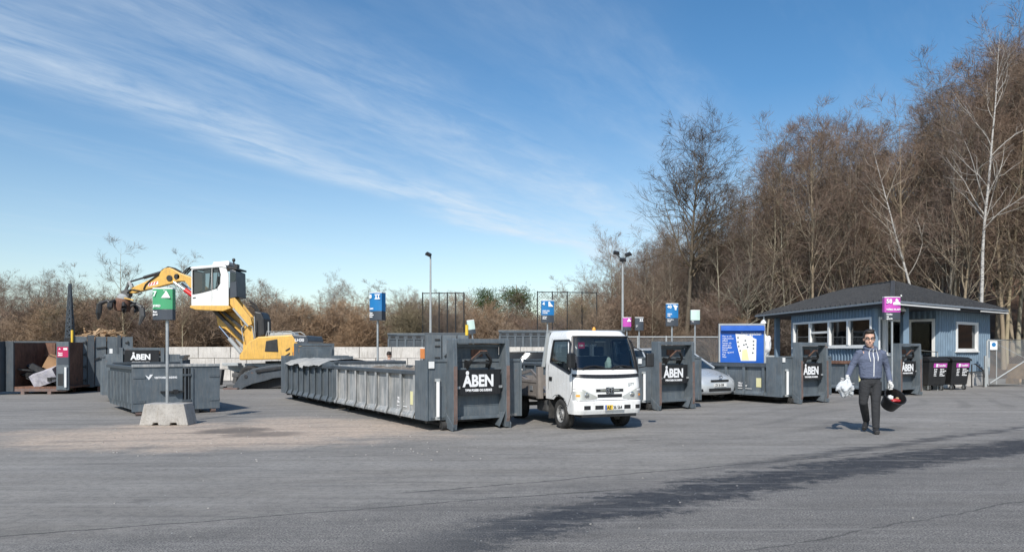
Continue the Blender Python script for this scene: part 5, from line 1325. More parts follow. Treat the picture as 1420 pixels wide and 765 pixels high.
# ------------------------------------------------------------------ wheels
def wheel(parent, c, r, w, axis='y', side=1, rim='silverw', tread=True, rim_r=0.58, holes=8, twin=False, hub=True):
    """tyre with a rim under it; side = direction of the outer face along the axle"""
    Ax = Matrix.Rotation(R(-90)*side, 4, 'X') if axis == 'y' else Matrix.Rotation(R(90)*side, 4, 'Y')
    M_ = Matrix.Translation(c) @ Ax
    q = MB(); h = w/2
    q.lathe([(r*rim_r,-h*0.8),(r*0.80,-h),(r*0.95,-h*0.92),(r,-h*0.7),(r,-h*0.25),(r*0.985,-h*0.2),(r*0.985,h*0.2),(r,h*0.25),(r,h*0.7),(r*0.95,h*0.92),(r*0.80,h),(r*rim_r,h*0.8)], 36, M_)
    wl = q.build('wheel', MT['rubber'], parent, smooth='all'); wl.data.set_sharp_from_angle(angle=R(60))
    q = MB()
    q.lathe([(r*rim_r*1.02,h*0.86),(r*rim_r*0.95,h*0.80),(r*rim_r*0.9,h*0.35),(r*rim_r*0.5,h*0.42),(r*0.22,h*0.55),(r*0.20,h*0.75),(r*0.001,h*0.78)], 30, M_)
    q.lathe([(r*rim_r*1.0,-h*0.78),(r*rim_r*0.9,-h*0.5),(0.001,-h*0.4)], 24, M_)
    rm = q.build('rim', MT[rim], wl, smooth='all'); rm.data.set_sharp_from_angle(angle=R(40))
    q = MB()
    for k in range(holes):
        a = 2*PI*k/holes; p = M_ @ Vector((math.cos(a)*r*rim_r*0.70, math.sin(a)*r*rim_r*0.70, h*0.40)); p2 = M_ @ Vector((math.cos(a)*r*rim_r*0.70, math.sin(a)*r*rim_r*0.70, h*0.36+0.012))
        q.cyl(p, p + (p2-p).normalized()*0.012 if (p2-p).length > 1e-6 else p2, r*rim_r*0.11, n=8)
    for k in range(5):
        a = 2*PI*k/5; p = M_ @ Vector((math.cos(a)*r*0.14, math.sin(a)*r*0.14, h*0.775)); q.cyl(p, M_ @ Vector((math.cos(a)*r*0.14, math.sin(a)*r*0.14, h*0.85)), r*0.025, n=6)
    q.build('rim_holes', MT['dark'], rm)
    return wl

# ------------------------------------------------------------------ cab / car shells with real window openings
def pip(p, poly):
    x, y = p; ins = False; n = len(poly)
    for i in range(n):
        x0,y0 = poly[i]; x1,y1 = poly[(i+1)%n]
        if (y0 > y) != (y1 > y) and x < (x1-x0)*(y-y0)/(y1-y0)+x0: ins = not ins
    return ins
class Shell:
    """body built as stacked horizontal outlines: fx(z) front, rx(z) rear, hw(z) half width, rc(z) front corner radius"""
    def __init__(s, fx, rx, hw, rc, z0, z1, dz=0.03, ds=0.035, rcr=None, xs_ref=None):
        s.fx, s.rx, s.hw, s.rc = fx, rx, hw, rc; s.rcr = rcr or (lambda z: 0.06)
        s.zs = list(np.linspace(z0, z1, int((z1-z0)/dz)+1))
        zr = (z0+z1)/2; Ls = abs(fx(zr)-rx(zr)); s.na = max(6,int(Ls/ds)); s.nc = 7; s.nf = max(6, int(2*hw(zr)/ds))
        s.n = len(s.pt(zr))
    def pt(s, z):
        fx, rx, hw, rc, rr = s.fx(z), s.rx(z), s.hw(z), s.rc(z), s.rcr(z); P_ = []
        for k in range(s.na+1): P_.append((rx+rr+(fx-rc-rx-rr)*k/s.na, -hw, 's', -1))
        for k in range(1, s.nc): a = -PI/2+PI/2*k/s.nc; P_.append((fx-rc+rc*math.cos(a), -hw+rc+rc*math.sin(a), 'f', 0))
        for k in range(s.nf+1): P_.append((fx, -hw+rc+(2*hw-2*rc)*k/s.nf, 'f', 0))
        for k in range(1, s.nc): a = PI/2*k/s.nc; P_.append((fx-rc+rc*math.cos(a), hw-rc+rc*math.sin(a), 'f', 0))
        for k in range(s.na+1): P_.append((fx-rc-(fx-rc-rx-rr)*k/s.na, hw, 's', 1))
        for k in range(1, 4): a = PI/2+PI/2*k/4; P_.append((rx+rr+rr*math.cos(a), hw-rr+rr*math.sin(a), 'r', 0))
        for k in range(9): P_.append((rx, hw-rr-(2*hw-2*rr)*k/8, 'r', 0))
        for k in range(1, 4): a = PI+PI/2*k/4; P_.append((rx+rr+rr*math.cos(a), -hw+rr+rr*math.sin(a), 'r', 0))
        return P_
    def mesh(s, test, top=None, bottom=True):
        """test(kind, side, x, y, z) -> None keep, 'cut' drop, or a glass name"""
        body = MB(); gl = {}; rows = []
        for z in s.zs: rows.append([(p[0],p[1],z) for p in s.pt(z)])
        meta = s.pt(s.zs[0]); n = s.n
        V = [v for r in rows for v in r]; keep = []; g = {}
        for j in range(len(rows)-1):
            for i in range(n):
                i2 = (i+1) % n
                a = rows[j][i]; b = rows[j][i2]; c = rows[j+1][i2]; d = rows[j+1][i]
                cx, cy, cz = [(a[k]+b[k]+c[k]+d[k])/4 for k in range(3)]
                kd = meta[i][2]; sd_ = meta[i][3]
                r_ = test(kd, sd_, cx, cy, cz)
                f = (j*n+i, j*n+i2, (j+1)*n+i2, (j+1)*n+i)
                if r_ is None: keep.append(f)
                elif r_ != 'cut': g.setdefault(r_, []).append(f)
        if top: # closing rings
            last = rows[-1]; base = (len(rows)-1)*n
            for (dz, sc, dx) in top:
                cxm = (s.fx(s.zs[-1])+s.rx(s.zs[-1]))/2
                o = len(V)
                for v in last: V.append((cxm+(v[0]-cxm)*sc[0]+dx, v[1]*sc[1], s.zs[-1]+dz))
                for i in range(n): keep.append((base+i, base+(i+1)%n, o+(i+1)%n, o+i))
                base = o
            keep.append(tuple(base+i for i in range(n)))
        if bottom: keep.append(tuple(range(n-1,-1,-1)))
        body.add(V, keep)
        out = {}
        for k, fs in g.items():
            m_ = MB(); used = sorted({i for f in fs for i in f}); mp = {u: t for t, u in enumerate(used)}
            m_.add([(V[u][0]*0.998, V[u][1]*0.995, V[u][2]) for u in used], [tuple(mp[i] for i in f) for f in fs]); out[k] = m_
        return body, out
MT['tpaint'] = paint('white_vehicle_paint', (0.80,0.80,0.78), 0.28, var=0.04, dirt=(0.42,0.37,0.30), dirt_amt=0.30, bmp=0, coat=0.5)
MT['spaint'] = paint('silver_vehicle_paint', (0.55,0.58,0.60), 0.3, metal=0.3, var=0.05, dirt=(0.3,0.28,0.25), dirt_amt=0.1, bmp=0, coat=0.6)
MT['kpaint'] = paint('black_vehicle_paint', (0.012,0.013,0.016), 0.25, var=0.1, bmp=0, coat=0.7)
MT['lamp'] = paint('lamp_reflector', (0.75,0.76,0.78), 0.15, metal=0.7, var=0.2, bmp=0)
MT['interior'] = paint('cab_interior', (0.035,0.036,0.04), 0.8, var=0.2)
MT['dash'] = paint('grey_dashboard', (0.16,0.17,0.17), 0.7, var=0.15)
MT['amber'] = paint('amber_lens', (0.8,0.32,0.03), 0.3, var=0.05, bmp=0)
MT['bedgrey'] = paint('worn_bed_side', (0.17,0.15,0.135), 0.6, var=0.25, dirt=(0.30,0.26,0.22), dirt_amt=0.6, rust=0.1)
MT['chassis'] = paint('chassis_grey', (0.07,0.072,0.075), 0.6, var=0.3, dirt=(0.16,0.15,0.13), dirt_amt=0.5)

# ------------------------------------------------------------------ white flatbed truck
hd = Vector((0.38,-0.925,0)).normalized(); lat = Vector((-hd.y, hd.x, 0))     # lat = local +y
HWT = 0.755
fl = Vector((1.19,13.64,0)); nose = fl + lat*HWT
T = thing('truck', 'white flatbed truck with a grey drop-side bed parked between two hook-lift containers', 'truck', nose, math.atan2(hd.y, hd.x))
ip = lambda xs_, ys_: (lambda z: float(np.interp(z, xs_, ys_)))
fx = ip([0.32,0.40,0.56,0.60,0.85,1.02,1.12,1.19,1.30,1.60,1.82,1.88], [0.0,0.035,0.04,0.0,-0.01,-0.035,-0.075,-0.11,-0.145,-0.235,-0.32,-0.42])
hwf = ip([0.32,0.6,1.1,1.3,1.6,1.82,1.88],[0.735,0.75,0.755,0.745,0.705,0.665,0.635])
rcf = ip([0.32,1.0,1.2,1.88],[0.16,0.19,0.22,0.20])
sh = Shell(fx, lambda z: -1.36, hwf, rcf, 0.32, 1.88, 0.026, 0.03)
side_win = [(-1.07,1.74),(-0.40,1.74),(-0.33,1.70),(-0.20,1.12),(-0.24,1.10),(-1.10,1.31)]
WX, WZ, WR = -0.69, 0.29, 0.365
def ttest(kd, sd_, x, y, z):
    if kd == 's':
        if pip((x,z), side_win): return 'side_window' if sd_ < 0 else 'side_window_far'
        if (x-WX)**2+(z-WZ)**2 < WR**2: return 'cut'
        if x < WX and z < 0.56: return 'cut'
    if kd == 'r' and z < 0.56: return 'cut'
    if kd == 'r' and 1.32 < z < 1.68 and abs(y) < 0.5: return 'rear_window'
    if kd == 'f' and 1.185 < z < 1.81 and abs(y) < hwf(z)-0.055: return 'windscreen'
    return None
b, gl = sh.mesh(ttest, top=[(0.035,(0.975,0.965),-0.012),(0.055,(0.90,0.90),-0.03),(0.065,(0.6,0.7),-0.05)], bottom=False)
cab = b.build('cab', MT['tpaint'], T, smooth='all'); cab.data.set_sharp_from_angle(angle=R(38))
for k, m_ in gl.items(): m_.build(k.replace('_far',''), MT['glass'], cab, smooth='all')
def on_side(x, z, s=-1, off=0.006): return (x, s*(hwf(z)+off), z)
pl = side_win + [side_win[0]]
for s in (-1,1):
    q = MB()
    for a_, b_ in zip(pl[:-1], pl[1:]):
        q.tube([on_side(a_[0]+(b_[0]-a_[0])*k/6, a_[1]+(b_[1]-a_[1])*k/6, s, 0.0) for k in range(7)], 0.021, 6)
    q.build('window_seal', MT['plastic'], cab, smooth=True)
def front_pt(y, z, off=0.0):
    hw_, rc_, f_ = hwf(z), rcf(z), fx(z); ya = abs(y)
    if ya <= hw_-rc_: return (f_+off, y, z)
    t_ = min(1.0, (ya-(hw_-rc_))/rc_); a = math.asin(t_); return (f_-rc_+(rc_+off)*math.cos(a), math.copysign(hw_-rc_+(rc_+off)*math.sin(a), y), z)
q = MB()
ys = lambda z: hwf(z)-0.055
ring = [front_pt(-ys(1.185)+2*ys(1.185)*k/30, 1.185) for k in range(31)] + [front_pt(ys(1.185+(0.625*k/10)), 1.185+0.625*k/10) for k in range(11)] + [front_pt(ys(1.81)-2*ys(1.81)*k/30, 1.81) for k in range(31)] + [front_pt(-ys(1.81-(0.625*k/10)), 1.81-0.625*k/10) for k in range(11)]
q.tube(ring, 0.022, 6); q.build('screen_seal', MT['plastic'], cab, smooth=True)
def band(y0, y1, zl, zh, off, mat, name, parent, n=24, smooth=True):
    """panel that follows the curved nose; zl/zh may be functions of y"""
    q = MB(); V = []; 
    for k in range(n+1):
        y = y0+(y1-y0)*k/n; a = zl(y) if callable(zl) else zl; b_ = zh(y) if callable(zh) else zh
        for m_ in range(5): V.append(front_pt(y, a+(b_-a)*m_/4, off))
    q.add(V, [(k*5+m_, (k+1)*5+m_, (k+1)*5+m_+1, k*5+m_+1) for k in range(n) for m_ in range(4)])
    for k in range(n): 
        y = y0+(y1-y0)*k/n
    return q.build(name, MT[mat], parent, smooth=smooth)
band(-0.73,0.73,lambda y: 1.005+0.03*(abs(y)/0.75)**2,lambda y: 1.075+0.02*(abs(y)/0.75)**2,0.012,'plastic','black_nose_strip',cab)
band(-0.70,0.70,0.583,0.590,0.010,'plastic','bumper_seam',cab)
for s in (-1,1):
    lo_ = lambda y: 0.60+0.03*max(0,(0.42-abs(y)))/0.2; hi_ = lambda y: 0.655+0.155*min(1,max(0,(abs(y)-0.28)/0.33))
    hl = band(s*0.28,s*0.742,lo_,hi_,0.010,'lamp','headlight',cab)
    band(s*0.60,s*0.735,lambda y: hi_(y)-0.05,lambda y: hi_(y)-0.012,0.014,'white','marker_lamp',hl)
    q = MB(); c0_ = front_pt(s*0.50,0.68,0.012); q.lathe([(0.001,0.012),(0.045,0.01),(0.055,0.0)],16,Matrix.Translation(c0_) @ Matrix.Rotation(R(90),4,'Y')); q.build('bulb_bowl', MT['chrome'], hl, smooth=True)
    band(s*0.64,s*0.70,0.66,0.70,0.016,'amber','turn_signal',hl,n=4)
# grille
for z0_, z1_ in ((0.745,0.80),(0.64,0.70)):
    band(-0.30 if z0_ > 0.7 else -0.27,0.30 if z0_ > 0.7 else 0.27,z0_,z1_,0.008,'plastic','grille',cab)
for s in (-1,1): band(s*0.09,s*0.21,0.765,0.783,0.013,'chrome','chrome_dash',cab,n=4)
def ring_logo(parent, c, rx, rz_, mat, Mrot=None):
    em = None
    for (ax_, az_, dz_) in ((1,1,0),(0.42,0.98,0.0),(0.72,0.42,0.36)):
        q = MB(); pts = [Vector((c[0]+0.004*(1-ax_), c[1]+rx*ax_*math.cos(2*PI*k/28), c[2]+rz_*(dz_+az_*math.sin(2*PI*k/28)))) for k in range(29)]
        q.tube(pts, rx*0.085, 6, cap=False); o = q.build('emblem' if em is None else 'emblem_ring', MT[mat], parent if em is None else em, smooth=True)
        em = em or o
    return em
band(-0.085,0.085,0.715,0.83,0.016,'plastic','emblem_field',cab,n=8)
ring_logo(cab, (fx(0.77)+0.026,0,0.772), 0.078, 0.052, 'chrome')
text('lettering','DYNA',0.075,MT['chrome'],cab,front_pt(0.40,0.865,0.03),(-0.22,1,0),(-0.08,0,1),bold=0.001,sx=1.25)
# bumper slots and plate
for y0_,y1_ in ((-0.58,-0.44),(-0.34,-0.16),(0.30,0.44),(0.55,0.66)): band(y0_,y1_,0.415,0.49,0.006,'plastic','bumper_slot',cab,n=6)
q = MB(); q.box(0.06,0.07,-0.14,0.28,0.40,0.50); pt_ = q.build('number_plate', MT['white'], cab)
q = MB(); q.box(0.0705,0.0715,-0.105,0.03,0.405,0.495); q.build('yellow_field', MT['yellowp'], pt_); q = MB(); q.box(0.0705,0.0715,-0.138,-0.106,0.405,0.495); q.build('blue_field', MT['blueb'], pt_)
text('lettering','AE',0.095,MT['board'],pt_,(0.073,-0.10,0.415),(0,1,0),(0,0,1),bold=0.002,sx=0.85)
text('lettering','36 564',0.095,MT['board'],pt_,(0.073,0.035,0.415),(0,1,0),(0,0,1),bold=0.002,sx=0.75)
q = MB(); q.box(-0.30,0.0,-0.60,0.60,0.26,0.318); q.build('under_bumper', MT['plastic'], T, bevel=0.01)
# door shut lines, handle
q = MB()
for pl_ in ([(-0.115,1.10),(-0.10,0.95),(-0.13,0.75),(-0.24,0.58),(-0.33,0.46)],[(-1.16,1.78),(-1.18,1.2),(-1.17,0.75)],[(-0.98,0.60),(-0.9,0.64),(-0.69,0.67),(-0.45,0.60),(-0.35,0.47)]):
    for s in (-1,1): q.tube([on_side(a_,b_,s,0.0005) for a_,b_ in pl_],0.006,5)
q.build('shut_lines', MT['chassis'], cab)
for s in (-1,1):
    q = MB(); y0_,y1_ = sorted((s*0.752,s*0.770)); q.box(-1.13,-1.00,y0_,y1_,0.93,1.01); q.build('door_handle', MT['plastic'], cab, bevel=0.01)
# wipers, mirrors, beacon
for a_, b_, c_ in ((-0.55,1.20,-0.10),(0.10,1.20,0.52)):
    q = MB(); p_ = [Vector(front_pt(a_+(c_-a_)*k/6, 1.185+0.055*math.sin(k/6*PI*0.9), 0.035)) for k in range(7)]; q.tube(p_,0.008,5)
    q.tube([Vector(front_pt(a_-0.02+(c_-a_)*k/6+0.05, 1.215+0.03*math.sin(k/6*PI), 0.03)) for k in range(7)],0.012,5); q.build('wiper', MT['plastic'], cab)
for s in (-1,1):
    q = MB(); q.tube([on_side(-0.16,1.2,s),(0.04,s*0.87,1.24),(0.05,s*0.88,1.45)],0.012,6); q.tube([on_side(-0.30,1.62,s),(0.05,s*0.88,1.45)],0.010,6); m0 = q.build('mirror_arm', MT['plastic'], cab)
    q = MB(); M_ = Matrix.Translation((0.06,s*0.865,1.365)) @ Matrix.Rotation(R(-s*12),4,'Z'); q.box(-0.045,0.045,-0.08,0.08,-0.15,0.13,M_); q.build('mirror', MT['plastic'], m0, bevel=0.03)
q = MB(); q.lathe([(0.036,1.935),(0.033,1.98),(0.02,2.01),(0.001,2.015)],14,Matrix.Translation((-0.72,0.05,0.0))); q.build('beacon', MT['amber'], cab, smooth=True)
# interior
q = MB(); q.box(-1.30,-0.20,-0.66,0.66,0.60,0.70); q.box(-0.42,-0.20,-0.62,0.62,0.701,1.13); q.build('dashboard', MT['dash'], cab, bevel=0.03)
for y_ in (-0.36,0.05,0.40):
    q = MB(); q.box(-1.15,-0.70,y_-0.18,y_+0.18,0.72,0.90); q.box(-1.22,-1.08,y_-0.18,y_+0.18,0.90,1.42); q.box(-1.20,-1.10,y_-0.10,y_+0.10,1.43,1.62); q.build('seat', MT['interior'], cab, bevel=0.03)
q = MB(); Ms = Matrix.Translation((-0.52,0.40,1.15)) @ Matrix.Rotation(R(35),4,'Y'); q.tube([Ms @ Vector((0.18*math.cos(2*PI*k/20),0.18*math.sin(2*PI*k/20),0)) for k in range(21)],0.014,6,cap=False); q.bar(Ms @ Vector((-0.17,0,0)),Ms @ Vector((0.17,0,0)),0.05,0.02); q.cyl((-0.44,0.40,1.02),(-0.50,0.40,1.14),0.03); q.build('steering_wheel', MT['plastic'], cab, smooth=True)
q = MB(); q.box(-0.40,-0.37,-0.12,0.12,1.70,1.76); q.cyl((-0.385,0,1.76),(-0.385,0,1.86),0.008); q.build('rear_view_mirror', MT['dash'], cab, bevel=0.01)
q = MB(); q.box(-0.36,-0.352,-0.50,-0.36,1.58,1.70); st_ = q.build('screen_sticker', MT['crimson'], cab); text('lettering','TAXI'[:0]+'CSK',0.05,MT['letter'],st_,(-0.349,-0.48,1.62),(0,1,0),(0,0,1),bold=0.002)
o = lump('tissue_packet', 'crumpled blue and white packet on the dashboard of the white truck', 'packet', (0,0,0), 0.06,0.07,0.13, MT['mint'], 3, 0.3, n=12); pw = nose + hd*(-0.33) + lat*0.16; o.location = (pw.x,pw.y,1.25)
# chassis and bed
q = MB()
for s in (-1,1): q.box(-4.3,-0.3,s*0.32-0.04,s*0.32+0.04,0.42,0.56)
for x in (-4.2,-3.2,-2.2,-1.5): q.box(x,x+0.08,-0.28,0.28,0.44,0.54)
q.box(-3.1,-3.0,-0.62,0.62,0.28,0.36); q.build('chassis', MT['chassis'], T)
for s in (-1,1):
    q = MB(); y0_,y1_ = sorted((s*0.42,s*0.66)); q.box(-1.98,-1.42,y0_,y1_,0.26,0.50); q.build('fuel_tank', MT['chassis'], T, bevel=0.05)
    q = MB(); y0_,y1_ = sorted((s*0.50,s*0.74)); q.box(-1.20,-1.18,y0_,y1_,0.16,0.60); q.build('mud_flap', MT['rubber'], T)
    wheel(T, (WX, s*0.635, WZ), 0.29, 0.20, 'y', s, holes=10)
    wheel(T, (-3.05, s*0.60, WZ), 0.29, 0.28, 'y', s, holes=10)
# black wheel wells
q = MB(); q.box(-1.10,-0.30,-0.55,0.55,0.30,0.58); q.build('engine_bay', MT['dark'], T)
q = MB(); q.box(-4.4,-1.50,-0.80,0.80,0.60,0.66); q.box(-4.4,-1.50,-0.45,-0.35,0.561,0.599); q.box(-4.4,-1.50,0.35,0.45,0.561,0.599); q.build('bed_floor', MT['bedgrey'], T)
for s in (-1,1):
    q = MB(); y0_,y1_ = sorted((s*0.801,s*0.835)); q.box(-4.38,-1.56,y0_,y1_,0.56,0.92)
    y0_,y1_ = sorted((s*0.836,s*0.846)); q.box(-4.38,-1.56,y0_,y1_,0.58,0.62); q.box(-4.38,-1.56,y0_,y1_,0.86,0.90); sd2 = q.build('drop_side', MT['bedgrey'], T, bevel=0.006)
    q = MB()
    for x in (-1.9,-3.0): q.box(x,x+0.14,*sorted((s*0.847,s*0.86)),0.70,0.80)
    q.build('side_latch', MT['galv'], sd2)
    q = MB(); q.box(-1.55,-1.45,*sorted((s*0.74,s*0.86)),0.54,1.20); q.build('bed_post', MT['bedgrey'], T, bevel=0.008)
    q = MB(); q.bar((-1.50,s*0.72,1.20),(-1.50,s*0.60,1.96),0.05,0.06); q.build('rack_post', MT['galvp'], T)
q = MB(); q.bar((-1.50,-0.64,1.93),(-1.50,0.64,1.93),0.05,0.05); q.bar((-1.50,-0.60,1.30),(-1.50,0.60,1.30),0.05,0.05)
for k in range(7): q.bar((-1.50,-0.54+k*0.18,1.325),(-1.50,-0.54+k*0.18,1.905),0.02,0.02)
q.build('head_rack', MT['galvp'], T)
q = MB(); q.box(-4.42,-4.38,-0.80,0.80,0.60,0.92); q.build('tail_board', MT['bedgrey'], T)
q = MB(); q.bar((-1.7,-0.72,0.93),(-2.4,-0.60,1.10),0.04,0.06); q.bar((-2.4,-0.6,1.10),(-3.4,-0.6,0.95),0.04,0.06); q.bar((-1.6,-0.7,0.70),(-3.9,-0.5,1.12),0.12,0.04)
tag(q.build('metal_scrap', MT['bedgrey']), 'loose metal lengths lying on the bed of the white truck', 'scrap'); bpy.data.objects['metal_scrap'].matrix_world = T.matrix_basis.copy()
bpy.data.objects['metal_scrap'].location = T.location; bpy.data.objects['metal_scrap'].rotation_euler = T.rotation_euler

# ------------------------------------------------------------------ cars
def car(name, label, loc, rz, Lc, Wc, Hc, pmat, belt, hood_x, screen_x0, screen_x1, rear_x1, rear_x0, plate=None, wr=0.30, hoodz=None, glass='glassd', tallback=True):
    """nose toward +x, nose at x=0"""
    t = thing(name, label, 'car', loc, rz); hw = Wc/2
    zb = 0.22
    # lower body as cross sections along x
    xs_ = [0.0,-0.06,-0.16,-0.35,-0.70,hood_x,(hood_x-Lc+0.5)/2,-Lc+0.5,-Lc+0.15,-Lc]
    hz0 = hoodz or belt-0.08
    zt_ = [0.58,0.70,0.77,0.83,hz0-0.03,hz0+0.02,belt,belt+0.02,belt,0.78]
    hws = [0.66*hw,0.80*hw,0.89*hw,0.95*hw,0.99*hw,hw,hw,0.99*hw,0.93*hw,0.85*hw]
    zbs = [0.30,0.24,0.21,zb,zb,zb,zb,zb,zb,0.36]
    X_ = np.linspace(0,-Lc,64); V = []; m_ = 22
    for x in X_:
        u = -x; xi = [-v for v in xs_]; a = np.interp(u,xi,zt_); w_ = np.interp(u,xi,hws); b_ = np.interp(u,xi,zbs)
        for k in range(m_):
            th = -PI/2 + 2*PI*k/m_; c_, s_ = math.cos(th), math.sin(th); e = 0.45
            y = w_*math.copysign(abs(c_)**e, c_); z = (a+b_)/2+(a-b_)/2*math.copysign(abs(s_)**e, s_)
            y *= 1-0.10*max(0,(z-0.62))/0.5; V.append((x,y,z))
    fs = []
    wxs = (-0.82*1.0, -Lc+0.78)
    for i in range(63):
        for k in range(m_):
            f = (i*m_+k, i*m_+(k+1)%m_, (i+1)*m_+(k+1)%m_, (i+1)*m_+k)
            cx = sum(V[j][0] for j in f)/4; cz = sum(V[j][2] for j in f)/4; cy = abs(sum(V[j][1] for j in f)/4)
            if cy > hw*0.6 and any((cx-w_)**2+(cz-wr)**2 < (wr+0.05)**2 for w_ in wxs): continue
            fs.append(f)
    fs.append(tuple(range(m_))); fs.append(tuple(63*m_+k for k in range(m_)))
    q = MB(); q.add(V,fs); body = q.build('body', MT[pmat], t, smooth='all'); body.data.set_sharp_from_angle(angle=R(45))
    q = MB(); q.box(-Lc+0.25,-0.25,-hw*0.72,hw*0.72,0.25,0.55); q.build('underbody', MT['dark'], t)
    # greenhouse: pillars in paint, panes between
    zr = Hc; tw = hw*0.72; bw_ = hw*0.90; zb2 = belt-0.02
    def gp(u, v, s):  # u 0..1 front to rear, v 0..1 belt to roof
        xb_ = screen_x0+(rear_x0-screen_x0)*u; xt_ = screen_x1+(rear_x1-screen_x1)*u
        return Vector((xb_+(xt_-xb_)*v, s*(bw_+(tw-bw_)*v), (hz0 if u < 0.15 else zb2)*(1-v)+zr*v))
    q = MB(); A_, B_ = screen_x1, rear_x1; rf = []
    nx, ny = 14, 10
    for i in range(nx+1):
        for j in range(ny+1):
            u = i/nx; v = -1+2*j/ny; rf.append((A_+(B_-A_)*u, v*tw, zr-0.02+0.055*math.sin(PI*min(1,max(0,u)))**0.5*(1-0.6*v*v)))
    q.add(rf,[(i*(ny+1)+j,(i+1)*(ny+1)+j,(i+1)*(ny+1)+j+1,i*(ny+1)+j+1) for i in range(nx) for j in range(ny)]); q.box(B_,A_,-tw,tw,zr-0.05,zr-0.02); q.build('roof', MT[pmat], body, smooth='all')
    q = MB()
    for s in (-1,1):
        for u in (0.0,0.38,0.70,1.0): q.bar(gp(u,0,s),gp(u,1,s)-Vector((0,0,0.02)),0.07 if u in (0,1.0) else 0.05,0.05,(0,1,0))
        q.bar(gp(0,1,s)-Vector((0,0,0.02)),gp(1,1,s)-Vector((0,0,0.02)),0.05,0.06)
    q.build('pillars', MT[pmat], body, bevel=0.01)
    def pane(nm, a,b_,c_,d_):
        q = MB(); n_ = 6; V2 = []
        for i in range(n_+1):
            for j in range(n_+1):
                u,v = i/n_, j/n_; p = a.lerp(b_,u).lerp(d_.lerp(c_,u),v); bul = 0.04*math.sin(PI*u)
                V2.append(p+ (Vector((1,0,0)) if nm == 'windscreen' else Vector((-1,0,0)) if nm == 'rear_window' else Vector((0,math.copysign(0.3,a.y),0)))*bul)
        q.add(V2,[(i*(n_+1)+j,(i+1)*(n_+1)+j,(i+1)*(n_+1)+j+1,i*(n_+1)+j+1) for i in range(n_) for j in range(n_)]); q.build(nm, MT[glass], body, smooth='all')
    pane('windscreen', gp(0,0,-1),gp(0,0,1),gp(0,1,1),gp(0,1,-1)); pane('rear_window', gp(1,0,1),gp(1,0,-1),gp(1,1,-1),gp(1,1,1))
    for s in (-1,1):
        for u0,u1 in ((0,0.38),(0.38,0.70),(0.70,1.0)): pane('side_window', gp(u0,0,s),gp(u1,0,s),gp(u1,1,s),gp(u0,1,s))
    for s in (-1,1):
        for y_ in (0,): pass
        q = MB(); q.box(screen_x0-0.9,screen_x0-0.75,s*0.38-0.22,s*0.38+0.22,belt-0.3,belt+0.28); q.box(screen_x0-1.75,screen_x0-1.6,s*0.38-0.22,s*0.38+0.22,belt-0.3,belt+0.25); q.build('seat', MT['interior'], body, bevel=0.05)
    for s in (-1,1):
        for w_ in wxs: wheel(t,(w_,s*(hw-0.115),wr),wr,0.19,'y',s,holes=7,rim_r=0.66)
        q = MB(); M_ = Matrix.Translation((screen_x0-0.35,s*(hw+0.07),belt+0.08)); q.box(-0.05,0.06,-0.09,0.09,-0.06,0.07,M_); q.build('mirror', MT[pmat], body, bevel=0.025)
        q = MB(); q.box(-1.9,-1.75,*sorted((s*(hw-0.01),s*(hw+0.015))),0.80,0.83); q.build('door_handle', MT['plastic'], body, bevel=0.006)
        q = MB(); q.add([(-0.085,s*hw*0.60,0.60),(-0.12,s*hw*0.78,0.60),(-0.42,s*hw*0.93,0.66),(-0.50,s*hw*0.90,0.83),(-0.30,s*hw*0.78,0.79),(-0.10,s*hw*0.62,0.68)],[(0,1,2,3,4,5)])
        for v in range(len(q.v)): x_,y_,z_ = q.v[v]; q.v[v] = (x_+0.035, y_*1.02, z_)
        q.build('headlight', MT['lamp'], body)
    q = MB(); q.box(-0.02,0.012,-hw*0.42,hw*0.42,0.61,0.67); q.build('grille', MT['plastic'], body, bevel=0.01)
    q = MB(); q.box(-0.03,0.02,-hw*0.52,hw*0.52,0.33,0.42); q.build('lower_grille', MT['plastic'], body, bevel=0.01)
    for s in (-1,1):
        q = MB(); q.box(-0.14,-0.04,*sorted((s*hw*0.66,s*hw*0.80)),0.33,0.41); q.build('fog_lamp_recess', MT['plastic'], body, bevel=0.01)
    if plate:
        q = MB(); q.box(0.02,0.03,-0.25,0.25,0.46,0.565); p_ = q.build('number_plate', MT['white'], body); text('lettering',plate,0.10,MT['board'],p_,(0.032,-0.225,0.48),(0,1,0),(0,0,1),bold=0.002,sx=0.82)
    q = MB(); q.cyl((-Lc+0.3,0,0.6),(-Lc+0.3,0,0.62),0.01); 
    return t, body
cc = Vector((6.17,21.40,0)); t, body = car('parked_car', 'silver people carrier with its nose between two hook-lift containers', cc, math.atan2(ND.y,ND.x), 4.3, 1.75, 1.58, 'spaint', 0.98, -1.05, -0.95, -1.95, -3.95, -4.2, plate='ZX 26 508', wr=0.30, hoodz=0.98)
ring_logo(body, (0.03,0,0.74), 0.075, 0.05, 'chrome')
t, body = car('parked_car', 'black car parked across behind the nearest container and the truck bed', (-2.05,28.2,0), R(180-4), 4.5, 1.8, 1.47, 'kpaint', 1.03, -1.05, -1.0, -1.75, -4.1, -4.4, wr=0.33, hoodz=0.95, glass='glassk')

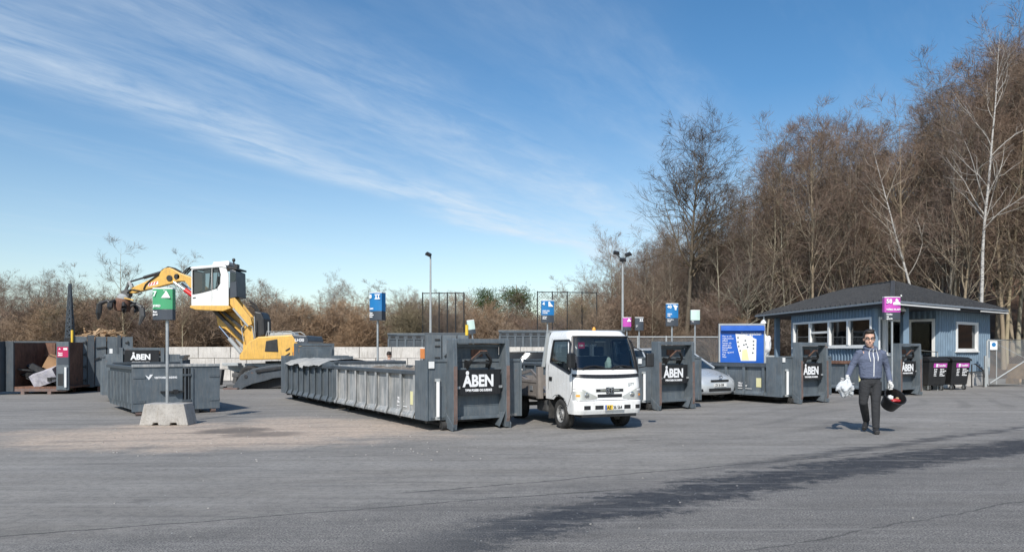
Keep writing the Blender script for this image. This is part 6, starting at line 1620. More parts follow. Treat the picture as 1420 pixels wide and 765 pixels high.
# ------------------------------------------------------------------ excavator
EY = 29.0; es = EY/F; EXO = (345-710)*es
def ex(px, py): return ((px-345)*es, H+(HZ-py)*es)
E_ = thing('excavator', 'yellow wheeled material handler with raised white cab and open grab over the wood container', 'excavator', (EXO, EY, 0))
def eprism(name, pts, y0, y1, mat, parent=E_, bevel=0.02):
    q = MB(); q.prism([ex(*p) for p in pts], y0, y1, axis='y'); return q.build(name, MT[mat], parent, bevel=bevel)
def ebar(q, a, b, y, w, h): A_ = ex(*a); B_ = ex(*b); q.bar((A_[0],y,A_[1]),(B_[0],y,B_[1]),w,h,(0,1,0)); return q
def ecyl(name, a, b, y, r0, mat, rod=None, parent=E_, split=0.55):
    A_ = Vector((ex(*a)[0],y,ex(*a)[1])); B_ = Vector((ex(*b)[0],y,ex(*b)[1])); m_ = A_.lerp(B_,split)
    q = MB(); q.cyl(A_,m_,r0,n=12); c_ = q.build(name, MT[mat], parent, smooth=True)
    q = MB(); q.cyl(m_,B_,r0*0.55,n=10); q.build('piston_rod', MT[rod or 'chrome'], c_, smooth=True); return c_
# undercarriage
q = MB(); q.prism([ex(308,505),ex(418,503),ex(418,511),ex(400,516),ex(320,516),ex(308,512)],0.5,2.1,axis='y'); q.build('undercarriage', MT['galvp'], E_, bevel=0.03)
q = MB(); q.box(*sorted((ex(318,0)[0],ex(410,0)[0])),0.25,2.35,0.45,0.62); q.build('axle_beam', MT['chassis'], E_, bevel=0.03)
wr_ = 0.46
for px in (345,398):
    for y_, s in ((0.22,-1),(2.2,1)): wheel(E_, (ex(px,0)[0],y_,wr_), wr_, 0.42, 'y', s, rim='cont2', holes=8)
q = MB()
for (a,b,y_) in (((303,512),(300,534),0.3),((303,512),(300,534),2.0)):
    q = MB(); ebar(q,a,b,y_,0.16,0.3); x_,_ = ex(300,0); q.box(x_-0.32,x_+0.25,y_-0.2,y_+0.2,0.0,0.07)
    q.build('rear_outrigger', MT['chassis'], E_, bevel=0.02)
eprism('outrigger_blade', [(328,541),(331,533),(341,519),(357,510.5),(380,506),(399,505),(399,522),(385,523.5),(374,527),(357,531),(345,536),(335,543)], -0.55, -0.30, 'contd')
q = MB(); 
for p_ in ((348,521),(366,515),(388,511)):
    x_,z_ = ex(*p_); q.cyl((x_,-0.58,z_),(x_,-0.56,z_),0.07,n=12)
ebar(q,(362,514),(396,509),-0.60,0.10,0.05); q.build('blade_pins', MT['dark'], E_)
q = MB(); x_,_ = ex(332,0); q.box(x_-0.35,x_+0.2,-0.75,-0.10,0.0,0.06); q.build('outrigger_foot', MT['rustedge'], E_, bevel=0.01)
q = MB(); q.prism([ex(350,533),ex(357,531),ex(375,527.5),ex(385,524),ex(397,523),ex(397,536),ex(352,538)],-0.2,-0.12,axis='y'); q.build('inner_panel', MT['dark'], E_)
eprism('mud_guard', [(308,503),(330,503),(331,507),(309,507)], -0.05, 0.4, 'galvp')
q = MB(); x_,z_ = ex(375,501); q.cyl((x_,1.3,0.62),(x_,1.3,z_-0.0),0.62,n=28); q.build('slew_ring', MT['dark'], E_)
# upper structure
eprism('engine_body', [(331,499),(331,492),(345,473),(357,466.6),(404,463.7),(415,474),(418,481),(418,494),(402,497.7)], 0.05, 2.45, 'yellow', bevel=0.05)
wn = eprism('side_grille', [(368.5,472.5),(384,469.8),(385.5,487.5),(366.8,487)], 0.025, 0.055, 'dark', bevel=0.01)
q = MB()
for k in range(8): ebar(q,(369,473.5+k*1.75),(384.5,473.2+k*1.75-1.2+k*0.15),0.02,0.008,0.015)
q.build('louvres', MT['chassis'], wn)
eprism('engine_cover', [(403.5,463.5),(425,465),(427.5,473),(426,478),(412,476)], 0.03, 2.4, 'slate', bevel=0.04)
q = MB()
for p_ in ((398,484),(398,491)):
    q.prism([ex(p_[0]-3,p_[1]+1.5),ex(p_[0]+3.5,p_[1]-2.5),ex(p_[0]+3.5,p_[1]),ex(p_[0]-1.5,p_[1]+2.8)],0.03,0.049,axis='y')
q.build('vent_scoop', MT['dark'], E_)
text('lettering','LH30',0.17,MT['letter'],E_,(ex(408.5,472)[0],0.015,ex(408.5,473.2)[1]),(1,0,0),(0,0,1),bold=0.004,sx=1.0)
text('lettering','LIEB',0.26,MT['slate'],E_,(ex(405,494)[0],0.04,ex(405,494.5)[1]),(1,0,0),(0,0,1),bold=0.012,sx=0.62)
eprism('rear_corner', [(405,480),(417.9,482),(417.9,494),(405,496)], 0.045, 0.049, 'amber', bevel=0)
q = MB(); pts = [ex(367,466),ex(368.5,459.5),ex(402,459),ex(408,463)]
for y_ in (0.15,1.5):
    q.tube([(a,y_,b_) for a,b_ in pts],0.022,6)
for px in (378,390): a,b_ = ex(px,459.3); q.tube([(a,0.15,b_),(a,0.15,b_-0.16)],0.018,6)
q.build('roof_rail', MT['galvp'], E_)
eprism('roof_hatch', [(370,461),(400,460.5),(403,465),(368,466)], 0.4, 1.3, 'galvp')
# pedestal of the boom and rigid arms
eprism('pedestal', [(331,498),(334.5,455),(336,441),(343,438),(347,444),(347,475),(352,480),(352,498)], 0.35, 0.75, 'yellow')
eprism('pedestal', [(331,498),(334.5,455),(336,441),(343,438),(347,444),(347,475),(352,480),(352,498)], 1.45, 1.85, 'yellow')
eprism('main_boom', [(287,427),(301,424),(314,432),(336,453),(344,466),(343,480),(335,482),(318,470),(301,455),(291,452)], 0.78, 1.42, 'yellow', bevel=0.04)
for y_ in (0.20,0.62): eprism('cab_riser', [(313.5,411),(317,408),(322,411),(345,440),(347,449),(341,452),(336,446),(318,424),(313.5,419)], y_, y_+0.10, 'yellow')
q = MB(); ebar(q,(321,427),(342,452),0.18,0.06,0.08); q.build('riser_link', MT['galvp'], E_)
for a,b_,y_ in (((300,452),(331,489),0.28),((303,450),(334,492),0.9),((298,455),(327,490),1.5)): ecyl('lift_cylinder', b_, a, y_, 0.085, 'galvp')
q = MB(); ebar(q,(288,428),(330,470),0.60,0.12,0.20); ebar(q,(300,430),(338,462),0.60,0.10,0.12); q.build('hose_bundle', MT['dark'], E_)
eprism('engine_block', [(346,430),(356,432),(360,441),(361,464),(349,470),(346,462)], 0.5, 1.4, 'dark', bevel=0.06)
q = MB(); 
for k, (a,b_) in enumerate((((340,422),(358,445)),((338,418),(352,432)),((348,428),(360,455)),((334,414),(347,440)))):
    A_ = ex(*a); B_ = ex(*b_); q.tube([(A_[0]+(B_[0]-A_[0])*i/6, 0.55+0.12*k, A_[1]+(B_[1]-A_[1])*i/6+0.14*math.sin(PI*i/6)) for i in range(7)],0.035,6)
q.build('hoses', MT['rubber'], E_, smooth=True)
q = MB(); pts = [ex(335,473),ex(332,455),ex(337,449),ex(347,452),ex(350,470)]; q.tube([(a,0.22,b_) for a,b_ in pts],0.022,6)
pts = [ex(349,438),ex(350,470)]; q.tube([(a,0.30,b_) for a,b_ in pts],0.022,6); a,b_ = ex(363,445); q.tube([(a,0.8,b_),(a,0.8,b_-0.7)],0.03,6); q.build('grab_rail', MT['galvp'], E_)
# raised cab: pale side with a real glazed opening
cab_out = [(264,423),(264,372.5),(266,370),(305,366.5),(311,369),(315.5,380),(315.5,423)]
gl1 = [(266,374.5),(291.5,372),(291.5,401.5),(277,405),(266,407.5)]; gl2 = [(293.5,371.8),(302,371.2),(304,380),(303.5,392),(299,398.5),(293.5,401)]
def wall_with_holes(name, outer, holes, y0, y1, mat, parent):
    from mathutils.geometry import delaunay_2d_cdt
    pts = [Vector(ex(*p)) for p in outer]; n0 = len(pts); faces = [list(range(n0))]; edges = []
    for h_ in holes:
        o = len(pts); pts += [Vector(ex(*p)) for p in h_]; faces.append(list(range(o, len(pts))))
    r_ = delaunay_2d_cdt(pts, [], faces, 0, 1e-6)
    vs, _, fs_, _, _, fo = r_; 
    cen = [(sum(vs[i].x for i in f)/len(f), sum(vs[i].y for i in f)/len(f)) for f in fs_]; ou = [ex(*p) for p in outer]; ho = [[ex(*p) for p in h_] for h_ in holes]
    keep = [f for f, c in zip(fs_, cen) if pip(c, ou) and not any(pip(c, h_) for h_ in ho)]
    q = MB(); n = len(vs); V = [(v.x,y0,v.y) for v in vs]+[(v.x,y1,v.y) for v in vs]
    q.add(V, [tuple(f) for f in keep]+[tuple(i+n for i in reversed(f)) for f in keep])
    for lp in [outer]+list(holes):
        L2 = [ex(*p) for p in lp]
        for i in range(len(L2)): a,b_ = L2[i], L2[(i+1)%len(L2)]; q.add([(a[0],y0,a[1]),(b_[0],y0,b_[1]),(b_[0],y1,b_[1]),(a[0],y1,a[1])],[(0,1,2,3)])
    return q.build(name, MT[mat], parent)
cabx = wall_with_holes('cab', cab_out, [gl1, gl2], 0.10, 0.15, 'tpaint', E_)
wall_with_holes('far_cab_wall', cab_out, [gl1, gl2], 1.25, 1.30, 'tpaint', cabx)
for nm, g_ in (('door_glass', gl1),('rear_side_glass', gl2)):
    q = MB(); L2 = [ex(*p) for p in g_]; q.add([(a,0.125,b_) for a,b_ in L2],[tuple(range(len(L2)))]); q.build(nm, MT['glassd'], cabx)
    q = MB(); q.tube([(a,0.095,b_) for a,b_ in L2+[L2[0]]],0.025,5,cap=False); q.build('glass_seal', MT['plastic'], cabx)
q = MB(); a0_,b0_ = ex(264,373); a1_,b1_ = ex(264,421); q.add([(a0_,0.15,b0_),(a0_,1.25,b0_),(a1_,1.25,b1_),(a1_,0.15,b1_)],[(0,1,2,3)]); q.build('front_glass', MT['glassd'], cabx)
q = MB(); q.prism([ex(316,371.5),ex(325,375),ex(326,411),ex(316,413)],0.18,1.22,axis='y'); q.build('rear_box', MT['slate'], cabx, bevel=0.02)
q = MB(); q.prism([ex(317.5,376),ex(324.5,378),ex(324.5,389),ex(317.5,390)],0.165,0.179,axis='y'); q.build('rear_pane', MT['glassd'], cabx)
q = MB(); q.prism([ex(262,371.6),ex(265,369.4),ex(305,366),ex(312,368),ex(313,371),ex(306,369.6),ex(266,372.6)],0.06,1.36,axis='y'); q.build('cab_roof', MT['tpaint'], cabx, bevel=0.02)
q = MB(); q.prism([ex(289,366.9),ex(290.5,361.5),ex(311,359.8),ex(313.5,361.5),ex(312.5,366.5),ex(305,365.8)],0.35,1.10,axis='y'); q.build('air_unit', MT['tpaint'], cabx, bevel=0.04)
q = MB(); q.prism([ex(311,367),ex(326,370.5),ex(326,373),ex(316,372)],0.15,1.25,axis='y'); a,b_ = ex(317.5,360.5); q.cyl((a,0.5,b_-0.12),(a,0.5,b_),0.03); q.lathe([(0.001,0.14),(0.05,0.12),(0.07,0.06),(0.05,0.0),(0.001,0.0)],12,Matrix.Translation((a,0.5,b_))); a,b_ = ex(323,367); q.box(a-0.08,a+0.06,0.3,0.55,b_-0.08,b_+0.06); q.build('work_lamps', MT['dark'], cabx)
eprism('cab_base', [(263,423.2),(316,423.2),(319,427),(308,431),(290,430),(270,429),(262,426)], 0.06, 1.34, 'yellow')
q = MB(); q.prism([ex(266,412),ex(270,411.5),ex(270,413),ex(266,413.5)],0.085,0.099,axis='y'); q.build('door_handle', MT['dark'], cabx)
q = MB(); ebar(q,(292.5,402),(292.5,423),0.098,0.01,0.012); q.build('shut_line', MT['chassis'], cabx)
q = MB(); ebar(q,(284,372),(281,404),0.6,0.05,0.08); a,b_ = ex(291,402); q.box(a-0.3,a+0.2,0.45,0.95,b_-0.35,b_-0.1); q.box(a+0.1,a+0.25,0.45,0.95,b_-0.1,b_+0.6); q.build('operator_seat', MT['interior'], cabx, bevel=0.03)
q = MB(); q.tube([(ex(302,372)[0],0.08,ex(302,372)[1]),(ex(299,400)[0],0.02,ex(299,400)[1])],0.015,6); q.build('mirror_stay', MT['dark'], cabx)
# arm: upper boom behind the cab, stick, grab
bm2 = eprism('upper_boom', [(223.5,371.6),(234,375.5),(243,379),(262,393),(290,410),(303,420),(300,432),(284,425),(262.5,409),(255.5,407),(240,392.5),(234,385),(222,385)], 1.40, 1.78, 'yellow', bevel=0.03)
stk = eprism('stick', [(150.5,399),(160,392.5),(177,385),(196.4,375.2),(199,370),(204,366),(210.8,365),(216,367),(226,372.5),(225,385),(219,387),(205,390.5),(168,399.5),(159,402.5),(152,402)], 1.45, 1.74, 'yellow', bevel=0.03)
q = MB(); 
for p_ in ((222.5,378.5),(211.5,380.5)):
    a,b_ = ex(*p_); q.cyl((a,1.40,b_),(a,1.80,b_),0.12,n=14)
q.prism([ex(209.5,376.5),ex(214,379),ex(213,383),ex(210.5,385)],1.42,1.449,axis='y'); q.build('pivot', MT['dark'], E_)
q = MB(); 
for k in range(3): q.prism([ex(181+k*4.2,391.5-k*0.9),ex(183+k*4.2,391-k*0.9),ex(185+k*4.2,387.2-k*0.9),ex(183+k*4.2,387.7-k*0.9)],1.435,1.447,axis='y')
q.build('red_warning_stripes', MT['red'], stk); q = MB(); q.prism([ex(180,392.6),ex(195,389.3),ex(195,384.8),ex(181,388)],1.440,1.446,axis='y'); q.build('white_warning_field', MT['white'], stk)
ecyl('stick_cylinder', (199,371.5), (150.5,386), 1.55, 0.07, 'dark', 'dark')
ecyl('red_cylinder', (256,412), (220,386.7), 1.30, 0.10, 'red', 'chrome'); ecyl('red_cylinder', (258,413), (222,387), 1.88, 0.10, 'red', 'chrome')
q = MB()
for k in range(3):
    pts = [ex(229+k*2,374),ex(235+k*2,367.5),ex(240.5+k*1.5,364.5-k*0.2),ex(245+k,366.5),ex(248,372+k),ex(249.5,380)]; q.tube([(a,1.5+0.08*k,b_) for a,b_ in pts],0.03,6)
pts = [ex(190,377.5),ex(199,368),ex(207,363.8),ex(217,366),ex(226,371)]; q.tube([(a,1.6,b_) for a,b_ in pts],0.035,6)
pts = [ex(174,397),ex(177,390),ex(184,383.5),ex(196,375)]; q.tube([(a,1.42,b_) for a,b_ in pts],0.03,6)
pts = [ex(150,402),ex(156,397),ex(168,399),ex(172,402),ex(166,405)]; q.tube([(a,1.42,b_) for a,b_ in pts],0.03,6)
q.build('hoses', MT['rubber'], E_, smooth=True)
q = MB(); ebar(q,(150.5,386),(143,401),1.60,0.08,0.10); ebar(q,(153,388),(156,396),1.60,0.06,0.12); q.build('tilt_link', MT['chassis'], E_)
eprism('link_plate', [(149,384.5),(152.5,384),(157,393),(153,395)], 1.50,1.56,'galvp'); 
eprism('suspension_head', [(141,399),(148,396.5),(152.5,400),(152,407),(146,409),(140,405)], 1.45, 1.75, 'chassis')
q = MB(); a,b_ = ex(142.5,409); q.lathe([(0.001,0.16),(0.18,0.16),(0.26,0.06),(0.26,-0.06),(0.16,-0.12),(0.001,-0.12)],20,Matrix.Translation((a,1.6,b_)) @ Matrix.Rotation(R(12),4,'Y')); q.build('rotator', MT['galvp'], E_, smooth=True)
q = MB(); ebar(q,(144,409),(160,412.5),1.40,0.05,0.06); q.build('yellow_pipe', MT['yellow'], E_)
ga,gb = ex(140.5,419); gy = 1.6
q = MB(); q.lathe([(0.001,0.30),(0.22,0.30),(0.33,0.18),(0.36,-0.05),(0.30,-0.25),(0.12,-0.30),(0.001,-0.30)],20,Matrix.Translation((ga,gy,gb)) @ Matrix.Rotation(R(10),4,'Y')); q.build('grab_body', MT['rust'], E_, smooth=True)
# orange-peel tines, opened wide
for k, (side_, reach, drop, wy) in enumerate(((-1,0.98,0.62,0.0),(1,0.80,0.85,0.0),(-0.35,0.55,0.25,-0.75),(0.5,0.6,0.3,0.75),(0.45,0.5,0.35,-0.7))):
    u = Vector((side_, wy, 0)).normalized() if abs(side_) < 1 else Vector((side_,0,0))
    p0_ = Vector((ga,gy,gb)); pts = [p0_+u*0.25+Vector((0,0,-0.08)), p0_+u*(0.25+(reach-0.25)*0.55)+Vector((0,0,0.16 if side_ < 0 else 0.05)), p0_+u*reach+Vector((0,0,0.05 if side_ < 0 else -0.12)), p0_+u*(reach+0.04)+Vector((0,0,-drop*0.55)), p0_+u*(reach-0.10 if side_ > 0 else reach+0.06)+Vector((0,0,-drop))]
    q = MB(); q.tube(pts[:3],[0.05,0.07,0.09],8); q.tube(pts[2:],[0.11,0.12,0.04],6); q.build('tine', MT['dark' if k != 1 else 'chassis'], E_)
    q = MB(); q.cyl(p0_+u*0.18+Vector((0,0,0.2)), pts[2]+Vector((0,0,0.03)),0.035,n=8); q.build('tine_cylinder', MT['chassis'], E_)
# ------------------------------------------------------------------ people
def remeshed(name, q, mat, parent, voxel=0.012, smooth_it=4, sub=False):
    o = q.build('tmp_' + name, mat); 
    m_ = o.modifiers.new('r', 'REMESH'); m_.mode = 'VOXEL'; m_.voxel_size = voxel; m_.use_smooth_shade = True
    if smooth_it: s_ = o.modifiers.new('s', 'SMOOTH'); s_.iterations = smooth_it; s_.factor = 0.5
    dg = bpy.context.evaluated_depsgraph_get(); dg.update(); me = bpy.data.meshes.new_from_object(o.evaluated_get(dg)); bpy.data.objects.remove(o)
    me.name = name; me.materials.clear(); me.materials.append(mat); me.polygons.foreach_set('use_smooth', [True]*len(me.polygons))
    n = bpy.data.objects.new(name, me); COL.objects.link(n); n.parent = parent; return n
def ell(q, c, r, M=None, n=18):
    prof = [(max(1e-4,math.sin(PI*k/n)), -math.cos(PI*k/n)) for k in range(n+1)]
    M_ = Matrix.Translation(c) @ (M or Matrix()) @ Matrix.Diagonal((r[0],r[1],r[2],1)); q.lathe(prof, n+4, M_, closed=True)
def loft(q, rings, n=22):      # rings: (centre, rx, ry)
    vs = []; 
    for c, rx, ry in rings:
        for k in range(n): a = 2*PI*k/n; vs.append((c[0]+rx*math.cos(a), c[1]+ry*math.sin(a), c[2]))
    m_ = len(rings); fs = [(i*n+k, i*n+(k+1)%n, (i+1)*n+(k+1)%n, (i+1)*n+k) for i in range(m_-1) for k in range(n)]
    fs += [tuple(range(n-1,-1,-1)), tuple((m_-1)*n+k for k in range(n))]; q.add(vs, fs)
def cloth(name, col, folds=0.5):
    m, nt, b = new_mat(name); v = coords(nt); n1 = noise(nt, v, 6, 5, 0.65, 0.6)
    c = mix(nt, n1, tuple(x*0.75 for x in col), tuple(x*1.25 for x in col)); nt.links.new(c, b.inputs['Base Color']); b.inputs['Roughness'].default_value = 0.9
    bump(nt, b, math_(nt, 'ADD', noise(nt, coords(nt, scale=(1,1,1.6)), 7, 4, 0.6, 1.2), math_(nt,'MULTIPLY',noise(nt, v, 60, 2),0.15)), folds, 0.05); return m
MT['hoodie'] = cloth('blue_grey_sweat_fabric', (0.105,0.125,0.185), 0.7)
MT['trouser'] = cloth('charcoal_trouser_fabric', (0.030,0.031,0.034), 0.6)
MT['skin'] = paint('skin', (0.62,0.38,0.28), 0.5, var=0.06, bmp=0)
MT['lips'] = paint('lips', (0.42,0.20,0.16), 0.5, var=0.05, bmp=0)
MT['hair'] = paint('dark_hair', (0.022,0.016,0.012), 0.6, var=0.3, bmp=0.3)
MT['shoe'] = paint('dark_shoe', (0.025,0.024,0.024), 0.6, var=0.3)
MT['glove'] = cloth('white_glove_fabric', (0.70,0.69,0.66), 0.3)
MT['greyjk'] = cloth('grey_jacket_fabric', (0.20,0.20,0.21), 0.6)

def hand(q, w, dirn, palm_n, s=1.0, side=1):
    """curled hand hanging at wrist w: dirn along the palm, palm_n = palm normal, side = thumb side"""
    d = Vector(dirn).normalized(); n = Vector(palm_n).normalized(); t = d.cross(n).normalized()*side
    M_ = Matrix(((d.x,t.x,n.x,0),(d.y,t.y,n.y,0),(d.z,t.z,n.z,0),(0,0,0,1)))
    c = Vector(w)+d*0.05*s; ell(q, c, (0.058*s,0.045*s,0.020*s), M_, 12)
    for k, (off, L) in enumerate(((0.033,0.075),(0.011,0.085),(-0.011,0.08),(-0.032,0.062))):
        b_ = Vector(w)+d*0.09*s+t*off*s; p1_ = b_+(d*0.8+n*0.5)*L*0.42*s; p2_ = p1_+(d*0.1+n*1.0)*L*0.34*s; p3_ = p2_+(-d*0.6+n*0.6)*L*0.26*s
        q.tube([b_-d*0.03*s,b_,p1_,p2_,p3_],[0.011*s,0.0115*s,0.011*s,0.010*s,0.008*s],8)
    b_ = Vector(w)+d*0.03*s+t*0.03*s; q.tube([b_-t*0.015*s,b_+t*0.02*s+d*0.015*s,b_+t*0.03*s+d*0.045*s+n*0.012*s,b_+t*0.02*s+d*0.065*s+n*0.03*s],[0.016*s,0.014*s,0.012*s,0.009*s],8)

def person(label, root, J, look, glasses=True, top='hoodie', smile=True, gloves=True, hands=True, hs=1.0, scale=1.0):
    """J: joint positions relative to root. look = facing direction of the head (unit, horizontal-ish)"""
    t = thing('person', label, 'person', root)
    V = {k: Vector(v) for k, v in J.items()}
    f = Vector(look).normalized(); rt = f.cross(Vector((0,0,1))).normalized(); up = rt.cross(f).normalized()
    Hd = Matrix(((rt.x,f.x,up.x,0),(rt.y,f.y,up.y,0),(rt.z,f.z,up.z,0),(0,0,0,1)))
    def hp(x,y,z): return V['head'] + (Hd @ Vector((x,y,z)))*hs
    # body: one continuous surface
    q = MB()
    ell(q, hp(0,-0.01,0.03), (0.076*hs,0.096*hs,0.105*hs), Hd, 20)
    ell(q, hp(0,0.025,-0.045), (0.058*hs,0.066*hs,0.078*hs), Hd, 18)
    ell(q, hp(0,0.055,-0.098), (0.030*hs,0.028*hs,0.022*hs), Hd, 12)
    q.tube([hp(0,0.082,0.015),hp(0,0.097,-0.012),hp(0,0.108,-0.032),hp(0,0.092,-0.042)],[0.009*hs,0.012*hs,0.016*hs,0.009*hs],8)
    for s in (-1,1):
        ell(q, hp(s*0.078,-0.005,-0.008), (0.010*hs,0.019*hs,0.031*hs), Hd, 10)
        ell(q, hp(s*0.040,0.062,-0.035), (0.026*hs,0.022*hs,0.022*hs), Hd, 10)
        q.tube([hp(s*0.014,0.088,0.030),hp(s*0.034,0.086,0.034),hp(s*0.054,0.070,0.028)],0.008*hs,6)
    ell(q, hp(0,0.082,-0.066), (0.028*hs,0.010*hs,0.007*hs), Hd, 10); ell(q, hp(0,0.080,-0.079), (0.024*hs,0.010*hs,0.007*hs), Hd, 10)
    q.tube([V['head']-up*0.06*hs, V['neck'], V['neck'].lerp(V['chest'],0.5)],[0.052*hs,0.055,0.075],14)
    loft(q, [(V['neck'].lerp(V['chest'],0.35),0.12,0.075),(V['chest'],0.155,0.095),(V['chest'].lerp(V['pelvis'],0.55),0.125,0.085),(V['pelvis'],0.145,0.09),(V['pelvis']-Vector((0,0,0.10)),0.12,0.08)])
    for s in 'LR':
        q.tube([V['neck'].lerp(V['chest'],0.55),V['sh'+s],V['el'+s],V['wr'+s]],[0.055,0.05,0.038,0.026],12)
        q.tube([V['hip'+s],V['kn'+s],V['an'+s]],[0.075,0.05,0.033],12)
        if hands and not gloves: hand(q, V['wr'+s], V['hd'+s], V['pn'+s], scale, V.get('side'+s, Vector((1,0,0))).x)
    body = remeshed('body', q, MT['skin'], t, 0.0075, 2)
    # hair
    q = MB(); ell(q, hp(0,-0.018,0.055), (0.084*hs,0.099*hs,0.094*hs), Hd, 20); ell(q, hp(0.01,0.045,0.112), (0.060*hs,0.048*hs,0.030*hs), Hd, 14); ell(q, hp(-0.02,0.02,0.125),(0.055*hs,0.06*hs,0.028*hs),Hd,12)
    for s in (-1,1): q.tube([hp(s*0.074,0.012,0.055),hp(s*0.077,0.010,0.005)],0.012*hs,6)
    hr = remeshed('hair', q, MT['hair'], t, 0.009, 1)
    # trim the fringe off the face
    bm = bmesh.new(); bm.from_mesh(hr.data); kill = []
    for v in bm.verts:
        l = Hd.inverted() @ (v.co - V['head']) / hs
        if (l.y > 0.045 and l.z < 0.078) or (l.z < 0.02 and l.y > -0.03 and abs(l.x) < 0.066): kill.append(v)
    bmesh.ops.delete(bm, geom=kill, context='VERTS'); bm.to_mesh(hr.data); bm.free()
    # eyes, mouth, glasses
    for s in (-1,1):
        q = MB(); ell(q, hp(s*0.032,0.079,0.010),(0.013*hs,0.008*hs,0.007*hs),Hd,8); ey = q.build('eye', MT['white'], t, smooth='all')
        q = MB(); ell(q, hp(s*0.032,0.086,0.010),(0.005*hs,0.003*hs,0.005*hs),Hd,8); q.build('iris', MT['board'], ey, smooth='all')
        q = MB(); q.tube([hp(s*0.016,0.094,0.030),hp(s*0.034,0.093,0.036),hp(s*0.053,0.078,0.029)],0.005*hs,6); q.build('eyebrow', MT['hair'], t)
    q = MB(); q.tube([hp(-0.030,0.080,-0.064),hp(-0.013,0.090,-0.073),hp(0.013,0.090,-0.073),hp(0.030,0.080,-0.064)],[0.002*hs,0.004*hs,0.004*hs,0.002*hs],6); q.build('mouth', MT['lips'], t)
    if glasses:
        q = MB()
        for s in (-1,1):
            q.tube([hp(s*0.034+0.024*math.cos(2*PI*k/16), 0.098-0.10*(0.024*abs(math.cos(2*PI*k/16))), 0.010+0.018*math.sin(2*PI*k/16)) for k in range(17)],0.0032*hs,5,cap=False)
            q.tube([hp(s*0.058,0.094,0.014),hp(s*0.078,0.06,0.014),hp(s*0.082,-0.01,0.010)],0.003*hs,5)
        q.tube([hp(-0.010,0.100,0.014),hp(0.010,0.100,0.014)],0.003*hs,5); q.build('glasses', MT['plastic'], t)
    # trousers
    q = MB(); P0 = V['pelvis']
    loft(q, [(P0+Vector((0,0,0.05)),0.165,0.112),(P0-Vector((0,0,0.03)),0.178,0.122),(P0-Vector((0,0,0.11)),0.172,0.118),(P0-Vector((0,0,0.16)),0.12,0.09)])
    for s in 'LR':
        h_, k_, a_ = V['hip'+s], V['kn'+s], V['an'+s]; m1_ = h_.lerp(k_,0.5); m2_ = k_.lerp(a_,0.45)
        q.tube([h_+Vector((0,0,0.03)),h_.lerp(k_,0.2),m1_,k_,m2_,a_.lerp(k_,0.12),a_+(k_-a_)*0.02],[0.104,0.104,0.094,0.078,0.074,0.064,0.066],16)
    remeshed('trousers', q, MT['trouser'], t, 0.011, 3)
    # shoes
    for s in 'LR':
        a_, to = V['an'+s], V['toe'+s]; d = (to-a_); dh = Vector((d.x,d.y,0)).normalized(); q = MB()
        heel = a_ - dh*0.035 + Vector((0,0,-0.045)); q.tube([heel, heel.lerp(to,0.35)+Vector((0,0,0.012)), heel.lerp(to,0.7), to],[0.048,0.054,0.054,0.040],12); q.tube([a_+Vector((0,0,0.03)),heel.lerp(to,0.2)],[0.052,0.052],12)
        remeshed('shoe', q, MT['shoe'], t, 0.009, 2)
    # hoodie / jacket
    q = MB(); C0, N0 = V['chest'], V['neck']; shm = (V['shL']+V['shR'])/2
    hem = P0 + Vector((0,0,0.03))
    loft(q, [(hem-Vector((0,0,0.035)),0.192,0.132),(hem+Vector((0,0,0.02)),0.208,0.142),(hem.lerp(C0,0.25),0.208,0.142),(hem.lerp(C0,0.6),0.215,0.140),(C0,0.226,0.138),(Vector((shm.x,shm.y,shm.z-0.03)),0.198,0.115),(Vector((shm.x,shm.y,shm.z+0.035)),0.15,0.092),(N0-Vector((0,0,0.015)),0.085,0.075)])
    for s in 'LR':
        S0, E0, W0 = V['sh'+s], V['el'+s], V['wr'+s]; q.tube([S0.lerp(C0,0.25)+Vector((0,0,0.03)),S0,S0.lerp(E0,0.5),E0,E0.lerp(W0,0.5),E0.lerp(W0,0.86),W0],[0.07,0.078,0.068,0.060,0.054,0.047,0.043],16)
    if top == 'hoodie':
        ring = [N0+Vector((0.098*math.cos(a),0.075*math.sin(a)-0.0,0.012+0.03*math.sin(-a)*(-1))) for a in [2*PI*k/18 for k in range(19)]]
        q.tube([N0+Vector((0.10*math.cos(2*PI*k/18), 0.082*math.sin(2*PI*k/18), 0.0+0.028*math.sin(2*PI*k/18))) for k in range(19)],[0.032+0.012*max(0,math.sin(2*PI*k/18)) for k in range(19)],10,cap=False)
    hz = remeshed('hoodie' if top == 'hoodie' else 'jacket', q, MT['hoodie' if top == 'hoodie' else 'greyjk'], t, 0.0105, 3)
    if top == 'hoodie':
        # project zip and cords on the front of the garment
        from mathutils.bvhtree import BVHTree
        bv = BVHTree.FromPolygons([v.co for v in hz.data.vertices], [p.vertices for p in hz.data.polygons])
        def fr(x, z, off=0.003):
            h_ = bv.ray_cast(Vector((x,-2,z)), Vector((0,1,0))); return (h_[0]+Vector((0,-off,0))) if h_[0] else Vector((x,C0.y-0.13,z))
        q = MB(); zt = N0.z-0.025; zb_ = hem.z-0.035; xa = N0.x+0.0; xb = hem.x-0.008
        q.tube([fr(xa+(xb-xa)*k/16, zt+(zb_-zt)*k/16) for k in range(17)],0.0085,6); q.build('zip', MT['white'], hz)
        for s, l_ in ((-1,0.22),(1,0.21)):
            q = MB(); q.tube([fr(N0.x+s*(0.055+0.018*math.sin(k/8*PI)+0.012*k/8), zt-0.0-l_*k/8, 0.008) for k in range(9)],0.0065,6); q.build('drawstring', MT['white'], hz)
        q = MB(); loft(q, [(hem-Vector((0,0,0.05)),0.190,0.134),(hem+Vector((0,0,0.005)),0.205,0.143)]); q.build('waistband', MT['hoodie'], hz, smooth='all')
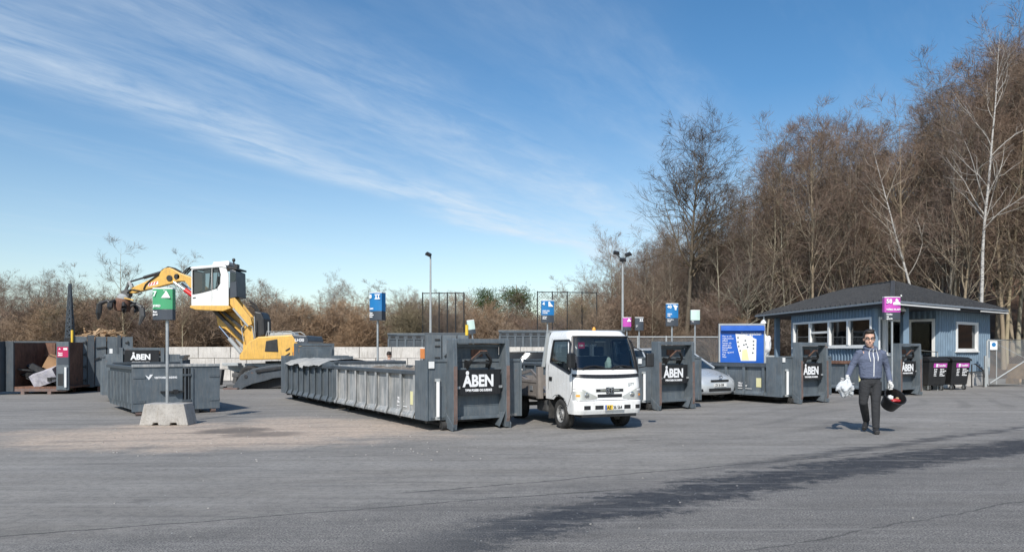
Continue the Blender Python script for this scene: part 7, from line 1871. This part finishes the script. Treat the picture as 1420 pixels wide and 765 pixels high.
    if gloves:
        for s in 'LR':
            q = MB(); hand(q, V['wr'+s], V['hd'+s], V['pn'+s], 1.12*scale, V['side'+s].x); d_ = V['hd'+s].normalized(); q.tube([V['wr'+s]-d_*0.04,V['wr'+s]+d_*0.03],[0.038,0.034],12)
            remeshed('glove', q, MT['glove'], t, 0.006, 1)
    return t, V
Yp = 13.5; s_ = Yp/F; R0 = Vector(((1208.5-710)*s_, Yp, 0))
def pj(px, py, dy=0.0):        # joint from its place in the picture, dy = depth offset
    Yd = Yp+dy; p = P(px, py, Yd); return p - R0
J = dict(head=pj(1205.3,469.5,-0.05), neck=pj(1207.3,482.5,0.0), chest=pj(1206.7,497,0.0), pelvis=pj(1207,523,0.0),
  shR=pj(1191.5,489.5,0.01), elR=pj(1181,508,0.06), wrR=pj(1175.2,522.5,-0.03),
  shL=pj(1223,489.5,0.01), elL=pj(1230.5,510.5,0.06), wrL=pj(1234.3,530,-0.05),
  hipR=pj(1199.8,531,0.0), knR=pj(1197,557.5,-0.02), anR=pj(1201.3,581,0.36), toeR=pj(1198.0,587.0,0.17),
  hipL=pj(1214.5,531,0.0), knL=pj(1214.3,560,-0.08), anL=pj(1214.6,591,-0.10), toeL=pj(1216.5,597.5,-0.30),
  hdR=Vector((-0.1,-0.1,-1)), pnR=Vector((0.9,-0.2,0)), sideR=Vector((1,0,0)),
  hdL=Vector((0.15,-0.1,-1)), pnL=Vector((-0.9,-0.2,0)), sideL=Vector((-1,0,0)))
J['toeR'].z = 0.055; J['anR'].z = 0.20; J['toeL'].z = 0.035; J['anL'].z = 0.095
person('dark-haired man in glasses and blue-grey hoodie carrying a white bag and a black tub', R0, J, (-0.30,-0.95,-0.12), hs=1.22)
# bucket held in his left hand
wl = R0 + J['wrL'] + Vector((0.015,-0.01,-0.12))
rimc = P(1241.5,549.5,13.32); axis = Vector((0.10,-0.62,0.60)).normalized(); zr = axis
xr = Vector((1,0,0)); xr = (xr - zr*xr.dot(zr)).normalized(); yr = zr.cross(xr)
Mb = Matrix(((xr.x,yr.x,zr.x,0),(xr.y,yr.y,zr.y,0),(xr.z,yr.z,zr.z,0),(0,0,0,1)))
t = thing('tub', 'black round mortar tub tilted open in the gloved hand of the walking man', 'tub', rimc); r_ = 0.19
q = MB(); q.lathe([(0.001,-0.27),(r_*0.74,-0.27),(r_*0.98,-0.01),(r_*1.05,0.0),(r_*1.05,0.012),(r_*0.96,0.012),(r_*0.72,-0.255),(0.001,-0.255)],32,Mb); q.build('shell', MT['plastic'], t, smooth=True)
q = MB(); hp_ = wl - rimc; a_ = Mb @ Vector((-0.14,0.13,0.0)); b_ = Mb @ Vector((0.10,0.165,0.0))
q.tube([a_, a_.lerp(hp_,0.6)+Vector((-0.02,0,0.01)), hp_+Vector((-0.03,0,0.0)), hp_+Vector((0.03,0,0)), b_.lerp(hp_,0.6)+Vector((0.02,0,0.01)), b_],0.010,8); q.build('handle', MT['plastic'], t, smooth=True)
def small_lump(name, label, cat, off, r, mat, seed):
    c = rimc + Mb @ Vector(off); o = lump(name, label, cat, (0,0,0), *r, mat, seed, 0.35, n=10); o.location = c; return o
MT['redthing'] = paint('red_plastic', (0.42,0.03,0.035), 0.4, var=0.3)
small_lump('white_ball', 'white crumpled item lying in the black tub', 'litter', (-0.05,0.03,-0.07), (0.045,0.045,0.04), MT['bag'], 2)
small_lump('red_item', 'red plastic piece lying in the black tub, nearer its lower rim', 'litter', (0.03,-0.03,-0.08), (0.085,0.05,0.03), MT['redthing'], 6)
small_lump('pale_item', 'small pale scrap lying beside the red piece in the black tub', 'litter', (0.09,0.03,-0.08), (0.03,0.025,0.02), MT['wood'], 8)
# plastic bag in his right hand
MT['bagf'] = cloth('thin_white_plastic', (0.60,0.62,0.63), 1.0)
wb = P(1172.5,536.5,13.42); o = lump('plastic_bag', 'crumpled white plastic bag hanging from the gloved hand of the walking man', 'bag', (0,0,0), 0.15, 0.11, 0.155, MT['bagf'], 12, 0.26, n=34)
for v in o.data.vertices:
    k = max(0.0, v.co.z/0.14); v.co.x *= (1-0.55*min(1,k)); v.co.y *= (1-0.55*min(1,k)); v.co.z += 0.02*math.sin(v.co.x*40); v.co.x += 0.03*max(0,k)
o.location = wb
# second person behind the rubble
Yp2 = 26.0; R1 = Vector(((539.5-710)*Yp2/F, Yp2, 0))
h_ = H+(HZ-489)*Yp2/F; k = h_/1.75
J2 = {a: Vector(b)*k for a, b in dict(head=(0,0,1.64), neck=(0,0.01,1.48), chest=(0,0.0,1.28), pelvis=(0,0,0.93), shR=(-0.19,0,1.40), elR=(-0.23,0.03,1.12), wrR=(-0.20,-0.08,0.88), shL=(0.19,0,1.40), elL=(0.23,0.03,1.12), wrL=(0.20,-0.08,0.88), hipR=(-0.09,0,0.88), knR=(-0.10,-0.02,0.48), anR=(-0.10,0.02,0.09), toeR=(-0.12,-0.18,0.035), hipL=(0.09,0,0.88), knL=(0.10,-0.02,0.48), anL=(0.10,0.02,0.09), toeL=(0.12,-0.18,0.035)).items()}
J2.update(hdR=Vector((0,-0.2,-1)), pnR=Vector((1,0,0)), sideR=Vector((1,0,0)), hdL=Vector((0,-0.2,-1)), pnL=Vector((-1,0,0)), sideL=Vector((-1,0,0)))
person('person in a grey jacket behind the rubble container, beside the pole of blue sign 8', R1, J2, (0.2,0.98,0), glasses=False, top='jacket', smile=False, gloves=False, hs=1.0)
# debris strewn on the yard
rnd = random.Random(21); q = MB()
for k in range(150):
    p = G(rnd.uniform(120,700), rnd.uniform(572,640)) if k < 130 else G(rnd.uniform(0,1420), rnd.uniform(575,760))
    s = rnd.uniform(0.005,0.012); M_ = Matrix.Translation((p.x,p.y,s*0.4)) @ Matrix.Rotation(rnd.uniform(0,6),4,'Z'); q.box(-s,s,-s*0.7,s*0.7,-s*0.5,s*0.6,M_)
tag(q.build('loose_grit', MT['conc']), 'loose pale grit and crumbs scattered over the asphalt', 'grit', kind='stuff')
